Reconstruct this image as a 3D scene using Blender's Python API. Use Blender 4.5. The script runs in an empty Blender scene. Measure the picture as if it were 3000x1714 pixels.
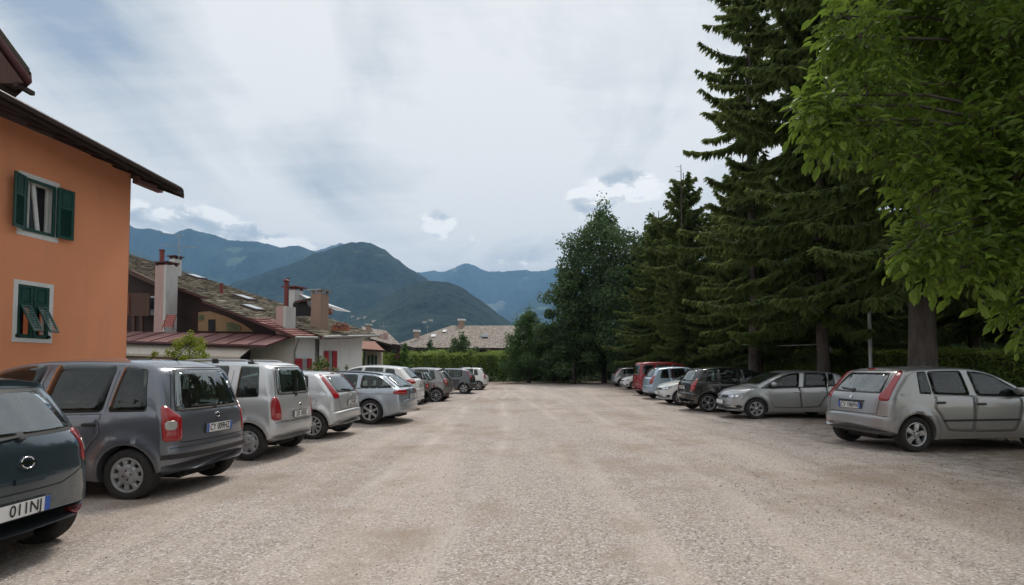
import bpy, bmesh, math, random
import numpy as np
from mathutils import Vector, Matrix
from mathutils.bvhtree import BVHTree
scene = bpy.context.scene
COL = scene.collection
R = math.radians
EYE = 1.53
F = 1600.0
TH = math.atan(0.04)

def ray(px, py):
    u = (px - 1500) / F; v = (1010 - py) / F
    return Vector((u, math.cos(TH) - v * math.sin(TH), math.sin(TH) + v * math.cos(TH)))
def P(px, py, Y):
    d = ray(px, py)
    return Vector((0, 0, EYE)) + d * (Y / d.y)
def PG(px, py, z=0.0):
    d = ray(px, py)
    return Vector((0, 0, EYE)) + d * ((z - EYE) / d.z)
def PW(px, py, o, n):
    # point of a sight line on a plane through o with normal n
    d = ray(px, py); e = Vector((0, 0, EYE))
    return e + d * ((Vector(o) - e).dot(n) / d.dot(n))

# ------------------------------------------------------------------ materials
def mat(name):
    m = bpy.data.materials.new(name); m.use_nodes = True
    nt = m.node_tree; nt.nodes.clear()
    out = nt.nodes.new('ShaderNodeOutputMaterial')
    return m, nt, out
def N(nt, typ, **kw):
    n = nt.nodes.new(typ)
    for k, v in kw.items():
        if k in n.inputs.keys() if hasattr(n.inputs, 'keys') else False: n.inputs[k].default_value = v
        else: setattr(n, k, v)
    return n
def L(nt, a, b): nt.links.new(a, b)
def ramp(nt, fac, stops, interp='LINEAR'):
    r = nt.nodes.new('ShaderNodeValToRGB'); r.color_ramp.interpolation = interp
    e = r.color_ramp.elements
    while len(e) < len(stops): e.new(0.5)
    for i, (p, c) in enumerate(stops):
        e[i].position = p; e[i].color = (c[0], c[1], c[2], 1) if len(c) == 3 else c
    L(nt, fac, r.inputs[0]); return r.outputs[0]
def mixc(nt, fac, a, b, mode='MIX'):
    m = nt.nodes.new('ShaderNodeMix'); m.data_type = 'RGBA'; m.blend_type = mode
    if isinstance(fac, (int, float)): m.inputs[0].default_value = fac
    else: L(nt, fac, m.inputs[0])
    for i, c in ((6, a), (7, b)):
        if isinstance(c, (tuple, list)): m.inputs[i].default_value = (c[0], c[1], c[2], 1)
        else: L(nt, c, m.inputs[i])
    return m.outputs[2]
def mth(nt, op, a, b=None, c=None, clamp=False):
    m = nt.nodes.new('ShaderNodeMath'); m.operation = op; m.use_clamp = clamp
    for i, v in enumerate((a, b, c)):
        if v is None: continue
        if isinstance(v, (int, float)): m.inputs[i].default_value = v
        else: L(nt, v, m.inputs[i])
    return m.outputs[0]
def noise(nt, scale, detail=4, rough=0.55, vec=None, dist=0.0):
    n = nt.nodes.new('ShaderNodeTexNoise'); n.inputs['Scale'].default_value = scale
    n.inputs['Detail'].default_value = detail; n.inputs['Roughness'].default_value = rough
    n.inputs['Distortion'].default_value = dist
    if vec is not None: L(nt, vec, n.inputs['Vector'])
    return n.outputs['Fac']
def objco(nt, scale=(1, 1, 1), rot=(0, 0, 0), kind='Object'):
    t = nt.nodes.new('ShaderNodeTexCoord'); m = nt.nodes.new('ShaderNodeMapping')
    m.inputs['Scale'].default_value = scale; m.inputs['Rotation'].default_value = rot
    L(nt, t.outputs[kind], m.inputs['Vector']); return m.outputs[0]
def geopos(nt, scale=(1, 1, 1), rot=(0, 0, 0)):
    t = nt.nodes.new('ShaderNodeNewGeometry'); m = nt.nodes.new('ShaderNodeMapping')
    m.inputs['Scale'].default_value = scale; m.inputs['Rotation'].default_value = rot
    L(nt, t.outputs['Position'], m.inputs['Vector']); return m.outputs[0]
def bsdf(nt, out, color, rough=0.6, metal=0.0, coat=0.0, bump=None, bstr=0.3, bdist=0.02, spec=0.5, ior=None, emis=None):
    b = nt.nodes.new('ShaderNodeBsdfPrincipled')
    if isinstance(color, (tuple, list)): b.inputs['Base Color'].default_value = (*color[:3], 1)
    else: L(nt, color, b.inputs['Base Color'])
    if isinstance(rough, (int, float)): b.inputs['Roughness'].default_value = rough
    else: L(nt, rough, b.inputs['Roughness'])
    b.inputs['Metallic'].default_value = metal
    b.inputs['Coat Weight'].default_value = coat; b.inputs['Coat Roughness'].default_value = 0.03
    b.inputs['Specular IOR Level'].default_value = spec
    if ior: b.inputs['IOR'].default_value = ior
    if bump is not None:
        bn = nt.nodes.new('ShaderNodeBump'); bn.inputs['Strength'].default_value = bstr
        bn.inputs['Distance'].default_value = bdist
        L(nt, bump, bn.inputs['Height']); L(nt, bn.outputs[0], b.inputs['Normal'])
    L(nt, b.outputs[0], out.inputs[0]); return b
_simple = {}
def simple(name, color, rough=0.6, metal=0.0, coat=0.0, var=0.12, scale=6.0, bstr=0.1, spec=0.5, ior=None):
    if name in _simple: return _simple[name]
    m, nt, out = mat(name)
    co = objco(nt)
    n = noise(nt, scale, 5, 0.6, co)
    lo = tuple(c * (1 - var) for c in color); hi = tuple(min(1, c * (1 + var)) for c in color)
    c = ramp(nt, n, [(0.3, lo), (0.7, hi)])
    bsdf(nt, out, c, rough, metal, coat, bump=n if bstr else None, bstr=bstr, spec=spec, ior=ior)
    _simple[name] = m; return m
def paint(name, color, metal=0.5, rough=0.32, dirt=0.25):
    if name in _simple: return _simple[name]
    m, nt, out = mat(name)
    co = objco(nt)
    fl = noise(nt, 900, 1, 0.5, co)
    c = mixc(nt, mth(nt, 'MULTIPLY', fl, 0.25), color, tuple(min(1, x * 1.5 + .02) for x in color))
    # road dust gathered low on the panels
    geo = nt.nodes.new('ShaderNodeSeparateXYZ'); L(nt, co, geo.inputs[0])
    low = nt.nodes.new('ShaderNodeMapRange'); low.inputs[1].default_value = 0.75; low.inputs[2].default_value = 0.15
    L(nt, geo.outputs[2], low.inputs[0])
    dn = noise(nt, 5, 6, 0.65, co)
    d = mth(nt, 'MULTIPLY', mth(nt, 'MULTIPLY', low.outputs[0], dn), dirt * 1.6, clamp=True)
    d2 = mth(nt, 'ADD', d, mth(nt, 'MULTIPLY', dn, 0.05), clamp=True)
    c2 = mixc(nt, d2, c, (0.30, 0.25, 0.20))
    r = mth(nt, 'ADD', mth(nt, 'MULTIPLY', d2, 0.6), rough, clamp=True)
    b = bsdf(nt, out, c2, r, metal, 1.0)
    b.inputs['Coat Roughness'].default_value = 0.06
    _simple[name] = m; return m

# ------------------------------------------------------------------ objects
def link(name, me, parent=None, mats=()):
    o = bpy.data.objects.new(name, me); COL.objects.link(o)
    if parent is not None: o.parent = parent
    if me is not None:
        for m in mats:
            me.materials.append(m)
    return o
def tag(o, label, cat=None, group=None):
    if label: o['label'] = label
    if cat: o['category'] = cat
    if group: o['group'] = group
    return o
def struct(o): o['kind'] = 'structure'; return o
def empty(name, loc, rz, label, cat, group=None):
    o = bpy.data.objects.new(name, None); COL.objects.link(o)
    o.location = loc; o.rotation_euler = (0, 0, rz); o.empty_display_size = 0.3
    return tag(o, label, cat, group)
def from_np(name, V, Fc, smooth=False, midx=None):
    """V (n,3), Fc (m,k) arrays -> mesh"""
    V = np.asarray(V, np.float32); Fc = np.asarray(Fc, np.int32)
    me = bpy.data.meshes.new(name)
    k = Fc.shape[1]; m = Fc.shape[0]
    me.vertices.add(len(V)); me.vertices.foreach_set('co', V.ravel())
    me.loops.add(m * k); me.loops.foreach_set('vertex_index', Fc.ravel())
    me.polygons.add(m)
    me.polygons.foreach_set('loop_start', np.arange(0, m * k, k, dtype=np.int32))
    if midx is not None: me.polygons.foreach_set('material_index', np.asarray(midx, np.int32))
    me.polygons.foreach_set('use_smooth', np.full(m, smooth))
    me.update(calc_edges=True); me.validate()
    return me
class MB:
    """collects verts/faces with material indices; one mesh object per build"""
    def __init__(s): s.v = []; s.f = []; s.m = []; s.sm = []
    def add(s, vs, fs, mi=0, sm=False):
        b = len(s.v); s.v += [tuple(v) for v in vs]
        for f in fs: s.f.append(tuple(i + b for i in f)); s.m.append(mi); s.sm.append(sm)
    def box(s, x0, x1, y0, y1, z0, z1, mi=0, M=None):
        vs = [Vector((x, y, z)) for z in (z0, z1) for y in (y0, y1) for x in (x0, x1)]
        if M is not None: vs = [M @ v for v in vs]
        s.add(vs, [(0, 2, 3, 1), (4, 5, 7, 6), (0, 1, 5, 4), (2, 6, 7, 3), (0, 4, 6, 2), (1, 3, 7, 5)], mi)
    def slab(s, poly, d, mi=0):
        """polygon (3D points) extruded by vector d"""
        n = len(poly); d = Vector(d); a = [Vector(p) for p in poly]; b = [p + d for p in a]
        s.add(a + b, [tuple(range(n)), tuple(range(2 * n - 1, n - 1, -1))] + [(i, (i + n), (i + 1) % n + n, (i + 1) % n) for i in range(n)], mi)
    def tube(s, pts, rad, seg=8, mi=0, sm=True, cap=True):
        pts = [Vector(p) for p in pts]; rs = rad if isinstance(rad, (list, tuple)) else [rad] * len(pts)
        vs = []; fs = []
        for i, p in enumerate(pts):
            t = (pts[min(i + 1, len(pts) - 1)] - pts[max(i - 1, 0)]).normalized()
            a = t.cross(Vector((0, 0, 1)))
            if a.length < 1e-3: a = t.cross(Vector((0, 1, 0)))
            a.normalize(); b = t.cross(a)
            for k in range(seg):
                q = 2 * math.pi * k / seg
                vs.append(p + (a * math.cos(q) + b * math.sin(q)) * rs[i])
        for i in range(len(pts) - 1):
            for k in range(seg):
                k2 = (k + 1) % seg
                fs.append((i * seg + k, i * seg + k2, (i + 1) * seg + k2, (i + 1) * seg + k))
        s.add(vs, fs, mi, sm)
        if cap: s.add(vs[:seg], [tuple(range(seg))[::-1]], mi); s.add(vs[-seg:], [tuple(range(seg))], mi)
    def lathe(s, prof, axis='y', seg=32, mi=0, sm=True, M=None):
        vs = []; fs = []
        for r, h in prof:
            for k in range(seg):
                q = 2 * math.pi * k / seg
                v = Vector((r * math.cos(q), h, r * math.sin(q))) if axis == 'y' else Vector((r * math.cos(q), r * math.sin(q), h))
                vs.append(M @ v if M is not None else v)
        for i in range(len(prof) - 1):
            for k in range(seg):
                k2 = (k + 1) % seg
                fs.append((i * seg + k, i * seg + k2, (i + 1) * seg + k2, (i + 1) * seg + k))
        s.add(vs, fs, mi, sm)
    def mesh(s, name):
        me = bpy.data.meshes.new(name); me.from_pydata(s.v, [], s.f); me.update()
        me.polygons.foreach_set('material_index', s.m); me.polygons.foreach_set('use_smooth', s.sm)
        bm = bmesh.new(); bm.from_mesh(me)
        bmesh.ops.recalc_face_normals(bm, faces=bm.faces); bm.to_mesh(me); bm.free()
        return me
    def build(s, name, mats, parent=None):
        me = s.mesh(name)
        return link(name, me, parent, mats if isinstance(mats, (list, tuple)) else [mats])
_font_cache = {}
def text_mesh(s, size):
    k = (s, size)
    if k in _font_cache: return _font_cache[k]
    c = bpy.data.curves.new('lettering', 'FONT'); c.body = s; c.size = size
    c.align_x = 'CENTER'; c.align_y = 'CENTER'; c.offset = 0.0015 * size / 0.1
    o = bpy.data.objects.new('lettering', c); COL.objects.link(o)
    dg = bpy.context.evaluated_depsgraph_get(); dg.update()
    me = bpy.data.meshes.new_from_object(o.evaluated_get(dg))
    bpy.data.objects.remove(o); _font_cache[k] = me
    return me

# ------------------------------------------------------------------ camera
cam = bpy.data.cameras.new('camera'); co_ = bpy.data.objects.new('camera', cam); COL.objects.link(co_)
co_.location = (0, 0, EYE); co_.rotation_euler = (R(90) + TH, 0, 0)
cam.sensor_width = 36; cam.lens = F / 3000 * 36; cam.shift_y = (1010 - 857) / 3000
cam.clip_start = 0.1; cam.clip_end = 60000
scene.camera = co_
scene.view_settings.view_transform = 'Standard'
try: scene.view_settings.look = 'None'
except Exception: pass
scene.view_settings.exposure = 0.12; scene.view_settings.gamma = 1.0
scene.cycles.max_bounces = 8; scene.cycles.transparent_max_bounces = 16; scene.cycles.volume_bounces = 0
scene.cycles.diffuse_bounces = 3; scene.cycles.glossy_bounces = 3

# ------------------------------------------------------------------ world: sky with clouds
SUN_EL = 58; SUN_AZ = 17           # azimuth measured from +Y towards +X
w = bpy.data.worlds.new('World'); scene.world = w; w.use_nodes = True
nt = w.node_tree; nt.nodes.clear()
wo = nt.nodes.new('ShaderNodeOutputWorld')
sky = nt.nodes.new('ShaderNodeTexSky'); sky.sky_type = 'NISHITA'; sky.sun_disc = False
sky.sun_elevation = R(SUN_EL); sky.sun_rotation = R(SUN_AZ); sky.air_density = 1.2; sky.dust_density = 1.5
bg1 = nt.nodes.new('ShaderNodeBackground'); bg1.inputs[1].default_value = 0.10
L(nt, sky.outputs[0], bg1.inputs[0])
tc = nt.nodes.new('ShaderNodeTexCoord')
sp = nt.nodes.new('ShaderNodeSeparateXYZ'); L(nt, tc.outputs['Generated'], sp.inputs[0])
# high thin cloud: sky direction projected on a flat layer, so streaks run to the horizon
zz = mth(nt, 'ADD', mth(nt, 'MAXIMUM', sp.outputs[2], 0.0), 0.16)
cx = mth(nt, 'DIVIDE', sp.outputs[0], zz); cy = mth(nt, 'DIVIDE', sp.outputs[1], zz)
cb = nt.nodes.new('ShaderNodeCombineXYZ'); L(nt, cx, cb.inputs[0]); L(nt, cy, cb.inputs[1])
mp = nt.nodes.new('ShaderNodeMapping'); L(nt, cb.outputs[0], mp.inputs[0])
mp.inputs['Rotation'].default_value = (0, 0, R(32)); mp.inputs['Scale'].default_value = (0.95, 0.42, 1)
mp.inputs['Location'].default_value = (3.1, 1.4, 0)
n1 = noise(nt, 1.9, 10, 0.56, mp.outputs[0], 0.7)
mp2 = nt.nodes.new('ShaderNodeMapping'); L(nt, cb.outputs[0], mp2.inputs[0])
mp2.inputs['Rotation'].default_value = (0, 0, R(-38)); mp2.inputs['Scale'].default_value = (0.30, 1.5, 1)
n2 = noise(nt, 3.4, 10, 0.64, mp2.outputs[0], 1.2)
def blob(px, py, sx, sy):
    """soft spot in the sky around one compass bearing and height"""
    d = ray(px, py).normalized()
    az = math.atan2(d.x, d.y); el = math.asin(d.z)
    a = mth(nt, 'ARCTAN2', sp.outputs[0], sp.outputs[1]); e = mth(nt, 'ARCSINE', sp.outputs[2])
    da = mth(nt, 'DIVIDE', mth(nt, 'SUBTRACT', a, az), sx); de = mth(nt, 'DIVIDE', mth(nt, 'SUBTRACT', e, el), sy)
    r2 = mth(nt, 'ADD', mth(nt, 'MULTIPLY', da, da), mth(nt, 'MULTIPLY', de, de))
    return mth(nt, 'EXPONENT', mth(nt, 'MULTIPLY', r2, -1.0))
fac = mth(nt, 'ADD', mth(nt, 'MULTIPLY', n1, 1.5), mth(nt, 'ADD', mth(nt, 'MULTIPLY', n2, 0.42), -0.09))
for px, py, sx, sy, k in ((60, 60, .14, .09, -.30), (300, 330, .22, .18, -.06), (720, 260, .09, .30, .22), (760, 560, .16, .07, .08), (1000, 520, .20, .05, -.20),
                          (1560, 330, .20, .20, .20), (1800, 60, .3, .2, .16), (1680, 560, .16, .07, .12), (1320, 640, .2, .06, .12), (200, 800, .4, .12, .08)):
    fac = mth(nt, 'ADD', fac, mth(nt, 'MULTIPLY', blob(px, py, sx, sy), k))
dens = ramp(nt, fac, [(0.44, (0.80,) * 3), (0.60, (0.94,) * 3), (0.80, (0.99,) * 3)])
ccol = ramp(nt, fac, [(0.44, (0.42, 0.475, 0.55)), (0.58, (0.60, 0.635, 0.67)), (0.74, (0.77, 0.785, 0.79)), (0.98, (0.95, 0.945, 0.93))])
# low cumulus heaps near the horizon
mp3 = nt.nodes.new('ShaderNodeMapping'); L(nt, tc.outputs['Generated'], mp3.inputs[0])
mp3.inputs['Scale'].default_value = (1, 1, 1.9)
n3 = noise(nt, 9, 9, 0.62, mp3.outputs[0], 0.35)
n3s = noise(nt, 9, 9, 0.62, None, 0.35)
mp4 = nt.nodes.new('ShaderNodeMapping'); L(nt, tc.outputs['Generated'], mp4.inputs[0])
mp4.inputs['Scale'].default_value = (1, 1, 1.9); mp4.inputs['Location'].default_value = (0.006, 0, 0.045)
L(nt, mp4.outputs[0], n3s.node.inputs['Vector'])
hz = None
for px, py, sx, sy, k in ((520, 655, .11, .040, 1.0), (680, 690, .14, .030, 1.0), (800, 715, .10, .02, .8), (1285, 655, .038, .034, .95), (1390, 700, .03, .03, .55), (1830, 540, .085, .04, .9), (1740, 590, .06, .035, .9), (1500, 355, .028, .024, .30), (1390, 412, .03, .02, .28),
                       (1550, 760, .2, .02, .6), (2900, 600, .4, .05, .8), (-400, 600, .4, .06, .8)):
    t_ = mth(nt, 'MULTIPLY', blob(px, py, sx, sy), k)
    hz = t_ if hz is None else mth(nt, 'MAXIMUM', hz, t_)
cu = mth(nt, 'ADD', mth(nt, 'MULTIPLY', hz, 0.60), mth(nt, 'MULTIPLY', n3, 1.0))
cum = ramp(nt, cu, [(0.80, (0,) * 3), (0.885, (1,) * 3)])
shade = mth(nt, 'ADD', mth(nt, 'MULTIPLY', mth(nt, 'SUBTRACT', n3, n3s), 3.0), 0.5, clamp=True)
cumc = ramp(nt, shade, [(0.15, (0.55, 0.60, 0.65)), (0.42, (0.80, 0.815, 0.82)), (0.58, (1.15, 1.13, 1.1))])
allc = mixc(nt, cum, ccol, cumc)
allf = mth(nt, 'MAXIMUM', dens, cum)
# below the horizon: dull ground tone
bg2 = nt.nodes.new('ShaderNodeBackground'); bg2.inputs[1].default_value = 1.55
hzn = mth(nt, 'EXPONENT', mth(nt, 'MULTIPLY', mth(nt, 'MAXIMUM', sp.outputs[2], 0.0), -6.0))     # low sky painted brighter and warmer to make up for the haze dimming it
L(nt, mth(nt, 'ADD', mth(nt, 'MULTIPLY', hzn, 0.70), 0.99), bg2.inputs[1])
L(nt, mixc(nt, hzn, allc, mixc(nt, 1.0, allc, (1.12, 1.0, .86), 'MULTIPLY')), bg2.inputs[0])
mx = nt.nodes.new('ShaderNodeMixShader'); L(nt, allf, mx.inputs[0]); L(nt, bg1.outputs[0], mx.inputs[1]); L(nt, bg2.outputs[0], mx.inputs[2])
L(nt, mx.outputs[0], wo.inputs[0])

sl = bpy.data.lights.new('sun', 'SUN'); sl.energy = 2.2; sl.angle = R(15); sl.color = (1, 0.95, 0.87)
so = bpy.data.objects.new('sun', sl); COL.objects.link(so)
sd = Vector((math.sin(R(SUN_AZ)) * math.cos(R(SUN_EL)), math.cos(R(SUN_AZ)) * math.cos(R(SUN_EL)), math.sin(R(SUN_EL))))
so.rotation_euler = sd.to_track_quat('Z', 'Y').to_euler()
so.location = (0, 0, 60)
# ------------------------------------------------------------------ ground
rng = np.random.default_rng(5)
m, nt, out = mat('meadow')
g = geopos(nt)
c = ramp(nt, noise(nt, 0.004, 8, 0.6, g), [(0.35, (0.035, 0.055, 0.022)), (0.6, (0.07, 0.09, 0.03))])
bsdf(nt, out, c, 0.9)
MEADOW = m
vs = []; N_ = 24
mb = MB(); mb.box(-10400, 10400, -1400, 10400, -1.2, -1.0)
struct(mb.build('ground', MEADOW))

def gravel_material():
    m, nt, out = mat('gravel')
    g = geopos(nt)
    big = noise(nt, 0.22, 5, 0.6, g)
    mid = noise(nt, 1.4, 6, 0.65, g)
    trk = noise(nt, 1.0, 5, 0.6, geopos(nt, (1.3, 0.09, 1), (0, 0, R(-7))), 0.6)
    v1 = nt.nodes.new('ShaderNodeTexVoronoi'); v1.inputs['Scale'].default_value = 62; L(nt, g, v1.inputs['Vector'])
    v2 = nt.nodes.new('ShaderNodeTexVoronoi'); v2.inputs['Scale'].default_value = 150; L(nt, g, v2.inputs['Vector'])
    sp1 = nt.nodes.new('ShaderNodeSeparateColor'); L(nt, v1.outputs['Color'], sp1.inputs[0])
    sp2 = nt.nodes.new('ShaderNodeSeparateColor'); L(nt, v2.outputs['Color'], sp2.inputs[0])
    st1 = ramp(nt, sp1.outputs[0], [(0.0, (0.16, 0.135, 0.115)), (0.12, (0.30, 0.255, 0.22)), (0.5, (0.42, 0.36, 0.31)), (0.85, (0.52, 0.47, 0.43)), (1, (0.74, 0.70, 0.66))])
    st2 = ramp(nt, sp2.outputs[1], [(0.0, (0.20, 0.165, 0.135)), (0.5, (0.40, 0.335, 0.275)), (1, (0.60, 0.53, 0.46))])
    sand = ramp(nt, mid, [(0.3, (0.36, 0.285, 0.215)), (0.7, (0.50, 0.415, 0.33))])
    fine = mixc(nt, 0.6, sand, st2)
    cover = mth(nt, 'MULTIPLY', mth(nt, 'SUBTRACT', mth(nt, 'ADD', mid, mth(nt, 'MULTIPLY', big, 0.7)), 0.62), 3.2, clamp=True)
    cover = mth(nt, 'MINIMUM', mth(nt, 'ADD', cover, 0.25), 0.85)
    c = mixc(nt, cover, fine, st1)
    # patches scraped to pale dust by tyres, and damp darker patches
    c = mixc(nt, ramp(nt, trk, [(0.47, (0,) * 3), (0.66, (0.5,) * 3)]), c, (0.60, 0.51, 0.43))
    c = mixc(nt, ramp(nt, mth(nt, 'ADD', mth(nt, 'MULTIPLY', big, 0.7), mth(nt, 'MULTIPLY', mid, 0.3)), [(0.34, (0.7,) * 3), (0.50, (0,) * 3)]), c, (0.27, 0.20, 0.145), 'MIX')
    # pairs of wheel tracks curving up the lot
    sxy = nt.nodes.new('ShaderNodeSeparateXYZ'); L(nt, g, sxy.inputs[0])
    for (c0, k1, amp, fr, col_, st_) in ((-1.9, .045, .5, .16, (.62, .555, .49), .55), (1.6, -.02, .7, .11, (.60, .53, .47), .5), (4.1, .07, .9, .2, (.30, .235, .18), .4), (-3.3, .02, .4, .3, (.31, .245, .19), .35)):
        sn = mth(nt, 'MULTIPLY', mth(nt, 'SINE', mth(nt, 'MULTIPLY', sxy.outputs[1], fr)), amp)
        xx = mth(nt, 'SUBTRACT', mth(nt, 'SUBTRACT', sxy.outputs[0], mth(nt, 'MULTIPLY', sxy.outputs[1], k1)), mth(nt, 'ADD', sn, c0))
        dd = mth(nt, 'ABSOLUTE', mth(nt, 'SUBTRACT', mth(nt, 'ABSOLUTE', xx), .72))
        bd = mth(nt, 'SUBTRACT', 1.0, mth(nt, 'DIVIDE', mth(nt, 'ADD', dd, mth(nt, 'MULTIPLY', mid, .22)), .30), clamp=True)
        gate_ = ramp(nt, noise(nt, .35, 3, .5, g), [(.42, (0,) * 3), (.6, (1,) * 3)])
        c = mixc(nt, mth(nt, 'MULTIPLY', mth(nt, 'MULTIPLY', bd, st_ * 1.6), gate_, clamp=True), c, col_)
    # needle litter and earth under the trees on the east side and at the far end
    sx = nt.nodes.new('ShaderNodeSeparateXYZ'); L(nt, geopos(nt), sx.inputs[0])
    e1 = nt.nodes.new('ShaderNodeMapRange'); e1.inputs[1].default_value = 4.5; e1.inputs[2].default_value = 11; L(nt, sx.outputs[0], e1.inputs[0])
    e2 = nt.nodes.new('ShaderNodeMapRange'); e2.inputs[1].default_value = 38; e2.inputs[2].default_value = 58; L(nt, sx.outputs[1], e2.inputs[0])
    lit = mth(nt, 'MAXIMUM', e1.outputs[0], e2.outputs[0])
    ln = noise(nt, 3.5, 7, 0.7, g)
    lf = mth(nt, 'MULTIPLY', mth(nt, 'SUBTRACT', mth(nt, 'ADD', ln, mth(nt, 'MULTIPLY', lit, 0.52)), 0.62), 4, clamp=True)
    c = mixc(nt, mth(nt, 'MULTIPLY', lf, 0.75), c, (0.16, 0.115, 0.08))
    c = mixc(nt, 1.0, c, (1.03, 1.02, 1.045), 'MULTIPLY')
    h = mth(nt, 'ADD', mth(nt, 'MULTIPLY', v1.outputs['Distance'], -0.9), mth(nt, 'MULTIPLY', v2.outputs['Distance'], -0.35))
    h = mth(nt, 'ADD', h, mth(nt, 'MULTIPLY', mid, 1.2))
    bsdf(nt, out, c, 0.92, bump=h, bstr=0.5, bdist=0.02, spec=0.25)
    return m
GRAVEL = gravel_material()
# the lot: a gently uneven sheet
def hgt(x, y):
    return (0.022 * np.sin(x * 0.9 + 0.3 * y) * np.cos(y * 0.7) + 0.018 * np.sin(x * 2.1 - y * 1.3)) * np.clip((np.abs(x) + y) / 10, 0.2, 1)
xs = np.concatenate([np.linspace(-9.4, 16, 128)]); ys = np.concatenate([np.linspace(-6, 30, 150), np.linspace(31, 64, 40)])
X, Y = np.meshgrid(xs, ys); Z = hgt(X, Y) - 0.02
V = np.stack([X.ravel(), Y.ravel(), Z.ravel()], 1)
nx = len(xs); i, j = np.meshgrid(np.arange(nx - 1), np.arange(len(ys) - 1)); a = (j * nx + i).ravel()
me = from_np('gravel_lot', V, np.stack([a, a + 1, a + nx + 1, a + nx], 1), True)
struct(link('gravel_lot', me, None, [GRAVEL]))
# verge under trees behind the right-hand cars and round the back
mb = MB(); 
def sheet(x0, x1, y0, y1, z, n=20):
    xs = np.linspace(x0, x1, n); ys = np.linspace(y0, y1, n * 2); X, Y = np.meshgrid(xs, ys)
    Z = z + 0.03 * np.sin(X * 1.7) * np.cos(Y * 1.1)
    i, j = np.meshgrid(np.arange(n - 1), np.arange(2 * n - 1)); a = (j * n + i).ravel()
    return np.stack([X.ravel(), Y.ravel(), Z.ravel()], 1), np.stack([a, a + 1, a + n + 1, a + n], 1)
m, nt, out = mat('forest_floor')
g = geopos(nt)
c = ramp(nt, noise(nt, 2.5, 7, 0.7, g), [(0.3, (0.035, 0.028, 0.018)), (0.5, (0.07, 0.055, 0.035)), (0.62, (0.05, 0.07, 0.025))])
bsdf(nt, out, c, 0.95, bump=noise(nt, 14, 5, 0.7, g), bstr=0.8, bdist=0.05)
FLOOR = m
V1, F1 = sheet(11.0, 60, -6, 90, 0.05, 40); V2, F2 = sheet(-9, 30, 58.5, 100, 0.06, 40)
me = from_np('verge', np.concatenate([V1, V2]), np.concatenate([F1, F2 + len(V1)]), True)
struct(link('verge', me, None, [FLOOR]))
# litter of fallen leaves, twigs and pebbles
def litter(name, n, xr, yr, size, flat, label, cat, material, seed, xpow=1.0):
    r = np.random.default_rng(seed)
    u = r.random(n) ** xpow; x = xr[0] + (xr[1] - xr[0]) * u
    t = r.random(n); y = yr[0] * (yr[1] / yr[0]) ** t
    s = size * (0.5 + r.random(n) ** 2 * 1.4); a = r.random(n) * 6.28
    k = 5; V = []; Fc = []
    ang = np.linspace(0, 2 * np.pi, k, endpoint=False)
    base = hgt(x, y) - 0.02
    V = np.zeros((n, k + 1, 3))
    for q in range(k):
        rr = s * (0.65 + 0.5 * r.random(n)); ex = np.cos(ang[q]) * rr; ey = np.sin(ang[q]) * rr * (0.55 if flat else 0.8)
        V[:, q, 0] = x + ex * np.cos(a) - ey * np.sin(a); V[:, q, 1] = y + ex * np.sin(a) + ey * np.cos(a)
        V[:, q, 2] = base + (0.004 + r.random(n) * 0.012 if flat else 0.0)
    V[:, k, 0] = x; V[:, k, 1] = y; V[:, k, 2] = base + (0.012 if flat else s * 0.8)
    b = (np.arange(n) * (k + 1))[:, None]
    Fc = np.concatenate([np.stack([b[:, 0] + q, b[:, 0] + (q + 1) % k, b[:, 0] + k], 1) for q in range(k)])
    o = link(name, from_np(name, V.reshape(-1, 3), Fc), None, [material]); o['kind'] = 'stuff'
    return tag(o, label, cat)
def island_mat(name, stops, rough=0.8):
    m, nt, out = mat(name)
    gi = nt.nodes.new('ShaderNodeNewGeometry')
    c = ramp(nt, gi.outputs['Random Per Island'], stops)
    bsdf(nt, out, c, rough); return m
LEAFLIT = island_mat('dry_leaves', [(0, (0.09, 0.065, 0.045)), (0.5, (0.15, 0.10, 0.06)), (0.8, (0.20, 0.13, 0.06)), (1, (0.10, 0.11, 0.04))])
PEB = island_mat('pebbles', [(0, (0.12, 0.105, 0.095)), (0.4, (0.32, 0.28, 0.25)), (0.8, (0.52, 0.48, 0.45)), (1, (0.72, 0.69, 0.66))])
litter('fallen_leaves', 6500, (12, 2.6), (5.5, 40), 0.015, True, 'brown fallen leaves and twigs strewn over the shaded gravel', 'leaves', LEAFLIT, 3, 1.9)
litter('pebbles', 24000, (-8, 9), (2.2, 16), 0.0065, False, 'small pale stones lying loose on the gravel lot', 'gravel', PEB, 4)

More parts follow.
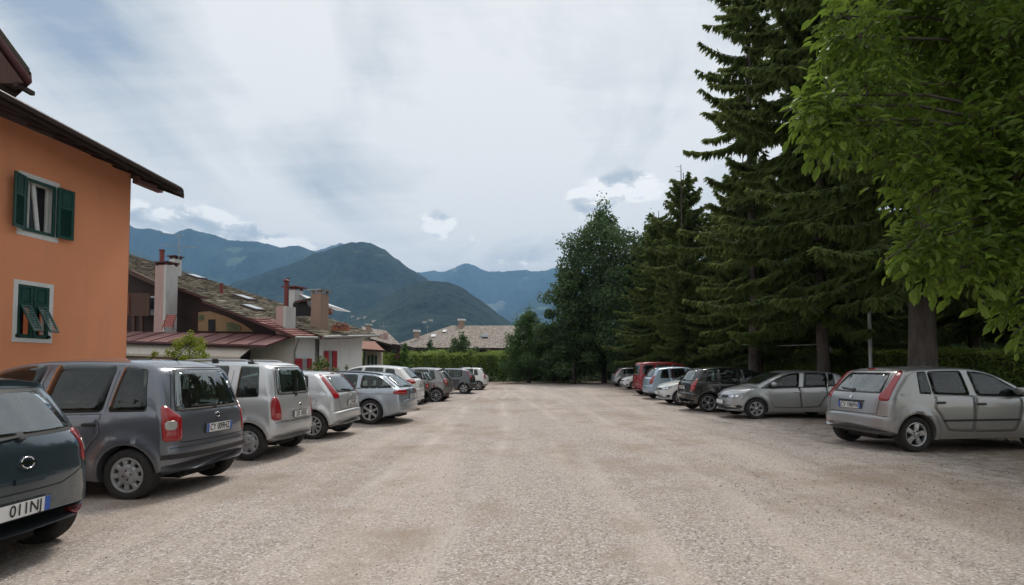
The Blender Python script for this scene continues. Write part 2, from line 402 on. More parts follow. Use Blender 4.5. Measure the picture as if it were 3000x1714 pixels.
# ------------------------------------------------------------------ mountains
def forest_mat(name, c0, c1, clear, thr, scale=1.0):
    m, nt, out = mat(name)
    g = geopos(nt)
    big = noise(nt, 0.0016 * scale, 8, 0.6, g, 0.4); fine = noise(nt, 0.028 * scale, 5, 0.7, geopos(nt, (1, 1, 0.45)))
    c = ramp(nt, mth(nt, 'ADD', mth(nt, 'MULTIPLY', big, 0.45), mth(nt, 'MULTIPLY', fine, 0.55)), [(0.40, c0), (0.60, c1)])
    med = noise(nt, 0.0030 * scale, 4, 0.5, geopos(nt, (1, 1, 2.2)), 0.3)
    c = mixc(nt, ramp(nt, med, [(thr, (0,) * 3), (thr + 0.035, (0.9,) * 3)]), c, clear)
    bsdf(nt, out, c, 0.95, bump=fine, bstr=1.0, bdist=16 / scale, spec=0.1)
    return m
def mountain(name, pts, D, material, label, front=0.45, seed=1, rough=0.07, nj=110, base=-2.0, back=0.25, sub=7, amp=1.0):
    """ridge through sight lines at range D, with slopes in front and behind, gullies by noise"""
    r = np.random.default_rng(seed)
    px = np.array([p[0] for p in pts], float); py = np.array([p[1] for p in pts], float)
    n = int((px[-1] - px[0]) / sub); q = np.linspace(px[0], px[-1], n)
    yy = np.interp(q, px, py)
    # soften then add small crest noise
    k = np.array([1, 2, 3, 2, 1.]); k /= k.sum(); yy = np.convolve(np.pad(yy, 2, 'edge'), k, 'valid')
    yy += amp * (np.interp(q, q[::2], r.normal(0, 1.1, len(q[::2]))) + r.normal(0, 0.5, n))
    X = np.zeros((n, nj)); Y = np.zeros((n, nj)); Z = np.zeros((n, nj))
    dr = [ray(a, b) for a, b in zip(q, yy)]
    u = np.array([d.x / d.y for d in dr]); e = np.array([d.z / d.y for d in dr])
    zt = EYE + e * D
    def vnoise(a, b, f, s):
        rr = np.random.default_rng(s); G = rr.normal(0, 1, (80, 80))
        x = (a * f) % 79; y = (b * f) % 79; xi = x.astype(int); yi = y.astype(int); fx = x - xi; fy = y - yi
        fx = fx * fx * (3 - 2 * fx); fy = fy * fy * (3 - 2 * fy)
        return (G[xi, yi] * (1 - fx) + G[xi + 1, yi] * fx) * (1 - fy) + (G[xi, yi + 1] * (1 - fx) + G[xi + 1, yi + 1] * fx) * fy
    tt = np.linspace(-1, 1, nj)          # -1 front foot, 0 ridge, 1 back foot
    for jx, t in enumerate(tt):
        if t <= 0:
            s = -t; d = D * (1 - front * s); prof = (1 - s) ** 1.15 * (1 + 0.25 * s * (1 - s) * 2)
        else:
            s = t; d = D * (1 + back * s); prof = (1 - s)
        wob = u * D / 900.0
        nz = sum((.75 - 2 * np.abs(vnoise(wob + 9 + 0.35 * s * 3, np.full(n, s * (1.2 if f > 2 else 2.3) + 3), f, seed + f)) ** .8) / f ** .85 for f in (1, 2, 4, 8, 16)) - .3
        env = min(1, s * 5) * (1 - s)
        X[:, jx] = u * d; Y[:, jx] = d
        zz = base + (zt - base) * prof + nz * rough * (zt - base) * env
        cap = EYE + e * d * (1 - (.04 + .22 * s) * min(1, s * 6))
        Z[:, jx] = np.minimum(zz, cap) if t <= 0 else zz
    V = np.stack([X.ravel(), Y.ravel(), Z.ravel()], 1)
    i, j = np.meshgrid(np.arange(n - 1), np.arange(nj - 1), indexing='ij'); a = (i * nj + j).ravel()
    me = from_np(name, V, np.stack([a, a + nj, a + nj + 1, a + 1], 1), True)
    o = link(name, me, None, [material]); struct(o); o['label'] = label
    return o
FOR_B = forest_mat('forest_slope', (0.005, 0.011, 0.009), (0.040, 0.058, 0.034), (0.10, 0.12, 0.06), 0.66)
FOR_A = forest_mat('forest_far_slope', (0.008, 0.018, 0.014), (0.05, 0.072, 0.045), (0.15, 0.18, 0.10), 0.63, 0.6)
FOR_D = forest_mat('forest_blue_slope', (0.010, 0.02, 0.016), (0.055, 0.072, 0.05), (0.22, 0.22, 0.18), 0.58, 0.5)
mountain('mountain', [(-600, 640), (0, 600), (250, 625), (370, 646), (407, 664), (440, 658), (470, 670), (502, 682), (523, 672), (541, 661), (565, 664), (591, 675), (618, 677), (654, 688), (681, 699), (702, 696), (749, 701), (781, 709), (810, 720), (828, 723), (859, 716), (886, 719), (922, 734), (960, 752), (1060, 800), (1200, 900)], 5200, FOR_A,
         'long blue wooded ridge rising behind the chalet roofs', 0.35, 11, 0.10)
mountain('hill', [(-500, 640), (0, 690), (250, 705), (365, 722), (430, 745), (500, 772), (560, 792), (630, 812), (700, 842), (800, 900), (950, 990)], 4000, FOR_A,
         'darker wooded shoulder in front of the long blue ridge', 0.35, 53, 0.08)
ROCK = forest_mat('rock_slope', (0.05, 0.06, 0.06), (0.13, 0.14, 0.13), (0.2, 0.2, 0.18), 0.6, 0.4)
mountain('mountain', [(850, 760), (928, 732), (965, 720), (1001, 711), (1040, 716), (1120, 770)], 6600, ROCK, 'pale rocky crest just showing behind the saddle', 0.2, 17, 0.08, sub=6)
mountain('hill', [(480, 960), (560, 905), (675, 830), (770, 799), (865, 766), (922, 740), (955, 729), (980, 722), (1005, 713), (1028, 708), (1054, 705), (1091, 709), (1122, 726), (1164, 758), (1201, 787), (1259, 822), (1330, 870), (1430, 930), (1600, 1010)], 3000, FOR_B,
         'rounded dark green wooded hill in the middle of the valley', 0.40, 23, 0.07)
mountain('hill', [(980, 960), (1080, 900), (1150, 855), (1190, 833), (1222, 824), (1275, 820), (1317, 825), (1359, 843), (1401, 872), (1443, 904), (1475, 928), (1496, 941), (1560, 985), (1700, 1045)], 2100, FOR_B,
         'low dark wooded spur in front of the rounded hill', 0.42, 31, 0.06)
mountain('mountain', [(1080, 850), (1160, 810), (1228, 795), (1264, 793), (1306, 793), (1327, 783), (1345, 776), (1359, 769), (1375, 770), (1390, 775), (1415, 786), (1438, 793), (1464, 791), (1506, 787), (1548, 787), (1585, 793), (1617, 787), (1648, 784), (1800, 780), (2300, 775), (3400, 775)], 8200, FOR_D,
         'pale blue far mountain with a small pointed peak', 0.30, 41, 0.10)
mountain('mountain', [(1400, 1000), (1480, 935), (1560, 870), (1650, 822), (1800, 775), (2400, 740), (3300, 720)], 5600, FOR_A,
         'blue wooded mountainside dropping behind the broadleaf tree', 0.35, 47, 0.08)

# haze over the valley
mb = MB(); mb.box(-10500, 10500, -1500, 10500, -3.0, 1700)
hz_o = mb.build('haze', [])
hz_o['kind'] = 'stuff'; hz_o['label'] = 'thin blue air over the valley'
m = bpy.data.materials.new('haze'); m.use_nodes = True; nt = m.node_tree; nt.nodes.clear()
out = nt.nodes.new('ShaderNodeOutputMaterial'); v = nt.nodes.new('ShaderNodeVolumePrincipled')
v.inputs['Color'].default_value = (0.30, 0.60, 1.0, 1); v.inputs['Density'].default_value = HAZE_D if 'HAZE_D' in globals() else 0.000115
v.inputs['Anisotropy'].default_value = 0.0
L(nt, v.outputs[0], out.inputs['Volume']); hz_o.data.materials.append(m)
# ------------------------------------------------------------------ cars
BLACK = simple('black_plastic', (0.018, 0.018, 0.019), 0.55, var=0.25, bstr=0.15)
RUBBER = simple('tyre_rubber', (0.028, 0.026, 0.025), 0.85, var=0.3, scale=14, bstr=0.3)
UNDER = simple('underbody', (0.010, 0.010, 0.010), 0.9, bstr=0)
CHROME = simple('chrome', (0.75, 0.75, 0.76), 0.12, 1.0, var=0.03, bstr=0)
ALLOY = simple('alloy', (0.48, 0.48, 0.49), 0.3, 0.75, var=0.1, bstr=0)
HUBCAP = simple('hubcap_plastic', (0.36, 0.36, 0.365), 0.4, 0.35, var=0.15, bstr=0)
SEAM = simple('seam', (0.012, 0.012, 0.012), 0.8, bstr=0)
WHITE = simple('plate_white', (0.72, 0.73, 0.73), 0.35, var=0.03, bstr=0)
PBLUE = simple('plate_blue', (0.02, 0.10, 0.42), 0.35, var=0.05, bstr=0)
PBLACK = simple('plate_black', (0.02, 0.02, 0.022), 0.5, bstr=0)
MIRRORG = simple('mirror_glass', (0.3, 0.32, 0.34), 0.05, 1.0, bstr=0)
def glass_mat(name, col, ior=1.9):
    m, nt, out = mat(name)
    co = objco(nt)
    b = bsdf(nt, out, mixc(nt, noise(nt, 3, 3, 0.5, co), col, tuple(c * 2.4 for c in col)), 0.025, ior=ior)
    _simple[name] = m; return m
def clear_glass(name, tint, refl):
    m, nt, out = mat(name)
    tr = nt.nodes.new('ShaderNodeBsdfTransparent'); tr.inputs[0].default_value = (*tint, 1)
    gl = nt.nodes.new('ShaderNodeBsdfGlossy'); gl.inputs['Roughness'].default_value = 0.015; gl.inputs[0].default_value = (.92, .97, .97, 1)
    lw = nt.nodes.new('ShaderNodeFresnel'); lw.inputs[0].default_value = refl
    dn = noise(nt, 4, 4, .6, objco(nt)); df = nt.nodes.new('ShaderNodeBsdfDiffuse'); df.inputs[0].default_value = (.35, .34, .32, 1)
    m1 = nt.nodes.new('ShaderNodeMixShader'); L(nt, mth(nt, 'MULTIPLY', dn, .045), m1.inputs[0]); L(nt, tr.outputs[0], m1.inputs[1]); L(nt, df.outputs[0], m1.inputs[2])
    mx = nt.nodes.new('ShaderNodeMixShader'); L(nt, lw.outputs[0], mx.inputs[0]); L(nt, m1.outputs[0], mx.inputs[1]); L(nt, gl.outputs[0], mx.inputs[2])
    L(nt, mx.outputs[0], out.inputs[0]); return m
GLASS = clear_glass('car_glass', (.42, .50, .48), 1.55)
REARG = clear_glass('rear_screen_glass', (.30, .36, .35), 2.7)
CABIN = simple('cabin_lining', (0.05, 0.05, 0.052), 0.85, bstr=0); SEATM = simple('seat_cloth', (0.035, 0.036, 0.04), 0.9, var=.3, scale=12)
def lens(name, col, em=0.0):
    m, nt, out = mat(name)
    w_ = nt.nodes.new('ShaderNodeTexWave'); w_.inputs['Scale'].default_value = 34; w_.bands_direction = 'Z'
    L(nt, objco(nt), w_.inputs[0])
    c = mixc(nt, mth(nt, 'MULTIPLY', w_.outputs['Fac'], 0.5), col, tuple(x * 0.55 for x in col))
    b = bsdf(nt, out, c, 0.12, coat=1.0, bump=w_.outputs['Fac'], bstr=0.1)
    return m
RED = lens('red_lens', (0.36, 0.006, 0.009)); CLEAR = lens('clear_lens', (0.42, 0.40, 0.36)); AMBER = lens('amber_lens', (0.5, 0.2, 0.03))
HEADL = lens('headlamp_lens', (0.32, 0.34, 0.36))
PINK = lens('pale_red_lens', (0.50, 0.12, 0.11))

def catmull(pts, step=0.05):
    """pts (x,z[,sharp]) -> dense polyline, broken at sharp points"""
    out = []; seg = []
    runs = []
    for p in pts:
        seg.append(p)
        if len(p) > 2 and p[2] and len(seg) > 1: runs.append(seg); seg = [p]
    if len(seg) > 1: runs.append(seg)
    for rn in runs:
        q = [np.array(p[:2], float) for p in rn]
        q = [2 * q[0] - q[1]] + q + [2 * q[-1] - q[-2]]
        for i in range(1, len(q) - 2):
            p0, p1, p2, p3 = q[i - 1], q[i], q[i + 1], q[i + 2]
            n = max(1, int(math.ceil(np.linalg.norm(p2 - p1) / step)))
            for k in range(n):
                t = k / n
                # centripetal-ish: limit tangent length by segment size
                l = np.linalg.norm(p2 - p1)
                m1 = (p2 - p0); m1 = m1 / (np.linalg.norm(m1) + 1e-9) * l
                m2 = (p3 - p1); m2 = m2 / (np.linalg.norm(m2) + 1e-9) * l
                h = (2 * t**3 - 3 * t**2 + 1) * p1 + (t**3 - 2 * t**2 + t) * m1 + (-2 * t**3 + 3 * t**2) * p2 + (t**3 - t**2) * m2
                out.append(h)
    out.append(np.array(pts[-1][:2], float))
    return out
def sstep(a, b, x):
    t = min(1, max(0, (x - a) / (b - a))); return t * t * (3 - 2 * t)

class Car:
    def __init__(s, **k):
        s.__dict__.update(dict(ro=.62, wb=2.5, fo=.8, W=1.68, r=.30, belt=(.98, .92), zb=.19, rb=(.09, .10), fb=(.17, .12), tum=.17, flare=.012, crown=.04, rc=.09, clad=None, tw=.19))
        s.__dict__.update(k)
        prof = catmull(s.top)
        # keep x strictly rising
        xs = [p[0] for p in prof]
        for i in range(1, len(xs)): xs[i] = max(xs[i], xs[i - 1] + .002)
        s.prof = [(x, p[1]) for x, p in zip(xs, prof)]
        s.xr, s.xf = s.prof[0][0], s.prof[-1][0]
        s.px = np.array(xs); s.pz = np.array([p[1] for p in prof])
        s.mesh_parts()
    def beltz(s, x):
        return float(np.interp(x, [s.xr, s.xf - .9], s.belt))
    def topz(s, x): return float(np.interp(x, s.px, s.pz))
    def side(s, w, z, zB):
        zr = [s.zb, .30, .45, .62, .80, zB - .07, zB]
        if zB < .9: zr = [s.zb, .28, .42, .54, .64, max(.65, zB - .07), max(.70, zB)]
        f = np.interp(z, zr, [.93, .972, .992, 1.0, .995, .982, .962])
        y = w * f
        if z > zB:
            d = z - zB; y = w * .962 - .008 - s.tum * d - .16 * d * d
        return y
    def mesh_parts(s):
        rings = []
        for (x, zT) in s.prof:
            dr, df = x - s.xr, s.xf - x
            w = s.W / 2 * (1 - .055 * (1 - min(1, dr / .8)) ** 2 - .10 * (1 - min(1, df / .9)) ** 2)
            zb = s.zb + .13 * (1 - min(1, dr / .65)) ** 1.6 + .05 * (1 - min(1, df / .5)) ** 2
            zB = s.beltz(x); zT = max(zT, zb + .12)
            gh = zT - zB
            rc = s.rc if gh > .25 else (.05 + (s.rc - .05) * max(0, gh) / .25)
            zs = min(zB, zT - rc)
            half = [(0, zb, 0), (w * .55, zb, .5), (w * .86, zb + .005, .93)]
            for k in range(12):
                z = zb + .02 + (zs - zb - .02) * k / 11
                half.append((s.side(w, z, zB), z, 1))
            z1 = max(zT - rc, zs)
            for k in range(1, 9):
                z = zs + (z1 - zs) * k / 8 + .0002 * k
                half.append((s.side(w, z, zB), z, 1))
            yt = s.side(w, z1, zB)
            for k in range(1, 6):
                q = math.pi / 2 * k / 5
                yy = yt - rc * (1 - math.cos(q)) * 1.3; z = z1 + (zT - s.crown - z1) * math.sin(q)
                half.append((yy, z, yy / yt))
            ye, ze = half[-1][0], half[-1][1]
            for k in range(1, 8):
                yy = ye * (1 - k / 7)
                half.append((yy, ze + (zT - ze) * (1 - (yy / ye) ** 2), yy / yt))
            rg = []
            for (y, z, t) in half:
                a = max(0, 1 - dr / 1.1); b = max(0, 1 - df / 1.1)
                xx = x + (s.rb[0] * t * t + s.rb[1] * t ** 9) * a - (s.fb[0] * t * t + s.fb[1] * t ** 9) * b
                if t >= .99:
                    for cx in (0, s.wb):
                        d = math.hypot(xx - cx, z - s.r) - (s.r + .085)
                        y += s.flare * 1.6 * math.exp(-(d / .055) ** 2) * (1 if z > .1 else 0)
                rg.append((xx, y, z))
            rings.append(rg)
        n = len(rings[0]); bm = bmesh.new(); grid = []
        for rg in rings:
            row = [bm.verts.new(p) for p in rg] + [bm.verts.new((p[0], -p[1], p[2])) for p in rg[-2:0:-1]]
            grid.append(row)
        m = len(grid[0])
        for i in range(len(grid) - 1):
            for j in range(m):
                j2 = (j + 1) % m
                f = bm.faces.new((grid[i][j], grid[i][j2], grid[i + 1][j2], grid[i + 1][j]))
                jj = j if j < n else m - 1 - j
                f.material_index = 2 if jj < 2 else 0
        bm.faces.new(grid[0]); bm.faces.new(grid[-1][::-1])
        bmesh.ops.remove_doubles(bm, verts=bm.verts, dist=.0012)
        bmesh.ops.recalc_face_normals(bm, faces=bm.faces)
        if s.clad:
            for f in bm.faces:
                c = f.calc_center_median()
                if f.material_index == 0 and s.clad(c.x, abs(c.y), c.z): f.material_index = 1
        s.bvh = BVHTree.FromBMesh(bm)
        me = bpy.data.meshes.new('body'); bm.to_mesh(me); bm.free()
        # wheel wells
        cb = bmesh.new()
        for cx in (0, s.wb):
            for sg in (1, -1):
                M = Matrix.Translation((cx, sg * (s.W / 2 - .06), s.r)) @ Matrix.Rotation(R(90), 4, 'X')
                bmesh.ops.create_cone(cb, cap_ends=True, segments=44, radius1=s.r + .052, radius2=s.r + .052, depth=.42, matrix=M)
        for f in cb.faces: f.material_index = 1
        cme = bpy.data.meshes.new('cut'); cb.to_mesh(cme); cb.free()
        ob = bpy.data.objects.new('tmp', me); oc = bpy.data.objects.new('tmpc', cme); COL.objects.link(ob); COL.objects.link(oc)
        for q in (BLACK, BLACK, UNDER):
            me.materials.append(q); cme.materials.append(q)
        s.cabin(cme, ob, oc)
        md = ob.modifiers.new('b', 'BOOLEAN'); md.operation = 'DIFFERENCE'; md.object = oc; md.solver = 'EXACT'
        dg = bpy.context.evaluated_depsgraph_get(); dg.update()
        s.body = bpy.data.meshes.new_from_object(ob.evaluated_get(dg)); s.body.name = 'body'
        bpy.data.objects.remove(ob); bpy.data.objects.remove(oc)
        s.body.polygons.foreach_set('use_smooth', [True] * len(s.body.polygons))
        s.body.set_sharp_from_angle(angle=R(38))
        s.body.materials.clear()
    def cabin(s, cme, ob, oc): s._cut = None
    def open_cabin(s):
        '''hollow the cabin and open the glazed areas so the glass can be looked through'''
        D = s.parts; zc = .52
        xa = None; rings = []
        for (x, zT) in s.prof:
            if zT > s.beltz(x) + .30 and s.xr + .54 < x:
                rings.append((x, zT))
        rings = rings[::2]
        bm = bmesh.new(); grid = []
        for (x, zT) in rings:
            dr, df = x - s.xr, s.xf - x
            w = s.W / 2 * (1 - .055 * (1 - min(1, dr / .8)) ** 2 - .10 * (1 - min(1, df / .9)) ** 2)
            zB = s.beltz(x); zt = zT - .085; half = [(0, zc), (w * .80, zc)]
            for k in range(7):
                z = zc + .02 + (zt - .05 - zc) * k / 6
                half.append((min(w * .9, s.side(w, z, zB)) - .055, z))
            y = half[-1][0]; half += [(y - .06, zt), (y * .5, zt + .01), (0, zt + .015)]
            row = [bm.verts.new((x, y_, z_)) for y_, z_ in half] + [bm.verts.new((x, -y_, z_)) for y_, z_ in half[-2:0:-1]]
            grid.append(row)
        m = len(grid[0])
        for i in range(len(grid) - 1):
            for j in range(m):
                bm.faces.new((grid[i][j], grid[i][(j + 1) % m], grid[i + 1][(j + 1) % m], grid[i + 1][j]))
        bm.faces.new(grid[0]); bm.faces.new(grid[-1][::-1])
        x0, x1 = rings[0][0], rings[-1][0]
        cuts = [bm]
        def prism(pts2, f0, f1):
            # shrink slightly so the glass overlaps the opening
            g_ = []
            for i, p in enumerate(pts2):
                p = np.array(p, float); p2 = np.array(pts2[(i + 1) % len(pts2)], float); n = max(1, int(np.linalg.norm(p2 - p) / .14)); g_ += [p + (p2 - p) * k / n for k in range(n)]
            for _ in range(2): g_ = [a * .78 + b * .22 for i in range(len(g_)) for a, b in ((g_[i], g_[i - 1]), (g_[i], g_[(i + 1) % len(g_)]))]
            pts2 = g_
            c = np.mean(np.array(pts2), axis=0); q = [tuple(c + (np.array(p) - c) * (1 - .018 / max(.05, np.linalg.norm(np.array(p) - c)))) for p in pts2]
            b = bmesh.new(); A = [b.verts.new(f0(p)) for p in q]; B = [b.verts.new(f1(p)) for p in q]; n = len(q)
            b.faces.new(A); b.faces.new(B[::-1])
            for i in range(n): b.faces.new((A[i], B[i], B[(i + 1) % n], A[(i + 1) % n]))
            return b
        for sg in (1, -1):
            for wn in D['windows']:
                o = s.win(*wn); cuts.append(prism(o, lambda p: (p[0], sg * 1.5, p[1]), lambda p: (p[0], sg * (s.W / 2 - .36), p[1])))
        cuts.append(prism(D['rear_glass'], lambda p: (-3, p[0], p[1]), lambda p: (x0 + .04, p[0], p[1])))
        cuts.append(prism(D['windscreen'], lambda p: (8, p[0], p[1]), lambda p: (x1 - .04, p[0], p[1])))
        ob = bpy.data.objects.new('tmp', s.body); COL.objects.link(ob); tmp = []
        for b in cuts:
            bmesh.ops.recalc_face_normals(b, faces=b.faces)
            for f in b.faces: f.material_index = 3
            me = bpy.data.meshes.new('cut'); b.to_mesh(me); b.free()
            for q in (BLACK, BLACK, UNDER, CABIN): me.materials.append(q)
            oc = bpy.data.objects.new('tmpc', me); COL.objects.link(oc); tmp.append(oc)
            md = ob.modifiers.new('b', 'BOOLEAN'); md.operation = 'DIFFERENCE'; md.object = oc; md.solver = 'EXACT'
        if not s.body.materials:
            for q in (BLACK, BLACK, UNDER, CABIN): s.body.materials.append(q)
        dg = bpy.context.evaluated_depsgraph_get(); dg.update()
        s.body = bpy.data.meshes.new_from_object(ob.evaluated_get(dg)); s.body.name = 'body'
        bpy.data.objects.remove(ob)
        for o in tmp: bpy.data.objects.remove(o)
        s.body.polygons.foreach_set('use_smooth', [True] * len(s.body.polygons)); s.body.set_sharp_from_angle(angle=R(38)); s.body.materials.clear()
        s.opened = True
    # ---- projection on the body
    def hit(s, view, a, b):
        if view in 'LR':
            sg = 1 if view == 'L' else -1
            o = Vector((a, sg * 3, b)); d = Vector((0, -sg, 0))
        elif view in 'BF':
            k = .945 if view == 'B' else .90; zB = s.belt[0] if view == 'B' else s.belt[1]
            lim = s.side(s.W / 2 * k, b, min(zB, b + .001) if b < zB else zB) - .022
            a = max(-lim, min(lim, a))
            o = Vector((-4 if view == 'B' else 9, a, b)); d = Vector((1 if view == 'B' else -1, 0, 0))
        elif view in 'CcDd':
            # seen at 45 degrees on to a corner: C/c rear left/right, D/d front left/right; a grows towards the side
            sg = 1 if view in 'CD' else -1; fr = view in 'Dd'; q = math.sqrt(.5)
            an = Vector(((s.xf - .14) if fr else (s.xr + .12), sg * s.W / 2 * .9, b))
            ax = Vector((-q if fr else q, sg * q, 0)); d = Vector((-q if fr else q, -sg * q, 0)); o = an + ax * a - d * 3
        else: o = Vector((a, b, 5)); d = Vector((0, 0, -1))
        h = s.bvh.ray_cast(o, d)
        if h[0] is None:
            g = o + d * (3 - s.W / 2 if view in 'LR' else 3 if view in 'CcDd' else 4)
            h = s.bvh.find_nearest(g); return h[0], h[1]
        return h[0], h[1]
    def patch(s, mb, view, outline, off=.004, mi=0, rounds=2, K=4, dens=.07, thick=.006):
        pts = [np.array(p, float) for p in outline]
        q = []
        for i, p in enumerate(pts):
            p2 = pts[(i + 1) % len(pts)]; n = max(1, int(np.linalg.norm(p2 - p) / (dens * 2)))
            q += [p + (p2 - p) * k / n for k in range(n)]
        # round the corners only a little
        for _ in range(rounds):
            q = [a * .78 + b * .22 for i in range(len(q)) for a, b in ((q[i], q[i - 1]), (q[i], q[(i + 1) % len(q)]))] if len(q) < 260 else q
        A = 0; c = np.zeros(2)
        for i in range(len(q)):
            a, b = q[i], q[(i + 1) % len(q)]; cr = a[0] * b[1] - b[0] * a[1]; A += cr; c = c + (a + b) * cr
        c = c / (3 * A)
        n = len(q); vs = []; fs = []
        h, nr = s.hit(view, *c); vs.append(h + nr * off)
        for k in range(1, K + 1):
            for p in q:
                g = c + (p - c) * (k / K); h, nr = s.hit(view, *g); vs.append(h + nr * off)
        for p in q:
            h, nr = s.hit(view, *p); vs.append(h + nr * (off - thick))
        for i in range(n):
            fs.append((0, 1 + i, 1 + (i + 1) % n))
        for k in range(K):
            for i in range(n):
                a = 1 + k * n + i; b = 1 + k * n + (i + 1) % n
                fs.append((a, a + n, b + n, b))
        flip = (vs[1] - vs[0]).cross(vs[2] - vs[0])
        mb.add(vs, fs, mi, True)
    def ribbon(s, mb, view, pts, width=.008, off=.0015, mi=0, closed=False, thick=0.0):
        pts = [np.array(p, float) for p in pts]
        if closed: pts = pts + [pts[0]]
        q = []
        for a, b in zip(pts[:-1], pts[1:]):
            n = max(1, int(np.linalg.norm(b - a) / .05)); q += [a + (b - a) * k / n for k in range(n)]
        q.append(pts[-1]); vs = []; fs = []
        for i, p in enumerate(q):
            t = q[min(i + 1, len(q) - 1)] - q[max(i - 1, 0)]; t = t / (np.linalg.norm(t) + 1e-9); nn = np.array([-t[1], t[0]]) * width / 2
            for g in (p + nn, p - nn):
                h, nr = s.hit(view, *g); vs.append(h + nr * off)
            if thick:
                for g in (p + nn, p - nn):
                    h, nr = s.hit(view, *g); vs.append(h + nr * (off - thick))
        k = 4 if thick else 2
        for i in range(len(q) - 1):
            a = i * k
            fs.append((a, a + 1, a + 1 + k, a + k))
            if thick:
                fs.append((a + 2, a, a + k, a + 2 + k)); fs.append((a + 1, a + 3, a + 3 + k, a + 1 + k))
        mb.add(vs, fs, mi, not thick)
    # ---- outline helpers
    def win(s, xb0, xb1, xt0, xt1, gap=.085, lift=.02):
        """side window outline: bottom from xb0 to xb1 along the belt, top from xt1 back to xt0 under the roof edge"""
        n = 6
        bot = [(xb0 + (xb1 - xb0) * i / n, s.beltz(xb0 + (xb1 - xb0) * i / n) + lift) for i in range(n + 1)]
        tp = [(xt1 + (xt0 - xt1) * i / n, max(s.beltz(xb1) + lift + .03, s.topz(xt1 + (xt0 - xt1) * i / n) - gap)) for i in range(n + 1)]
        return bot + tp

def disc_face(mb, rad, y, seg, mi):
    vs = [(0, y, 0)] + [(rad * math.cos(6.2832 * k / seg), y, rad * math.sin(6.2832 * k / seg)) for k in range(seg)]
    mb.add(vs, [(0, 1 + k, 1 + (k + 1) % seg) for k in range(seg)], mi)
_wheel_cache = {}
def wheel_meshes(r, tw, style):
    key = (round(r, 3), tw, style)
    if key in _wheel_cache: return _wheel_cache[key]
    R1 = r * style[5] if len(style) > 5 else r * .665       # rim radius
    t = MB(); w2 = tw / 2
    t.lathe([(R1 - .012, w2 - .03), (R1, w2 - .012), (R1 + .02, w2 + .002), (r - .045, w2 + .006), (r - .018, w2 - .002), (r - .004, w2 - .018), (r, w2 - .04), (r, -w2 + .04), (r - .006, -w2 + .015), (r - .03, -w2), (R1, -w2), (R1 - .01, -w2 + .05)], seg=48)
    for k in range(60):                                   # tread blocks
        q = 6.2832 * k / 60
        M = Matrix.Rotation(-q, 4, 'Y')
        t.box(r - .004, r + .0035, -w2 + .045, w2 - .045, -.009, .009, 0, M)
    tyre = t.mesh('wheel')
    kind, n, hub, w0, w1 = style[:5]
    b = MB()
    b.lathe([(R1 + .003, w2 - .010), (R1 - .006, w2 - .004), (R1 - .016, w2 - .012), (R1 - .022, w2 - .045), (R1 - .03, 0)], seg=48, mi=0)
    disc_face(b, R1 - .01, w2 - .075, 40, 1)
    b.lathe([(.055, w2 - .07), (R1 - .02, w2 - .072)], seg=40, mi=1)
    yo = w2 - .012
    Ro = R1 - .014
    hubR = hub * R1
    b.lathe([(.001, yo + .012), (.03, yo + .011), (.034, yo + .004), (hubR * .7, yo + .006), (hubR, yo - .004), (hubR + .004, yo - .03)], seg=40, mi=0)
    for k in range(n):
        for off in ((0,) if kind != 'twin' else (-.16, .16)):
            q = 2 * math.pi * (k + .25) / n + off * (6.2832 / n) * .9
            M = Matrix.Rotation(-q, 4, 'Y')
            x0, x1 = hubR * .8, Ro; a0, a1 = w0 * R1 / 2, w1 * R1 / 2
            vs = []
            for (x, a) in ((x0, a0), ((x0 + x1) / 2, (a0 + a1) / 2), (x1, a1)):
                dep = .004 if x == x1 else .0
                for (z, y) in ((-a, yo - .012 - dep), (-a * .7, yo - dep), (a * .7, yo - dep), (a, yo - .012 - dep), (a, yo - .05), (-a, yo - .05)):
                    vs.append(M @ Vector((x, y, z)))
            fs = []
            for i in range(2):
                for j in range(6): fs.append((i * 6 + j, i * 6 + (j + 1) % 6, (i + 1) * 6 + (j + 1) % 6, (i + 1) * 6 + j))
            b.add(vs, fs, 0, False)
    if kind == 'cap':
        b.lathe([(R1 * .86, yo - .004), (R1 * .9, yo + .001), (R1 * .965, yo), (R1 * .985, yo - .012)], seg=48, mi=0)
    for k in range(4 if kind == 'cap' else 5):
        q = 2 * math.pi * k / (4 if kind == 'cap' else 5) + .4
        M = Matrix.Translation((.052 * math.cos(q), yo + .007, .052 * math.sin(q)))
        b.lathe([(.0005, .003), (.009, .003), (.011, -.006)], seg=10, mi=1, M=M)
    rim = b.mesh('rim')
    _wheel_cache[key] = (tyre, rim); return tyre, rim

def plate(parent, loc, rot, text, blue=True, w=.52, h=.11, both=True):
    """number plate facing local -x turned by rot; lettering as its own small mesh"""
    mb = MB()
    mb.box(-.006, .0, -w / 2 - .008, w / 2 + .008, -h / 2 - .008, h / 2 + .008, 1)
    mb.box(-.009, -.006, -w / 2, w / 2, -h / 2, h / 2, 0)
    if blue:
        mb.box(-.011, -.009, w / 2 - .045, w / 2, -h / 2, h / 2, 2)
        if both: mb.box(-.011, -.009, -w / 2, -w / 2 + .045, -h / 2, h / 2, 2)
    o = mb.build('number_plate', [WHITE, PBLACK, PBLUE], parent)
    o.location = loc; o.rotation_euler = rot
    if text:
        t = text_mesh(text, .105)
        me = t.copy(); wd = max(v.co.x for v in me.vertices) - min(v.co.x for v in me.vertices)
        sx = min(1.0, (w - .12) / max(wd, .01)); oy = -max(0, (w - .145 - wd * sx) / 2)
        M = Matrix(((0, 0, -1, -.0125), (-sx, 0, 0, oy), (0, 1.12, 0, 0), (0, 0, 0, 1)))
        me.transform(M)
        link('lettering', me, o, [PBLACK])
    return o

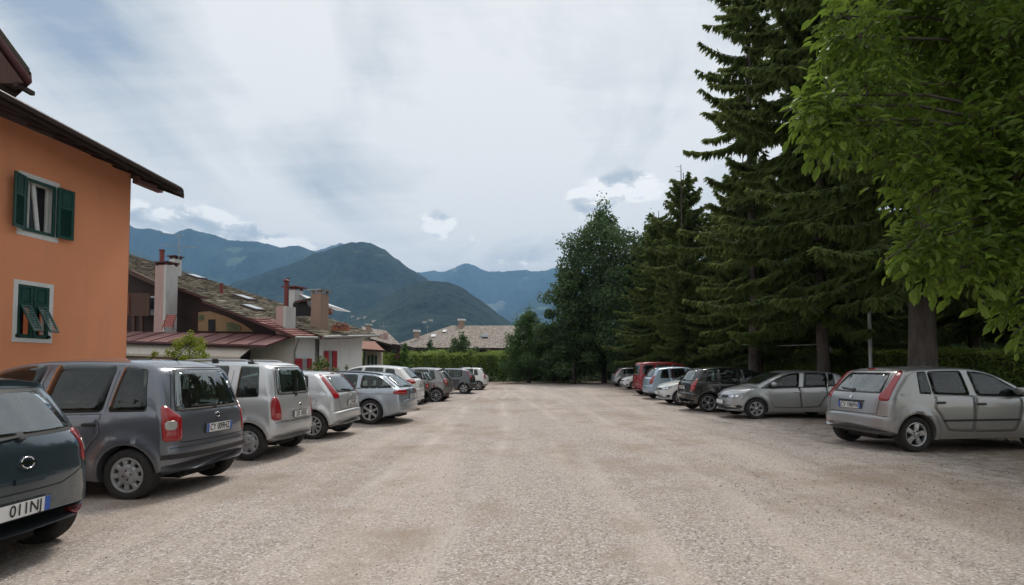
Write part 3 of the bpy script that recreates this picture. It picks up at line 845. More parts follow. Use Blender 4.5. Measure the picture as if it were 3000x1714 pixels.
def build_car(spec, name, label, group, loc, heading, color, style, scale=1.0, detail=2, cat='car', hidden_plate=False):
    """spec Car; loc = ground point between the rear wheels; heading: angle of +x axis"""
    s = spec; e = empty(name, loc, heading, label, cat, group); e.scale = (scale,) * 3
    pm = paint(*color)
    if not getattr(s, 'opened', False): s.open_cabin()
    body = link('body', s.body.copy(), e, [pm, BLACK, UNDER, CABIN])
    hb_ = s.beltz(1.0)
    def seat(x, y, w_, hh):
        mb = MB()
        def rb(x0, x1, y0, y1, z0, z1, lean=0):
            vs = []; fs = []
            for i, z in enumerate((z0, z0 + .04, z1 - .05, z1)):
                g = .03 if i in (0, 3) else 0; sh = lean * (z - z0)
                for (a, b) in ((x0 + g, y0 + g), (x1 - g, y0 + g), (x1, (y0 + y1) / 2), (x1 - g, y1 - g), (x0 + g, y1 - g)): vs.append((a + sh, b, z))
            for i in range(3):
                for j in range(5): fs.append((i * 5 + j, i * 5 + (j + 1) % 5, (i + 1) * 5 + (j + 1) % 5, (i + 1) * 5 + j))
            fs += [(0, 1, 2, 3, 4), (19, 18, 17, 16, 15)]; mb.add(vs, fs, 0, True)
        rb(x, x + .48, y - w_ / 2, y + w_ / 2, .56, .72); rb(x - .06, x + .06, y - w_ / 2, y + w_ / 2, .66, hh, -.22)
        hs = (y,) if w_ < .7 else (y - w_ / 3, y + w_ / 3)
        for q in hs: rb(x - .20, x - .11, q - .12, q + .12, hh + .02, hh + .20, -.1)
        mb.build('seat', [SEATM], e)
    top_ = s.topz(1.0) - .40
    seat(1.18, .36, .46, min(hb_ + .12, top_)); seat(1.18, -.36, .46, min(hb_ + .12, top_)); seat(.34, 0, 1.16, min(hb_ + .06, top_))
    D = s.parts
    # seams + door skins
    sm = MB()
    for sg, v in ((1, 'L'), (-1, 'R')):
        for dr in D.get('doors', ()):
            s.ribbon(sm, v, dr, .0075, .0012, closed=True)
        for ln in D.get('lines', ()): s.ribbon(sm, v, ln, .007, .0012)
    if D.get('gate'): s.ribbon(sm, 'B', D['gate'], .010, .0014, closed=True)
    for ln in D.get('rlines', ()): s.ribbon(sm, 'B', ln, .007, .0012)
    if D.get('bonnet'): s.ribbon(sm, 'T', D['bonnet'], .009, .0014)
    link('panel_gap', sm.mesh('panel_gap'), body, [SEAM])
    for v in 'LR':
        for dr in D.get('doors', ()):
            cx = sum(p[0] for p in dr) / len(dr); cz = sum(p[1] for p in dr) / len(dr)
            ins = [(p[0] + (.006 if p[0] < cx else -.006), p[1] + (.006 if p[1] < cz else -.006)) for p in dr]
            mb = MB(); s.patch(mb, v, ins, .0022, K=7, rounds=1, dens=.05, thick=.002)
            do = mb.build('door', [pm], e)
            hx, hz = min(p[0] for p in dr) + .13, s.beltz(cx) - .115
            hb = MB(); s.patch(hb, v, [(hx - .085, hz - .02), (hx + .085, hz - .02), (hx + .085, hz + .02), (hx - .085, hz + .02)], .03, thick=.028)
            hb.build('door_handle', [BLACK if D.get('blackhandle') else pm], do)
    # windows
    for v in 'LR':
        for wn in D['windows']:
            mb = MB(); s.patch(mb, v, s.win(*wn) if not isinstance(wn[0], tuple) else wn, .003, K=4, rounds=2)
            mb.build('window', [GLASS], e)
        for tr in D.get('sidetrim', ()):
            mb = MB(); s.ribbon(mb, v, tr[0], tr[1], .010, thick=.010); mb.build('side_moulding', [BLACK if len(tr) < 3 else pm], e)
        if D.get('winframe'):
            mb = MB(); s.ribbon(mb, v, s.win(*D['winframe']), .022, .002, closed=True); mb.build('window_surround', [BLACK], e)
    mb = MB(); s.patch(mb, 'B', D['rear_glass'], .004, K=6, rounds=2); rg = mb.build('rear_window', [REARG], e)
    mb = MB(); s.ribbon(mb, 'B', D['rear_glass'], .03, .003, closed=True); mb.build('rubber_seal', [BLACK], rg)
    mb = MB(); s.patch(mb, 'F', D['windscreen'], .004, K=7, rounds=2); mb.build('windscreen', [GLASS], e)
    # lights
    for sg in (1, -1):
        mb = MB()
        for (v, out_, mi) in D['tail']:
            o2 = [(p[0] * (sg if v == 'B' else 1), p[1]) for p in out_]
            vv_ = v if v == 'B' else (('C' if sg > 0 else 'c') if v == 'C' else ('L' if sg > 0 else 'R'))
            s.patch(mb, vv_, o2, .009 if mi == 0 else .012, mi=mi, thick=.014, rounds=1, K=6, dens=.05)
        mb.build('taillight', [RED, CLEAR, PINK, BLACK], e)
        mb = MB()
        for (v, out_, mi) in D['head']:
            o2 = [(p[0] * (sg if v == 'F' else 1), p[1]) for p in out_]
            vv_ = v if v == 'F' else (('D' if sg > 0 else 'd') if v == 'D' else ('L' if sg > 0 else 'R'))
            s.patch(mb, vv_, o2, .006 if mi == 0 else .009, mi=mi, thick=.012, rounds=1, K=6, dens=.05)
        mb.build('headlight', [HEADL, CHROME, AMBER], e)
    for (v, out_, off) in D.get('black', ()):
        for sg in ((1, -1) if v == 'S' else (1,)):
            mb = MB(); s.patch(mb, v if v != 'S' else ('L' if sg > 0 else 'R'), out_, off, rounds=1, thick=off + .002)
            mb.build('grille' if v == 'F' else 'trim_panel', [BLACK], e)
    for (v, pts, wd, off, bl) in D.get('strips', ()):
        for sg in ((1, -1) if v == 'S' else (1,)):
            mb = MB(); s.ribbon(mb, v if v != 'S' else ('L' if sg > 0 else 'R'), pts, wd, off, thick=off + .003); mb.build('bumper_strip', [BLACK if bl else pm], e)
    for (y, z, w_, h_) in D.get('reflectors', ()):
        for sg in (1, -1):
            mb = MB(); s.patch(mb, 'B', [(sg * y - w_, z - h_), (sg * y + w_, z - h_), (sg * y + w_, z + h_), (sg * y - w_, z + h_)], .006, rounds=1); mb.build('reflector', [RED], e)
    if D.get('brake3'):
        y, z = D['brake3']; mb = MB(); s.patch(mb, 'B', [(-y, z - .012), (y, z - .012), (y, z + .012), (-y, z + .012)], .012, rounds=1, thick=.014); mb.build('brake_light', [RED], e)
    # wheels
    tyre, rim = wheel_meshes(s.r, s.tw, style)
    for cx in (0, s.wb):
        for sg in (1, -1):
            wo_ = link('wheel', tyre, e, [RUBBER] if not tyre.materials else ())
            wo_.location = (cx, sg * (s.W / 2 - s.tw / 2 - .022), s.r); wo_.rotation_euler = (0, random.random() * 6, 0 if sg > 0 else math.pi)
            ro_ = link('rim', rim, wo_, ([ALLOY if style[0] != 'cap' else HUBCAP, UNDER]) if not rim.materials else ())
    ax = MB(); 
    for cx in (0, s.wb): ax.tube([(cx, -s.W / 2 + .2, s.r - .02), (cx, s.W / 2 - .2, s.r - .02)], .045, 8)
    ax.box(s.xr + .3, s.xf - .4, -.35, .35, s.zb - .015, s.zb + .05)
    ax.tube([(s.xr + .16, -.42 * (1 if D.get('exh', 1) > 0 else -1), s.zb + .07), (s.xr + .9, -.38 * (1 if D.get('exh', 1) > 0 else -1), s.zb + .05)], .028, 10)
    ax.build('underbody', [UNDER], e)
    # mirrors
    for sg in (1, -1):
        mx, mz = D['mirror']; h, nr = s.hit('L' if sg > 0 else 'R', mx, mz)
        mb = MB()
        c = Vector((mx, sg * (abs(h.y) + .13), mz + .05)); vs = []; fs = []; na, nb = 10, 14
        for i in range(na + 1):
            ph = math.pi * i / na
            for j in range(nb):
                q = 2 * math.pi * j / nb
                f = lambda v, p: math.copysign(abs(v) ** p, v)
                x_ = f(math.cos(ph), .8); rr = math.sin(ph) ** .55
                vs.append(c + Vector((x_ * .075 - (0 if x_ > 0 else -.04 * 0), sg * rr * f(math.cos(q), .7) * .105, rr * f(math.sin(q), .7) * .07)))
        for i in range(na):
            for j in range(nb): fs.append((i * nb + j, i * nb + (j + 1) % nb, (i + 1) * nb + (j + 1) % nb, (i + 1) * nb + j))
        mb.add(vs, fs, 0, True)
        mb.tube([h, c + Vector((0, -sg * .05, -.03))], .022, 8, 1)
        mb.build('mirror', [BLACK if D.get('blackmirror') else pm, BLACK], e)
    # wiper
    if D.get('wiper'):
        (y0, z0), (y1, z1) = D['wiper']
        mb = MB(); s.ribbon(mb, 'B', [(y0, z0), (y1, z1)], .016, .026, thick=.012); s.patch(mb, 'B', [(y0 - .03, z0 - .03), (y0 + .03, z0 - .03), (y0 + .03, z0 + .03), (y0 - .03, z0 + .03)], .022, thick=.02)
        mb.build('wiper', [BLACK], e)
    if D.get('badge'):
        z = D['badge']; h, nr = s.hit('B', 0, z); q = nr.to_track_quat('Z', 'Y').to_matrix().to_4x4(); M = Matrix.Translation(h + nr * .008) @ q
        mb = MB(); vs = []
        rr = D.get('badger', .036)
        ring = [(M @ Vector((math.cos(6.2832 * k / 20) * rr, math.sin(6.2832 * k / 20) * rr * .85, 0))) for k in range(21)]
        mb.tube(ring, .006, 6)
        if D.get('badgebar'): mb.slab([M @ Vector(p) for p in ((-rr - .012, -.010, 0), (rr + .012, -.010, 0), (rr + .012, .010, 0), (-rr - .012, .010, 0))], nr * .008)
        else: mb.slab([M @ Vector((math.cos(6.2832 * k / 12) * rr * .7, math.sin(6.2832 * k / 12) * rr * .7, 0)) for k in range(12)], nr * .006)
        mb.build('badge', [CHROME], e)
    if D.get('fbadge'):
        z = D['fbadge']; h, nr = s.hit('F', 0, z); q = nr.to_track_quat('Z', 'Y').to_matrix().to_4x4(); M = Matrix.Translation(h + nr * .008) @ q
        mb = MB(); mb.tube([(M @ Vector((math.cos(6.2832 * k / 20) * .055, math.sin(6.2832 * k / 20) * .055, 0))) for k in range(21)], .006, 6)
        mb.tube([M @ Vector((-.035, .03, 0)), M @ Vector((0, -.04, 0)), M @ Vector((.035, .03, 0))], .005, 5); mb.build('badge', [CHROME], e)
    if D.get('rails'):
        x0, x1, yy = D['rails'][:3]; rm = BLACK if D.get('railblack') else ALLOY
        for sg in (1, -1):
            mb = MB(); pts = []
            for k in range(13):
                x = x0 + (x1 - x0) * k / 12; h, nr = s.hit('T', x, sg * yy)
                up = .055 * min(1, 6 * min(k, 12 - k) / 12) if D.get('railraised', 1) else .012
                pts.append((x, sg * yy, h.z + up))
            mb.tube(pts, .014, 8)
            for k in (1, 6, 11):
                h, nr = s.hit('T', pts[k][0], sg * yy); mb.box(pts[k][0] - .05, pts[k][0] + .05, sg * yy - .018, sg * yy + .018, h.z - .01, pts[k][2] + .012, 1)
            mb.build('roof_rail', [rm, BLACK], e)
    for bx in D.get('bars', ()):
        h, nr = s.hit('T', bx, 0); mb = MB(); mb.tube([(bx, -.62, h.z + .10), (bx, .62, h.z + .10)], .018, 8)
        for sg in (1, -1): mb.box(bx - .03, bx + .03, sg * .58 - .02, sg * .58 + .02, s.hit('T', bx, sg * .58)[0].z - .01, h.z + .09, 0)
        mb.build('roof_bar', [BLACK], e)
    if D.get('antenna'):
        ax_, ang = D['antenna']; h, nr = s.hit('T', ax_, 0); mb = MB()
        mb.tube([h, h + Vector((-math.cos(ang) * .34, 0, math.sin(ang) * .34))], [.007, .003], 6); mb.box(ax_ - .03, ax_ + .03, -.015, .015, h.z - .005, h.z + .015)
        mb.build('antenna', [BLACK], e)
    if D.get('cap'):
        x, z, rr = D['cap']; mb = MB(); s.ribbon(mb, 'L', [(x + rr * math.cos(k * .5236), z + rr * math.sin(k * .5236)) for k in range(12)], .006, .0012, closed=True); mb.build('fuel_flap', [SEAM], e)
    # plates
    if D.get('rplate') and spec_plate.get(label):
        z, text, blue = D['rplate'], *spec_plate[label]
        h, nr = s.hit('B', D.get('rplate_y', 0), z)
        plate(e, (h.x - .012, h.y, z), (0, -math.atan2(nr.z, -nr.x) if abs(nr.x) > .3 else 0, 0), text, blue)
    if D.get('fplate'):
        z = D['fplate']; h, nr = s.hit('F', 0, z)
        plate(e, (h.x + .012, 0, z), (0, 0, math.pi), None, False)
    return e
spec_plate = {}
def arch(s_r, x, n=5, pad=.09, r0=None):
    """points of the wheel-arch edge from low-front to up"""
    rr = s_r + pad
    return rr
def mirror_lo(door, sill): return door
# ---- compact people carrier (grey, nearest complete car)
MPV = Car(ro=.62, wb=2.51, fo=.80, W=1.70, r=.30, belt=(1.02, .95), flare=.022, tum=.15, zb=.20,
    top=[(-.60, .36), (-.63, .46), (-.625, .575, 1), (-.59, .60, 1), (-.575, .64), (-.565, .80), (-.54, .985, 1), (-.50, 1.06), (-.385, 1.38), (-.33, 1.50), (-.25, 1.575), (-.08, 1.625), (.4, 1.655), (1.0, 1.66), (1.5, 1.625), (1.85, 1.53), (2.72, 1.06, 1), (3.0, .98), (3.2, .88), (3.29, .72), (3.31, .55), (3.29, .38)])
MPV.parts = dict(
    doors=[[(.34, 1.0), (.36, .90), (.33, .78), (.43, .66), (.53, .5), (.60, .36), (1.18, .33), (1.22, .60), (1.24, .97)], [(1.26, .97), (1.24, .60), (1.20, .33), (1.95, .33), (2.06, .55), (2.15, .80), (2.20, .95)]],
    lines=[[(.30, 1.02), (.26, 1.25), (.22, 1.5)], [(1.25, .98), (1.18, 1.3), (1.12, 1.55)]],
    windows=[(-.20, .27, -.12, .17), (.34, 1.16, .26, 1.04), (1.29, 2.42, 1.17, 1.80)],
    rear_glass=[(-.62, 1.03), (.62, 1.03), (.56, 1.25), (.47, 1.50), (-.47, 1.50), (-.56, 1.25)],
    windscreen=[(-.60, 1.10), (.60, 1.10), (.50, 1.50), (-.50, 1.50)],
    gate=[(-.62, .655), (.62, .655), (.64, .85), (.68, 1.0), (.58, 1.35), (.50, 1.54), (-.50, 1.54), (-.58, 1.35), (-.68, 1.0), (-.64, .85)],
    rlines=[[(-.74, .60), (.74, .60)]],
    tail=[('C', [(-.13, .68), (.07, .68), (.085, .90), (.09, 1.09), (.03, 1.09), (-.05, 1.01), (-.125, .95)], 0), ('C', [(-.075, .81), (.05, .81), (.05, .915), (-.075, .915)], 1)],
    head=[('F', [(.45, .72), (.78, .74), (.80, .88), (.50, .84)], 0), ('S', [(2.98, .74), (3.2, .72), (3.2, .86), (2.9, .92)], 0)],
    strips=[('B', [(-.74, .50), (.74, .50)], .055, .016, 1), ('S', [(-.50, .50), (-.40, .50)], .055, .014, 1)],
    rplate=.785, wiper=((.0, 1.06), (.42, 1.07)), badge=.935, badgebar=True, mirror=(2.12, 1.0), antenna=(.05, .85), blackhandle=True, exh=-1)
# ---- tall narrow wagon with roof rails
WAGON = Car(ro=.60, wb=2.36, fo=.70, W=1.62, r=.29, belt=(1.04, .96), flare=.02, tum=.11, zb=.20,
    top=[(-.58, .38), (-.61, .47), (-.60, .585, 1), (-.56, .61, 1), (-.55, .68), (-.54, .85), (-.52, 1.0, 1), (-.49, 1.10), (-.41, 1.42), (-.36, 1.55), (-.28, 1.615), (-.1, 1.645), (.5, 1.665), (1.2, 1.66), (1.55, 1.60), (1.85, 1.47), (2.42, 1.05, 1), (2.7, .96), (2.95, .86), (3.04, .70), (3.06, .5), (3.03, .38)])
WAGON.parts = dict(
    doors=[[(.36, 1.02), (.38, .90), (.36, .78), (.44, .66), (.52, .5), (.60, .36), (1.08, .33), (1.12, .60), (1.13, 1.0)], [(1.15, 1.0), (1.14, .60), (1.10, .33), (1.80, .33), (1.90, .55), (1.98, .80), (2.0, .97)]],
    lines=[[(.34, 1.03), (.31, 1.5)], [(1.14, 1.0), (1.12, 1.5)]],
    windows=[(-.17, .23, -.12, .20), (.42, 1.06, .40, 1.04), (1.20, 2.12, 1.18, 1.62)],
    rear_glass=[(-.58, 1.09), (.58, 1.09), (.55, 1.3), (.49, 1.54), (-.49, 1.54), (-.55, 1.3)],
    windscreen=[(-.58, 1.10), (.58, 1.10), (.50, 1.48), (-.50, 1.48)],
    gate=[(-.60, .63), (.60, .63), (.62, .85), (.64, 1.05), (.58, 1.35), (.52, 1.58), (-.52, 1.58), (-.58, 1.35), (-.64, 1.05), (-.62, .85)],
    rlines=[[(-.70, .61), (.70, .61)], [(-.70, .40), (.70, .40)]],
    tail=[('C', [(-.13, .65), (.055, .65), (.075, .93), (.04, 1.04), (-.04, 1.05), (-.09, .93)], 0), ('C', [(-.10, .69), (-.015, .69), (-.015, .77), (-.10, .77)], 2)],
    head=[('F', [(.45, .70), (.74, .72), (.76, .86), (.50, .84)], 0), ('S', [(2.78, .72), (2.96, .70), (2.96, .84), (2.74, .90)], 0)],
    rplate=.725, wiper=((.10, 1.07), (-.06, 1.34)), badge=.88, badger=.03, mirror=(1.95, 1.02), rails=(-.05, 1.5, .56), cap=(-.12 + .25, .80, .075), exh=-1)
# ---- small three-door hatch with tall pillar lamps
def hatch_parts(three=True):
    d = dict(
    rear_glass=[(-.56, 1.0), (.56, 1.0), (.51, 1.18), (.45, 1.325), (-.45, 1.325), (-.51, 1.18)],
    windscreen=[(-.60, 1.0), (.60, 1.0), (.50, 1.36), (-.50, 1.36)],
    gate=[(-.56, .63), (.56, .63), (.58, .80), (.60, .98), (.50, 1.38), (-.50, 1.38), (-.60, .98), (-.58, .80)],
    rlines=[[(-.72, .60), (-.56, .60)], [(.56, .60), (.72, .60)]],
    tail=[('C', [(-.12, .86), (.03, .86), (.06, .97), (.13, 1.14), (.235, 1.36), (.165, 1.385), (.065, 1.22), (-.03, 1.04), (-.115, .96)], 0)],
    head=[('F', [(.42, .64), (.78, .68), (.80, .82), (.50, .78)], 0), ('S', [(2.84, .68), (3.08, .66), (3.08, .80), (2.76, .86)], 0)],
    black=[('F', [(-.32, .60), (.32, .60), (.32, .70), (-.32, .70)], .004), ('F', [(-.5, .32), (.5, .32), (.5, .44), (-.5, .44)], .004)],
    rplate=.76, wiper=((.0, 1.02), (.34, 1.05)), badge=.90, badger=.026, mirror=(1.98, .98), reflectors=[(.56, .40, .06, .012)], brake3=(.09, 1.40), cap=(-.02, .80, .075), exh=-1, blackhandle=True)
    if three:
        d['doors'] = [[(.98, .96), (.97, .6), (1.0, .34), (1.95, .33), (2.04, .5), (2.10, .75), (2.14, .92)]]
        d['windows'] = [(.10, .86, .14, .82), (1.0, 2.20, .94, 1.62)]
    else:
        d['doors'] = [[(.36, .98), (.37, .85), (.33, .76), (.43, .64), (.52, .5), (.60, .36), (1.10, .33), (1.13, .60), (1.15, .95)], [(1.17, .95), (1.15, .60), (1.12, .33), (1.93, .33), (2.03, .5), (2.08, .75), (2.12, .92)]]
        d['windows'] = [(.10, .33, .13, .30), (.35, 1.08, .33, 1.0), (1.20, 2.26, 1.12, 1.66)]
        d['sidetrim'] = [([(.50, .53), (2.0, .53)], .035)]
        d['lines'] = [[(.37, .98), (.33, 1.34)]]
    return d
HTOP = [(-.62, .36), (-.645, .45), (-.63, .59, 1), (-.575, .62, 1), (-.565, .70), (-.545, .85), (-.52, .95, 1), (-.46, 1.04), (-.22, 1.30), (-.12, 1.385), (-.02, 1.425), (.3, 1.45), (.9, 1.465), (1.35, 1.44), (1.7, 1.345), (2.42, .985, 1), (2.75, .92), (3.05, .82), (3.15, .70), (3.18, .52), (3.15, .36)]
HATCH3 = Car(ro=.64, wb=2.49, fo=.72, W=1.68, r=.30, belt=(.985, .90), flare=.026, top=HTOP); HATCH3.parts = hatch_parts(True)
HATCH5 = Car(ro=.64, wb=2.49, fo=.72, W=1.68, r=.30, belt=(.985, .90), flare=.026, top=HTOP); HATCH5.parts = hatch_parts(False)
HATCH5.parts['strips'] = [('B', [(-.30, .835), (.30, .835)], .032, .012, 1)]
# ---- estate
ESTATE = Car(ro=.98, wb=2.78, fo=.88, W=1.80, r=.325, belt=(.98, .90), flare=.012, tum=.22, zb=.17, crown=.05, tw=.21,
    top=[(-.96, .36), (-1.0, .48), (-.98, .635, 1), (-.93, .66, 1), (-.92, .78), (-.89, .94, 1), (-.82, .99), (-.45, 1.24), (-.34, 1.315), (-.25, 1.35, 1), (.0, 1.39), (.5, 1.425), (1.1, 1.43), (1.6, 1.37), (1.95, 1.24), (2.45, .99, 1), (2.9, .93), (3.35, .82), (3.55, .70), (3.62, .52), (3.58, .34)])
ESTATE.parts = dict(
    doors=[[(.40, .96), (.40, .85), (.36, .76), (.47, .64), (.56, .5), (.62, .34), (1.20, .31), (1.24, .60), (1.27, .92)], [(1.29, .92), (1.27, .60), (1.22, .31), (2.12, .31), (2.22, .5), (2.28, .72), (2.34, .9)]],
    lines=[[(-.85, .80), (.38, .82)]],
    windows=[(-.62, .30, -.28, .26), (.40, 1.18, .38, 1.12), (1.32, 2.36, 1.26, 1.82)],
    winframe=(-.66, 2.40, -.30, 1.84, .075, .01),
    rear_glass=[(-.60, .99), (.60, .99), (.54, 1.15), (.48, 1.29), (-.48, 1.29), (-.54, 1.15)],
    windscreen=[(-.64, 1.0), (.64, 1.0), (.52, 1.30), (-.52, 1.30)],
    gate=[(-.52, .66), (.52, .66), (.60, .80), (.62, .97), (.52, 1.31), (-.52, 1.31), (-.62, .97), (-.60, .80)],
    tail=[('C', [(-.30, .78), (.15, .80), (.19, .86), (.12, .91), (-.30, .92)], 0), ('C', [(-.22, .82), (.05, .83), (.05, .85), (-.22, .845)], 2)],
    head=[('F', [(.45, .60), (.82, .62), (.84, .74), (.50, .74)], 0), ('S', [(3.2, .62), (3.45, .60), (3.42, .74), (3.15, .76)], 0)],
    rplate=.73, badge=.88, mirror=(2.18, .96), rails=(-.25, 1.55, .56), railblack=True, railraised=0, rlines=[[(-.8, .47), (.8, .47)]], exh=-1, wiper=((0, 1.0), (.3, 1.02)))
# ---- crossover with black sills
CROSS = Car(ro=.85, wb=2.63, fo=.83, W=1.78, r=.345, belt=(1.10, .98), flare=.02, tum=.2, zb=.24, rc=.1, tw=.21,
    top=[(-.84, .42), (-.87, .52), (-.85, .76, 1), (-.80, .79, 1), (-.79, .88), (-.74, 1.06, 1), (-.66, 1.12), (-.40, 1.36), (-.28, 1.48), (-.22, 1.53, 1), (.2, 1.58), (.8, 1.61), (1.3, 1.59), (1.65, 1.50), (2.40, 1.07, 1), (2.85, 1.0), (3.2, .90), (3.40, .76), (3.46, .58), (3.42, .42)],
    clad=lambda x, y, z: z < (.52 if x < -.3 or x > 3.0 else .36))
CROSS.parts = dict(
    doors=[[(.42, 1.08), (.42, .95), (.38, .84), (.47, .72), (.57, .55), (.62, .40), (1.12, .38), (1.16, .65), (1.18, 1.02)], [(1.20, 1.02), (1.18, .65), (1.14, .38), (1.98, .38), (2.08, .6), (2.15, .82), (2.2, .98)]],
    windows=[(-.10, .34, -.02, .30, .10), (.42, 1.12, .38, 1.04), (1.22, 2.24, 1.15, 1.70)],
    rear_glass=[(-.56, 1.14), (.56, 1.14), (.50, 1.30), (.45, 1.46), (-.45, 1.46), (-.50, 1.30)],
    windscreen=[(-.62, 1.10), (.62, 1.10), (.50, 1.44), (-.50, 1.44)],
    gate=[(-.56, .68), (.56, .68), (.60, .92), (.62, 1.12), (.50, 1.49), (-.50, 1.49), (-.62, 1.12), (-.60, .92)],
    tail=[('C', [(-.20, .97), (.02, .93), (.22, 1.06), (.20, 1.10), (-.18, 1.10)], 0), ('C', [(-.13, 1.02), (.03, 1.0), (.10, 1.06), (-.12, 1.075)], 2)],
    head=[('F', [(.45, .78), (.80, .82), (.82, .94), (.50, .90)], 0), ('S', [(3.0, .80), (3.3, .78), (3.3, .90), (2.95, .96)], 0)],
    rplate=.86, badge=.98, mirror=(2.05, 1.06), wiper=((0, 1.16), (.3, 1.18)), exh=-1)
# ---- modern round hatch (the nearest teal car; also small hatches)
RTOP = [(-.60, .34), (-.645, .44), (-.64, .60), (-.60, .68, 1), (-.575, .74), (-.555, .84), (-.54, .92), (-.50, 1.0, 1), (-.44, 1.08), (-.24, 1.34), (-.18, 1.40), (-.22, 1.43, 1), (-.18, 1.455), (.1, 1.485), (.7, 1.51), (1.2, 1.49), (1.6, 1.40), (2.32, 1.02, 1), (2.65, .94), (2.95, .84), (3.10, .70), (3.14, .52), (3.11, .34)]
ROUND = Car(ro=.64, wb=2.45, fo=.69, W=1.67, r=.30, belt=(.99, .92), flare=.016, top=RTOP, rb=(.13, .13), rc=.11)
ROUND.parts = dict(
    doors=[[(.36, .98), (.37, .85), (.33, .76), (.43, .64), (.52, .5), (.60, .36), (1.06, .33), (1.09, .60), (1.11, .95)], [(1.13, .95), (1.11, .60), (1.08, .33), (1.88, .33), (1.98, .5), (2.04, .75), (2.08, .92)]],
    windows=[(.02, .32, .1, .30, .11), (.38, 1.04, .36, .96), (1.16, 2.16, 1.08, 1.58)],
    rear_glass=[(-.58, 1.03), (.58, 1.03), (.55, 1.15), (.47, 1.36), (-.47, 1.36), (-.55, 1.15)],
    windscreen=[(-.60, 1.05), (.60, 1.05), (.50, 1.38), (-.50, 1.38)],
    gate=[(-.58, .70), (-.30, .62), (.30, .62), (.58, .70), (.60, .85), (.62, 1.0), (.50, 1.38), (-.50, 1.38), (-.62, 1.0), (-.60, .85)],
    rlines=[[(-.76, .70), (-.58, .70)], [(.58, .70), (.76, .70)]],
    tail=[('C', [(-.13, .74), (.05, .77), (.10, .90), (.07, 1.03), (-.11, 1.02), (-.08, .90)], 0), ('C', [(-.05, .82), (.035, .83), (.045, .93), (-.04, .93)], 1)],
    head=[('F', [(.42, .66), (.74, .70), (.76, .86), (.48, .82)], 0), ('S', [(2.78, .70), (3.0, .68), (3.0, .84), (2.7, .90)], 0)],
    strips=[('B', [(-.12, .70), (.12, .70)], .04, .014, 0)],
    rplate=.50, wiper=((.0, 1.02), (.42, .985)), badge=.83, badger=.05, badgebar=True, mirror=(1.92, 1.0), reflectors=[(.60, .335, .11, .018)], exh=-1)
# ---- tall boxy one-box hatch (black, and light blue variants)
ABOX = Car(ro=.66, wb=2.57, fo=.72, W=1.76, r=.315, belt=(1.05, .94), flare=.018, tum=.17, zb=.20, rc=.1,
    top=[(-.66, .34), (-.69, .46), (-.675, .63, 1), (-.63, .66, 1), (-.62, .80), (-.59, 1.02, 1), (-.54, 1.08), (-.36, 1.36), (-.28, 1.46), (-.18, 1.52), (.2, 1.57), (.8, 1.595), (1.3, 1.56), (1.75, 1.44), (2.60, 1.02, 1), (2.95, .92), (3.18, .80), (3.26, .66), (3.29, .5), (3.26, .34)],
    clad=lambda x, y, z: z < .62 and x < -.32 or z < .3)
ABOX.parts = dict(
    doors=[[(.36, 1.04), (.37, .90), (.34, .80), (.44, .68), (.54, .5), (.60, .36), (1.16, .33), (1.19, .60), (1.21, .98)], [(1.23, .98), (1.21, .60), (1.18, .33), (2.02, .33), (2.12, .5), (2.18, .75), (2.22, .95)]],
    windows=[(-.14, .30, .0, .28, .11), (.38, 1.14, .36, 1.06), (1.26, 2.36, 1.18, 1.78)],
    rear_glass=[(-.60, 1.07), (.60, 1.07), (.55, 1.25), (.47, 1.46), (-.47, 1.46), (-.55, 1.25)],
    windscreen=[(-.62, 1.08), (.62, 1.08), (.50, 1.44), (-.50, 1.44)],
    gate=[(-.60, .67), (.60, .67), (.62, .85), (.64, 1.05), (.50, 1.49), (-.50, 1.49), (-.64, 1.05), (-.62, .85)],
    tail=[('C', [(-.13, .72), (.04, .74), (.10, .95), (.15, 1.14), (.08, 1.15), (-.02, 1.0), (-.12, .92)], 0), ('C', [(-.09, .83), (.05, .84), (.05, .87), (-.09, .86)], 2), ('C', [(-.08, .92), (.07, .94), (.07, .97), (-.07, .95)], 2)],
    head=[('F', [(.45, .70), (.78, .74), (.80, .86), (.50, .84)], 0), ('S', [(2.95, .74), (3.14, .70), (3.1, .84), (2.85, .90)], 0)],
    rplate=.84, badge=.97, mirror=(2.10, 1.02), wiper=((0, 1.09), (.3, 1.11)), exh=-1)
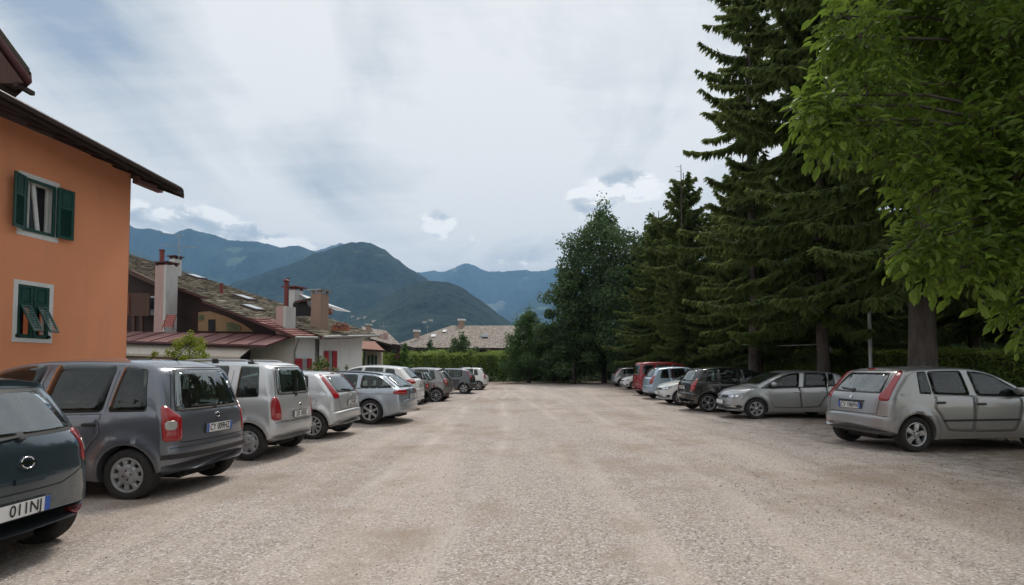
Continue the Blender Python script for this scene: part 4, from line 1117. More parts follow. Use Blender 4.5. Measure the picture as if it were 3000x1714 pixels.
# ---- front-facing hatch with detailed nose
NTOP = [(-.62, .36), (-.66, .46), (-.65, .60, 1), (-.60, .63, 1), (-.59, .75), (-.56, .93, 1), (-.50, 1.0), (-.25, 1.28), (-.14, 1.36), (-.02, 1.40), (.3, 1.435), (.9, 1.455), (1.35, 1.43), (1.72, 1.32), (2.45, .985, 1), (2.7, .935), (3.0, .85), (3.14, .755), (3.19, .68), (3.225, .56), (3.235, .45), (3.20, .27)]
NOSE = Car(ro=.66, wb=2.47, fo=.84, W=1.68, r=.302, belt=(.97, .90), flare=.014, top=NTOP, fb=(.20, .14))
NOSE.parts = dict(hatch_parts(False))
NOSE.parts.update(sidetrim=[], tail=[('B', [(.60, .80), (.78, .80), (.80, .96), (.62, .98)], 0), ('S', [(-.44, .80), (-.28, .86), (-.32, .97), (-.44, .97)], 0)], blackhandle=False, brake3=None,
    head=[('D', [(-.30, .60), (.02, .60), (.13, .66), (.24, .765), (.15, .77), (-.10, .72), (-.27, .695)], 0), ('D', [(-.20, .625), (-.08, .625), (-.07, .69), (-.19, .68)], 1), ('D', [(-.03, .63), (.05, .64), (.08, .70), (-.02, .70)], 1)],
    black=[('F', [(-.40, .60), (.40, .60), (.42, .69), (-.42, .69)], .005), ('F', [(-.66, .30), (.66, .30), (.68, .40), (-.68, .40)], .005), ('S', [(2.86, .32), (3.02, .32), (3.02, .41), (2.90, .41)], .005)],
    fplate=.485, fbadge=.645, bonnet=[(2.45, .60), (2.8, .58), (3.02, .50), (3.06, 0), (3.02, -.50), (2.8, -.58), (2.45, -.60)], doors=[[(.36, .98), (.37, .85), (.33, .76), (.43, .64), (.52, .5), (.60, .36), (1.10, .33), (1.13, .60), (1.15, .95)], [(1.17, .95), (1.15, .60), (1.12, .33), (1.93, .33), (2.03, .5), (2.08, .75), (2.12, .92)]],
    winframe=(.30, 2.32, .36, 1.68, .075, .008))
# ---- panel van style people carrier
VTOP = [(-.60, .38), (-.63, .48), (-.62, .60, 1), (-.57, .63, 1), (-.56, .9), (-.54, 1.15), (-.49, 1.55), (-.45, 1.70), (-.38, 1.765), (-.2, 1.79), (.5, 1.81), (1.3, 1.80), (1.7, 1.72), (2.0, 1.56), (2.55, 1.12, 1), (2.9, 1.02), (3.15, .90), (3.28, .72), (3.31, .55), (3.28, .38)]
VAN = Car(ro=.62, wb=2.6, fo=.75, W=1.68, r=.30, belt=(1.12, 1.02), flare=.012, tum=.07, top=VTOP, rc=.10,
    clad=lambda x, y, z: z < .60 and x < -.30)
VAN.parts = dict(
    doors=[[(.40, 1.10), (.42, .8), (.5, .6), (.6, .40), (1.2, .38), (1.22, 1.05)], [(1.25, 1.05), (1.24, .38), (2.0, .38), (2.1, .6), (2.15, 1.0)]],
    windows=[(-.30, .30, -.28, .28, .17), (.42, 1.15, .42, 1.13, .17), (1.30, 2.25, 1.28, 1.80, .14)],
    rear_glass=[(-.60, 1.12), (-.05, 1.12), (.60, 1.12), (.58, 1.60), (-.58, 1.60)],
    windscreen=[(-.60, 1.15), (.60, 1.15), (.54, 1.66), (-.54, 1.66)],
    gate=[(-.64, .66), (.64, .66), (.66, 1.1), (.62, 1.68), (-.62, 1.68), (-.66, 1.1)],
    rlines=[[(0, .66), (0, 1.68)]],
    tail=[('C', [(-.12, .80), (.10, .84), (.10, .96), (-.12, .96)], 0)],
    head=[('F', [(.45, .72), (.76, .76), (.78, .92), (.5, .88)], 0), ('S', [(2.95, .76), (3.15, .74), (3.12, .88), (2.9, .94)], 0)],
    rplate=.78, badge=.95, mirror=(2.15, 1.12), exh=-1, blackmirror=True)
# ------------------------------------------------------------------ the two rows of parked cars
GL = 'cars parked along the west side of the lot'; GR = 'cars parked along the east side of the lot'
spec_plate.clear()
random.seed(3)
def near_rear(spec, px, py, heading, scale=1.0, off=None):
    """ground point between the rear wheels from the contact point of the rear wheel nearer the camera"""
    p = PG(px, py); h = Vector((math.cos(heading), math.sin(heading), 0)); n = Vector((-h.y, h.x, 0))
    if n.y < 0: n = -n
    return p + n * (spec.W / 2 - .10) * scale
def near_front(spec, px, py, heading, scale=1.0):
    h = Vector((math.cos(heading), math.sin(heading), 0))
    return near_rear(spec, px, py, heading, scale) - h * spec.wb * scale
CAP9 = ('cap', 9, .60, .20, .36); CAP7 = ('cap', 7, .70, .30, .50); CAP10 = ('cap', 10, .42, .13, .30); AL6 = ('spoke', 6, .26, .30, .24, .70); AL5 = ('spoke', 5, .24, .34, .50); AL10 = ('spoke', 10, .25, .13, .15, .72)
AL5B = ('twin', 5, .26, .11, .14, .74); CAPP = ('twin', 6, .30, .17, .26)
SILV = ('silver_paint', (0.39, 0.40, 0.415), .65, .33); SILV2 = ('light_silver_paint', (0.56, 0.565, 0.57), .6, .36); SILVB = ('blue_silver_paint', (0.36, 0.41, 0.46), .65, .30)
GREYB = ('slate_grey_paint', (0.125, 0.135, 0.16), .55, .30); TEAL = ('dark_teal_paint', (0.035, 0.060, 0.076), .5, .22); WHT = ('white_paint', (0.70, 0.71, 0.69), .0, .3)
GRYA = ('warm_grey_paint', (0.22, 0.215, 0.215), .6, .33); DGR = ('graphite_paint', (0.05, 0.055, 0.065), .5, .3); BLK = ('black_paint', (0.006, 0.006, 0.007), .2, .2)
LBL = ('light_blue_paint', (0.36, 0.46, 0.56), .4, .3); REDP = ('red_paint', (0.27, 0.012, 0.02), .1, .3); MAR = ('maroon_paint', (0.13, 0.03, 0.035), .4, .3); SILR = ('grey_silver_paint', (0.31, 0.31, 0.31), .6, .35)
def car(spec, name, label, group, loc, ang, col, style, scale=1.0, plate_=None, cat='car'):
    if plate_: spec_plate[label] = plate_
    loc = Vector((loc.x, loc.y, float(hgt(loc.x, loc.y)) - .022))
    return build_car(spec, name, label, group, loc, R(ang), col, style, scale, cat=cat)
PB0 = dict(ROUND.parts); ROUND.parts = dict(PB0, rplate_y=.11)
car(ROUND, 'parked_car', 'dark teal hatchback seen from behind, beside the slate grey people carrier', GL, Vector((-4.23, 4.19, 0)), 178, TEAL, CAP9, 1.0, ('011NJ', True))
ROUND.parts = PB0
car(MPV, 'parked_car', 'slate grey five-door people carrier with a black rubber bumper strip and blue-ended plate', GL, near_rear(MPV, 383, 1460, R(175)), 175, GREYB, CAP9, 1.0, ('CY 009HZ', True))
car(WAGON, 'parked_car', 'tall narrow silver wagon with silver roof rails and rounded red lamps', GL, near_rear(WAGON, 730, 1340, R(176)), 176, SILV2, CAP7, 1.0, ('DE 185EJ', False))
car(HATCH3, 'parked_car', 'silver three-door hatchback with tall slanting red lamps and ten-slot wheel covers', GL, near_rear(HATCH3, 918, 1286, R(176)), 176, SILV2, CAP10, 1.0, ('CJ 745EX', False))
car(ESTATE, 'parked_car', 'bluish silver estate car with black roof rails and six-spoke wheels', GL, near_rear(ESTATE, 1086, 1239, R(174)), 174, SILVB, AL6, 1.0, ('DR 320LA', False))
car(CROSS, 'parked_car', 'white crossover with dark lower bumper and leaf-shaped red lamps', GL, Vector((-4.1, 20.0, 0)), 176, WHT, AL5, 1.0, ('EK 604PB', False))
KEI = Car(ro=.55, wb=2.3, fo=.62, W=1.52, r=.27, belt=(.93, .88), flare=.01, rc=.09, top=[(x * .9, z * .96 if i else z, *t) for i, (x, z, *t) in enumerate(RTOP)])
KEI.parts = dict(ROUND.parts); KEI.parts.update(doors=[], rlines=[], windows=[(.06, .9, .12, .85, .11), (1.0, 1.9, .95, 1.4)], gate=None, rear_glass=[(-.50, .98), (.50, .98), (.47, 1.12), (.42, 1.30), (-.42, 1.30), (-.47, 1.12)], windscreen=[(-.52, 1.0), (.52, 1.0), (.45, 1.3), (-.45, 1.3)], mirror=(1.7, .95), tail=[('C', [(-.11, .66), (.05, .66), (.06, .86), (-.09, .86)], 0), ('C', [(-.05, .72), (.02, .72), (.02, .79), (-.05, .79)], 1)], wiper=None, strips=[], reflectors=[])
car(KEI, 'parked_car', 'small white city car with round-centred lamps, squeezed between the crossover and the warm grey hatchback', GL, Vector((-3.75, 22.6, 0)), 176, WHT, CAP7)
car(ROUND, 'parked_car', 'warm grey hatchback with round red lamps and ten-spoke wheels', GL, near_rear(ROUND, 1278, 1176, R(176)), 176, GRYA, AL10, 1.02, ('CT 118KD', False))
car(HATCH5, 'parked_car', 'silver hatchback with tall slanting lamps, behind the warm grey hatchback', GL, Vector((-3.65, 27.6, 0)), 176, SILR, CAP10)
car(HATCH3, 'parked_car', 'graphite grey hatchback standing between a silver hatchback and the white one with roof bars', GL, near_rear(HATCH3, 1346, 1152, R(176)) + Vector((.25, 0, 0)), 176, DGR, AL5)
ROUNDB = ROUND; PB = dict(ROUND.parts); PB['bars'] = (.5, 1.2); ROUND.parts = PB
car(ROUND, 'parked_car', 'white hatchback with two roof bars, last of its row beside the far hedge', GL, near_rear(ROUND, 1402, 1142, R(176)), 176, WHT, AL6)
ROUND.parts = {k: v for k, v in PB.items() if k != 'bars'}
# east row
car(HATCH5, 'parked_car', 'silver five-door hatchback with a dark side moulding, shaded under the big leafy branches', GR, near_rear(HATCH5, 2675, 1322, R(8), 1.05), 8, SILR, AL5, 1.06, ('CV 186FN', True))
car(NOSE, 'parked_car', 'silver five-door hatchback reversed in, its headlights facing the lot', GR, near_front(NOSE, 2214, 1225, R(180)), 180, SILV, CAPP, 1.0)
car(ABOX, 'parked_car', 'black tall hatchback with dark grey bumper and star alloy wheels', GR, near_rear(ABOX, 2075, 1206, R(2)), 2, BLK, AL5B, .98, ('DH 482TS', False))
NOSE2 = NOSE
car(NOSE, 'parked_car', 'white hatchback reversed in, nose poking out beside the black car', GR, near_front(NOSE, 1990, 1185, R(180)), 180, WHT, AL5, .98)
ABOX.clad = None
ABLUE = Car(ro=.62, wb=2.5, fo=.75, W=1.68, r=.30, belt=(1.0, .92), flare=.012, tum=.17, zb=.2, rc=.10, top=[(x, z * .975, *t) if z > .7 else (x, z, *t) for (x, z, *t) in ABOX.top]); ABLUE.parts = dict(ABOX.parts)
car(ABLUE, 'parked_car', 'light blue compact car between the white nose and the red van', GR, Vector((7.0, 26.3, 0)), 2, LBL, CAP7)
car(VAN, 'parked_van', 'tall red passenger van with grey rear bumper', GR, near_rear(VAN, 1905, 1160, R(2)) + Vector((0, .3, 0)), 2, REDP, CAP7, 1.0, None, 'van')
car(ROUND, 'parked_car', 'maroon hatchback half hidden behind the red van', GR, Vector((8.25, 33.4, 0)), 2, MAR, CAP9)
car(NOSE, 'parked_car', 'small white car reversed in beside the maroon hatchback', GR, Vector((10.6, 37.6, 0)), 180, WHT, CAP7, .96)
car(HATCH5, 'parked_car', 'silver hatchback at the far end of the east row under the dark conifers', GR, Vector((8.35, 42.5, 0)), 2, SILV, CAP9, 1.02)
# ------------------------------------------------------------------ buildings
def shingle_mat(name, a, b, c, scale=1.0, mott=7, mk=(.35, .55)):
    m, nt, out = mat(name)
    co = objco(nt, (1, 1, 1), kind='UV')
    br = nt.nodes.new('ShaderNodeTexBrick'); L(nt, co, br.inputs['Vector'])
    br.inputs['Color1'].default_value = (*a, 1); br.inputs['Color2'].default_value = (*b, 1); br.inputs['Mortar'].default_value = (*[x * .18 for x in a], 1)
    br.inputs['Scale'].default_value = scale; br.inputs['Mortar Size'].default_value = 0.018; br.inputs['Brick Width'].default_value = .42; br.inputs['Row Height'].default_value = .22
    br.inputs['Bias'].default_value = 0.0; br.offset = .45
    n = noise(nt, .8, 6, .65, co); n2 = noise(nt, mott, 4, .7, co)
    col = mixc(nt, ramp(nt, n, [(.42, (0,) * 3), (.68, (.75,) * 3)]), br.outputs['Color'], c)
    col = mixc(nt, ramp(nt, n2, [(mk[0], (.85,) * 3), (mk[1], (0,) * 3)]), col, tuple(x * .35 for x in a))
    h = mth(nt, 'ADD', mth(nt, 'MULTIPLY', br.outputs['Fac'], -1.0), mth(nt, 'MULTIPLY', n2, .8))
    bsdf(nt, out, col, .9, bump=h, bstr=.8, bdist=.05)
    return m
SHING = shingle_mat('stone_shingles', (.21, .185, .15), (.32, .29, .24), (.17, .16, .11))
SHING2 = shingle_mat('tan_shingles', (.32, .265, .225), (.47, .40, .35), (.26, .23, .17), .6, 2.6, (.42, .56))
TILE_RED = shingle_mat('red_tiles', (.24, .055, .05), (.32, .085, .075), (.30, .16, .14), 1.0)
TILE_PINK = shingle_mat('pink_tiles', (.42, .20, .15), (.5, .27, .2), (.35, .2, .15), 1.0)
def stucco(name, col, stain, sc=1.0):
    m, nt, out = mat(name)
    g = geopos(nt); n = noise(nt, .5 * sc, 6, .6, g); f = noise(nt, 22, 4, .6, g)
    st = noise(nt, 1.3 * sc, 7, .7, geopos(nt, (1.2, 1.2, .25)))
    c = mixc(nt, ramp(nt, n, [(.35, (0,) * 3), (.7, (.55,) * 3)]), col, tuple(x * .86 for x in col))
    c = mixc(nt, ramp(nt, st, [(.52, (0,) * 3), (.75, (.55,) * 3)]), c, stain)
    bsdf(nt, out, c, .92, bump=f, bstr=.25, bdist=.01); return m
ORANGE = stucco('orange_plaster', (.78, .31, .155), (.60, .255, .16), .8)
WHITEP = stucco('white_plaster', (.74, .76, .77), (.36, .37, .36))
PINKP = stucco('pink_plaster', (.46, .33, .29), (.36, .27, .24)); BEIGE = stucco('beige_plaster', (.50, .44, .36), (.36, .31, .25))
TRIMW = simple('window_trim_white', (.66, .66, .65), .8, var=.08)
def wood_mat(name, a, b, vert=False):
    m, nt, out = mat(name)
    g = geopos(nt, (1, 1, 1)); w_ = nt.nodes.new('ShaderNodeTexWave'); w_.bands_direction = 'Z' if not vert else 'X'; w_.inputs['Scale'].default_value = 1.6 if not vert else 2.4
    w_.inputs['Distortion'].default_value = .4; w_.wave_profile = 'SAW'; L(nt, g, w_.inputs[0])
    n = noise(nt, 3, 7, .7, geopos(nt, (.5, .5, 9) if not vert else (9, 9, .5)))
    c = ramp(nt, n, [(.3, a), (.7, b)])
    c = mixc(nt, ramp(nt, w_.outputs['Fac'], [(0, (.8,) * 3), (.1, (0,) * 3)]), c, tuple(x * .25 for x in a))
    bsdf(nt, out, c, .8, bump=w_.outputs['Fac'], bstr=.5, bdist=.03); return m
WOODD = wood_mat('dark_boards', (.020, .009, .008), (.055, .024, .020)); WOODB = wood_mat('brown_boards', (.05, .022, .015), (.11, .05, .032), True)
WOODR = wood_mat('reddish_boards', (.12, .028, .015), (.20, .055, .03), True); SOFFIT = wood_mat('soffit_boards', (.018, .010, .008), (.04, .022, .016))
FASC = simple('red_brown_fascia', (.085, .022, .022), .6, var=.25); GREEN = simple('green_shutter_paint', (.008, .055, .042), .45, var=.2); GREEN2 = simple('pale_green_louvre', (.14, .22, .20), .5)
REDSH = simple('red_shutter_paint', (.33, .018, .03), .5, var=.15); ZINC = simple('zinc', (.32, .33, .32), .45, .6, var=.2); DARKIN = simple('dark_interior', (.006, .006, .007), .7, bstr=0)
PANE = glass_mat('window_pane', (.03, .04, .045), 1.8); CURT = simple('curtain', (.55, .55, .54), .9); SHEET = simple('sail_cloth', (.72, .73, .74), .8, var=.04, bstr=.05)
CANREAD = simple('red_metal_sheet', (.20, .095, .088), .6, .05, var=.3, scale=1.5); RUST = simple('rust_red_pipe', (.17, .035, .03), .6, var=.25); CHPINK = stucco('chimney_pink', (.48, .33, .31), (.3, .2, .18), 2.0); CHW = stucco('chimney_white', (.55, .55, .54), (.32, .30, .29), 2.0); CHBR = stucco('chimney_brown', (.33, .23, .18), (.2, .14, .11), 2.0)
OCHRE = stucco('faded_mural_plaster', (.34, .22, .12), (.16, .13, .09), 2.5); MURG = simple('faded_mural_green', (.13, .15, .08), .9, var=.4, scale=3)

def uv_planar(me, du, dv, o, s=1.0):
    uv = me.uv_layers.new(name='uv'); o = Vector(o)
    for l in me.loops:
        d = me.vertices[l.vertex_index].co - o
        uv.data[l.index].uv = (d.dot(du) * s, d.dot(dv) * s)
def roof_slab(name, poly, du, dv, thick, mats, parent, fascia=True, extra=None):
    """tiled sheet on top, boards below and round the edge"""
    n = (poly[1] - poly[0]).cross(poly[2] - poly[0]).normalized()
    if n.z < 0: n = -n
    mb = MB(); mb.slab(poly, Vector((0, 0, -thick)), 1)
    mb.m[0] = 0 if True else 0
    me = mb.mesh(name)
    for p in me.polygons: p.material_index = 0 if p.normal.z > .5 else 1
    uv_planar(me, du, dv, poly[0])
    return link(name, me, parent, mats)
def tiles_strip(name, a, b, upv, rows, pitch, mats, parent, rad=.035):
    """courses of overlapping stone tiles with ragged ends along an edge a-b"""
    rnd = random.Random(8); d = (b - a); n = max(1, int(d.length / pitch)); d.normalize(); mb = MB(); up = upv.normalized(); nr = d.cross(up).normalized()
    if nr.z < 0: nr = -nr
    for r_ in range(rows):
        for k in range(n):
            w_ = pitch * (.8 + .3 * rnd.random()); o = a + d * (k * pitch + rnd.random() * .05) + up * (r_ * pitch * 1.5 + rnd.uniform(-.05, .02)) + nr * (.01 + .01 * (rows - r_) * 0 + rnd.random() * .02)
            p = [o, o + d * w_, o + d * w_ + up * pitch * 1.9 - nr * .02, o + up * pitch * 1.9 - nr * .02]
            mb.slab(p, nr * (.025 + rnd.random() * .02))
    return mb.build(name, mats, parent)
def wall_holes(mb, o, du, w, z0, z1, holes, depth, nrm, mi=0, mir=0):
    """vertical wall sheet with rectangular openings and their reveals; holes (s0,s1,z0,z1)"""
    ss = sorted({0, w, *[h[0] for h in holes], *[h[1] for h in holes]}); zs = sorted({z0, z1, *[h[2] for h in holes], *[h[3] for h in holes]})
    pt = lambda s_, z, d=0: o + du * s_ + Vector((0, 0, z)) - nrm * d
    for i in range(len(ss) - 1):
        for j in range(len(zs) - 1):
            cs, cz = (ss[i] + ss[i + 1]) / 2, (zs[j] + zs[j + 1]) / 2
            if any(h[0] < cs < h[1] and h[2] < cz < h[3] for h in holes): continue
            mb.add([pt(ss[i], zs[j]), pt(ss[i + 1], zs[j]), pt(ss[i + 1], zs[j + 1]), pt(ss[i], zs[j + 1])], [(0, 1, 2, 3)], mi)
    for (a, b, c, d) in holes:
        q = [(a, c), (b, c), (b, d), (a, d)]
        for k in range(4):
            (s0, y0), (s1, y1) = q[k], q[(k + 1) % 4]
            mb.add([pt(s0, y0), pt(s1, y1), pt(s1, y1, depth), pt(s0, y0, depth)], [(0, 1, 2, 3)], mir)
def obox(mb, o, du, dn, s0, s1, n0, n1, z0, z1, mi=0):
    """box in a wall's frame: along, out, up"""
    p = [o + du * s_ + dn * n_ for (s_, n_) in ((s0, n0), (s1, n0), (s1, n1), (s0, n1))]
    mb.slab([Vector((q.x, q.y, z0)) for q in p], Vector((0, 0, z1 - z0)), mi)

# ---------------- orange house
C0 = Vector((-11.8, 16.7, 0)); dO = Vector((.1375, 1, 0)).normalized(); nO = Vector((dO.y, -dO.x, 0))
H = empty('orange_house', C0, 0, 'orange plastered house with green shutters and dark timber eaves', 'house')
Hi = -C0
def loc(o): return o
def rel(o):                                    # children keep world coordinates: undo the parent offset
    o.matrix_parent_inverse = Matrix.Translation(-C0); return o
def wcoord(px, py): p = PW(px, py, C0, nO); return ((p - C0).dot(dO), p.z)
# openings measured along the wall
def rect(px0, px1, pym0, pym1, pxm):
    s0, s1 = wcoord(px0, 800)[0], wcoord(px1, 800)[0]; return s0, s1, wcoord(pxm, pym1)[1], wcoord(pxm, pym0)[1]
u0, u1, uz0, uz1 = rect(44, 166, 515, 698, 105); l0, l1, lz0, lz1 = rect(41, 158, 826, 1004, 100)
LEN = 16.0; oW = C0 - dO * LEN
tb = .13
mb = MB(); hU = (LEN + u0 + tb, LEN + u1 - tb, uz0 + tb, uz1 - tb); hL = (LEN + l0 + tb * .8, LEN + l1 - tb * .8, lz0 + tb * .8, lz1 - tb * .8)
ZT = 7.55
wall_holes(mb, oW, dO, LEN, -1, ZT, [hU, hL], .22, nO, 0, 1)
obox(mb, C0, -nO, -dO, 0, 9, 0, .02, -1, ZT)
mb.slab([oW - nO * 9, oW, oW - dO * .02, oW - nO * 9 - dO * .02], Vector((0, 0, ZT)))
mb.slab([C0 - nO * 9, oW - nO * 9, oW - nO * 9.02, C0 - nO * 9.02], Vector((0, 0, ZT)))
rel(mb.build('wall', [ORANGE, TRIMW], H))
def frame(nm, a, b, z0, z1, t, d0, d1, m_, parent, H_=None):
    mb = MB()
    for (s0, s1, y0, y1) in ((a, a + t, z0, z1), (b - t, b, z0, z1), (a + t, b - t, z0, z0 + t), (a + t, b - t, z1 - t, z1)):
        obox(mb, oW, dO, nO, s0, s1, d0, d1, y0, y1)
    return mb.build(nm, [m_], parent)
def shutter(o, du, dn, w, z0, z1, m_, parent, nm='shutter'):
    mb = MB(); t = .07
    zm = z0 + (z1 - z0) * .62
    for (s0, s1, y0, y1) in ((0, t, z0, z1), (w - t, w, z0, z1), (t, w - t, z0, z0 + t), (t, w - t, z1 - t, z1), (t, w - t, zm - t / 2, zm + t / 2)):
        obox(mb, o, du, dn, s0, s1, 0, .045, y0, y1)
    obox(mb, o, du, dn, t, w - t, .005, .03, zm + t / 2, z1 - t); obox(mb, o, du, dn, t + .04, w - t - .04, .03, .042, zm + t, z1 - t * 1.5)
    k = z0 + t
    while k < zm - t / 2 - .03:
        q = [o + du * t + dn * .005 + Vector((0, 0, k + .03)), o + du * (w - t) + dn * .005 + Vector((0, 0, k + .03)), o + du * (w - t) + dn * .04 + Vector((0, 0, k)), o + du * t + dn * .04 + Vector((0, 0, k))]
        mb.slab(q, Vector((0, 0, .008))); k += .045
    obox(mb, o, du, dn, t, w - t, .0, .006, z0 + t, zm - t / 2)
    return rel(mb.build(nm, [m_], parent))
# upper window
W1 = rel(frame('window', LEN + u0, LEN + u1, uz0, uz1, tb, 0, .012, TRIMW, H)); W1['label'] = 'upper window with its shutters folded open and one sash ajar'
rel2 = lambda o: o
f = frame('window_frame', hU[0], hU[1], hU[2], hU[3], .07, .012, .05, GREEN, W1)
f = frame('sash', hU[0] + .02, hU[1] - .02, hU[2] + .02, hU[3] - .02, .06, -.20, -.15, TRIMW, W1)
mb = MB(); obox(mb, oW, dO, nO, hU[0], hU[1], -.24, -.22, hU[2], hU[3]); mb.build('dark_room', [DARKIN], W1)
mb = MB(); a_ = oW + dO * (hU[0] + .1) - nO * .19; d_ = (dO * .75 - nO * .0 + nO * .45).normalized()
mb.slab([a_ + Vector((0, 0, hU[2] + .1)), a_ + dO * .40 + nO * .02 + Vector((0, 0, hU[2] + .1)), a_ + dO * .40 + nO * .02 + Vector((0, 0, hU[3] - .1)), a_ + Vector((0, 0, hU[3] - .1))], nO * .01); mb.build('pane', [PANE], W1)
mb = MB(); 
for k in range(6):
    s_ = hU[0] + .06 + k * .035; mb.tube([oW + dO * s_ - nO * .12 + Vector((0, 0, hU[2] + .08)), oW + dO * (s_ - .02 + .006 * k) - nO * .13 + Vector((0, 0, hU[3] - .1))], .022, 6)
mb.build('curtain', [CURT], W1)
mb = MB(); sx = hU[0] + (hU[1] - hU[0]) * .55
mb.slab([oW + dO * sx - nO * .14 + Vector((0, 0, hU[2] + .07)), oW + dO * (sx + .06) - nO * .10 + Vector((0, 0, hU[2] + .07)), oW + dO * (sx - .10) - nO * .10 + Vector((0, 0, hU[3] - .07)), oW + dO * (sx - .16) - nO * .14 + Vector((0, 0, hU[3] - .07))], nO * .04)
mb.build('open_sash', [TRIMW], W1)
shw = (hU[1] - hU[0]) / 2 + .02
shutter(oW + dO * (hU[0] - .02) + nO * .06, (-dO * .93 + nO * .36).normalized(), nO, shw, hU[2] + .0, hU[3], GREEN, H)
shutter(oW + dO * (hU[1] + .02) + nO * .06, (dO * .97 + nO * .12).normalized(), nO, shw, hU[2] - .0, hU[3], GREEN, H)
# lower window, closed shutters with flaps pushed out
W2 = rel(frame('window', LEN + l0, LEN + l1, lz0, lz1, tb * .8, 0, .012, TRIMW, H)); W2['label'] = 'lower window with closed shutters and two louvre flaps pushed out'
mid = (hL[0] + hL[1]) / 2
for a_, b_ in ((hL[0], mid - .01), (mid + .01, hL[1])):
    mb = MB(); zm = hL[2] + (hL[3] - hL[2]) * .64; t = .07; wd = b_ - a_
    for (s0, s1, y0, y1) in ((0, t, hL[2], hL[3]), (wd - t, wd, hL[2], hL[3]), (t, wd - t, hL[2], hL[2] + .1), (t, wd - t, hL[3] - t, hL[3]), (t, wd - t, zm - .04, zm + .04)):
        obox(mb, oW, dO, nO, a_ + s0, a_ + s1, -.05, .005, y0, y1)
    obox(mb, oW, dO, nO, a_ + t, b_ - t, -.04, -.02, zm + .04, hL[3] - t); obox(mb, oW, dO, nO, a_ + t + .04, b_ - t - .04, -.02, -.008, zm + .08, hL[3] - t - .04)
    sh = rel(mb.build('shutter', [GREEN], H))
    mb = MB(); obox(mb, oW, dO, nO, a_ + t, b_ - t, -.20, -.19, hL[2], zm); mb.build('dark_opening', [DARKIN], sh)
    mb = MB(); top = zm - .05; bot = hL[2] + .16; out_ = .40; hh = top - bot
    A = lambda s_, q, e=0: oW + dO * (a_ + t + s_) + nO * (.0 + out_ * q + e) + Vector((0, 0, top - hh * q))
    ww = wd - 2 * t
    for (s0, s1, q0, q1) in ((0, .04, 0, 1), (ww - .04, ww, 0, 1), (.04, ww - .04, 0, .06), (.04, ww - .04, .94, 1)):
        mb.slab([A(s0, q0), A(s1, q0), A(s1, q1), A(s0, q1)], nO * .03 + Vector((0, 0, .02)), 0)
    for k in range(12):
        q = .09 + k * .07; mb.slab([A(.04, q, -.01), A(ww - .04, q, -.01), A(ww - .04, q + .035, .035), A(.04, q + .035, .035)], Vector((0, 0, .008)), 1)
    mb.build('louvre_flap', [GREEN, GREEN2], sh)
    mb = MB(); obox(mb, oW, dO, nO, a_ + (0 if a_ < mid - .1 else wd) - .03, a_ + (0 if a_ < mid - .1 else wd) + .03, .012, .05, lz0 + .12, lz0 + .2); mb.build('shutter_catch', [DARKIN], sh)
# roof: eave edge found from its sight lines at the overhang plane
OH = 1.15
E1 = PW(538, 556, C0 + nO * OH, nO); E0 = PW(-330, 92, C0 + nO * OH, nO)
upv = (-nO * 6.2 + Vector((0, 0, 2.35)))
rf = roof_slab('roof', [E0, E1, E1 + upv, E0 + upv], dO, upv.normalized(), .10, [SHING, SOFFIT], H); rel(rf)
o = tiles_strip('tile_course', E0 + Vector((0, 0, .01)) - nO * .06, E1 + Vector((0, 0, .01)) - nO * .06, upv, 3, .26, [SHING], rf); 
dE = (E1 - E0).normalized()
mb = MB(); mb.tube([E0 + nO * .07 - Vector((0, 0, .07)), E1 + nO * .07 - Vector((0, 0, .07)) - dE * .25], .075, 12); mb.build('gutter', [simple('brown_gutter', (.045, .03, .028), .35, .4)], rf)
mb = MB(); mb.slab([E0 - Vector((0, 0, .10)), E1 - Vector((0, 0, .10)), E1 - nO * .03 - Vector((0, 0, .10)), E0 - nO * .03 - Vector((0, 0, .10))], Vector((0, 0, -.12))); mb.build('fascia', [SOFFIT], rf)
mb = MB(); Lr = (E1 - E0).length; k = .3; un = upv.normalized()
while k < Lr:
    p = E0 + dE * k - Vector((0, 0, .101)); q = p + un * 1.7
    mb = MB(); mb.slab([p + un * .05, p + dE * .13 + un * .05, q + dE * .13, q], Vector((0, 0, -.17))); k += .72
    mb.build('rafter', [SOFFIT], rf)
# purlin ends carrying the overhang past the gable corner
for (off, ln, m_) in ((.25, 1.0, simple('weathered_beam', (.22, .12, .12), .8)), (-1.9, 1.5, SOFFIT)):
    zz_ = E1.z + (OH - off) * .37 - .33
    mb = MB(); p = C0 + nO * (off - .2) ; mb.slab([Vector((p.x, p.y, zz_)), Vector((p.x, p.y, zz_)) + nO * .2, Vector((p.x, p.y, zz_)) + nO * .2 + dO * ln, Vector((p.x, p.y, zz_)) + dO * ln], Vector((0, 0, .22))); rel(mb.build('beam', [m_], H))
# bargeboards at the gable end
mb = MB(); mb.slab([E1 - Vector((0, 0, .02)) - dE * .04, E1 - Vector((0, 0, .26)) - dE * .04, E1 + upv - Vector((0, 0, .26)) - dE * .04, E1 + upv - Vector((0, 0, .02)) - dE * .04], dE * .05); rel(mb.build('bargeboard', [SOFFIT], H))
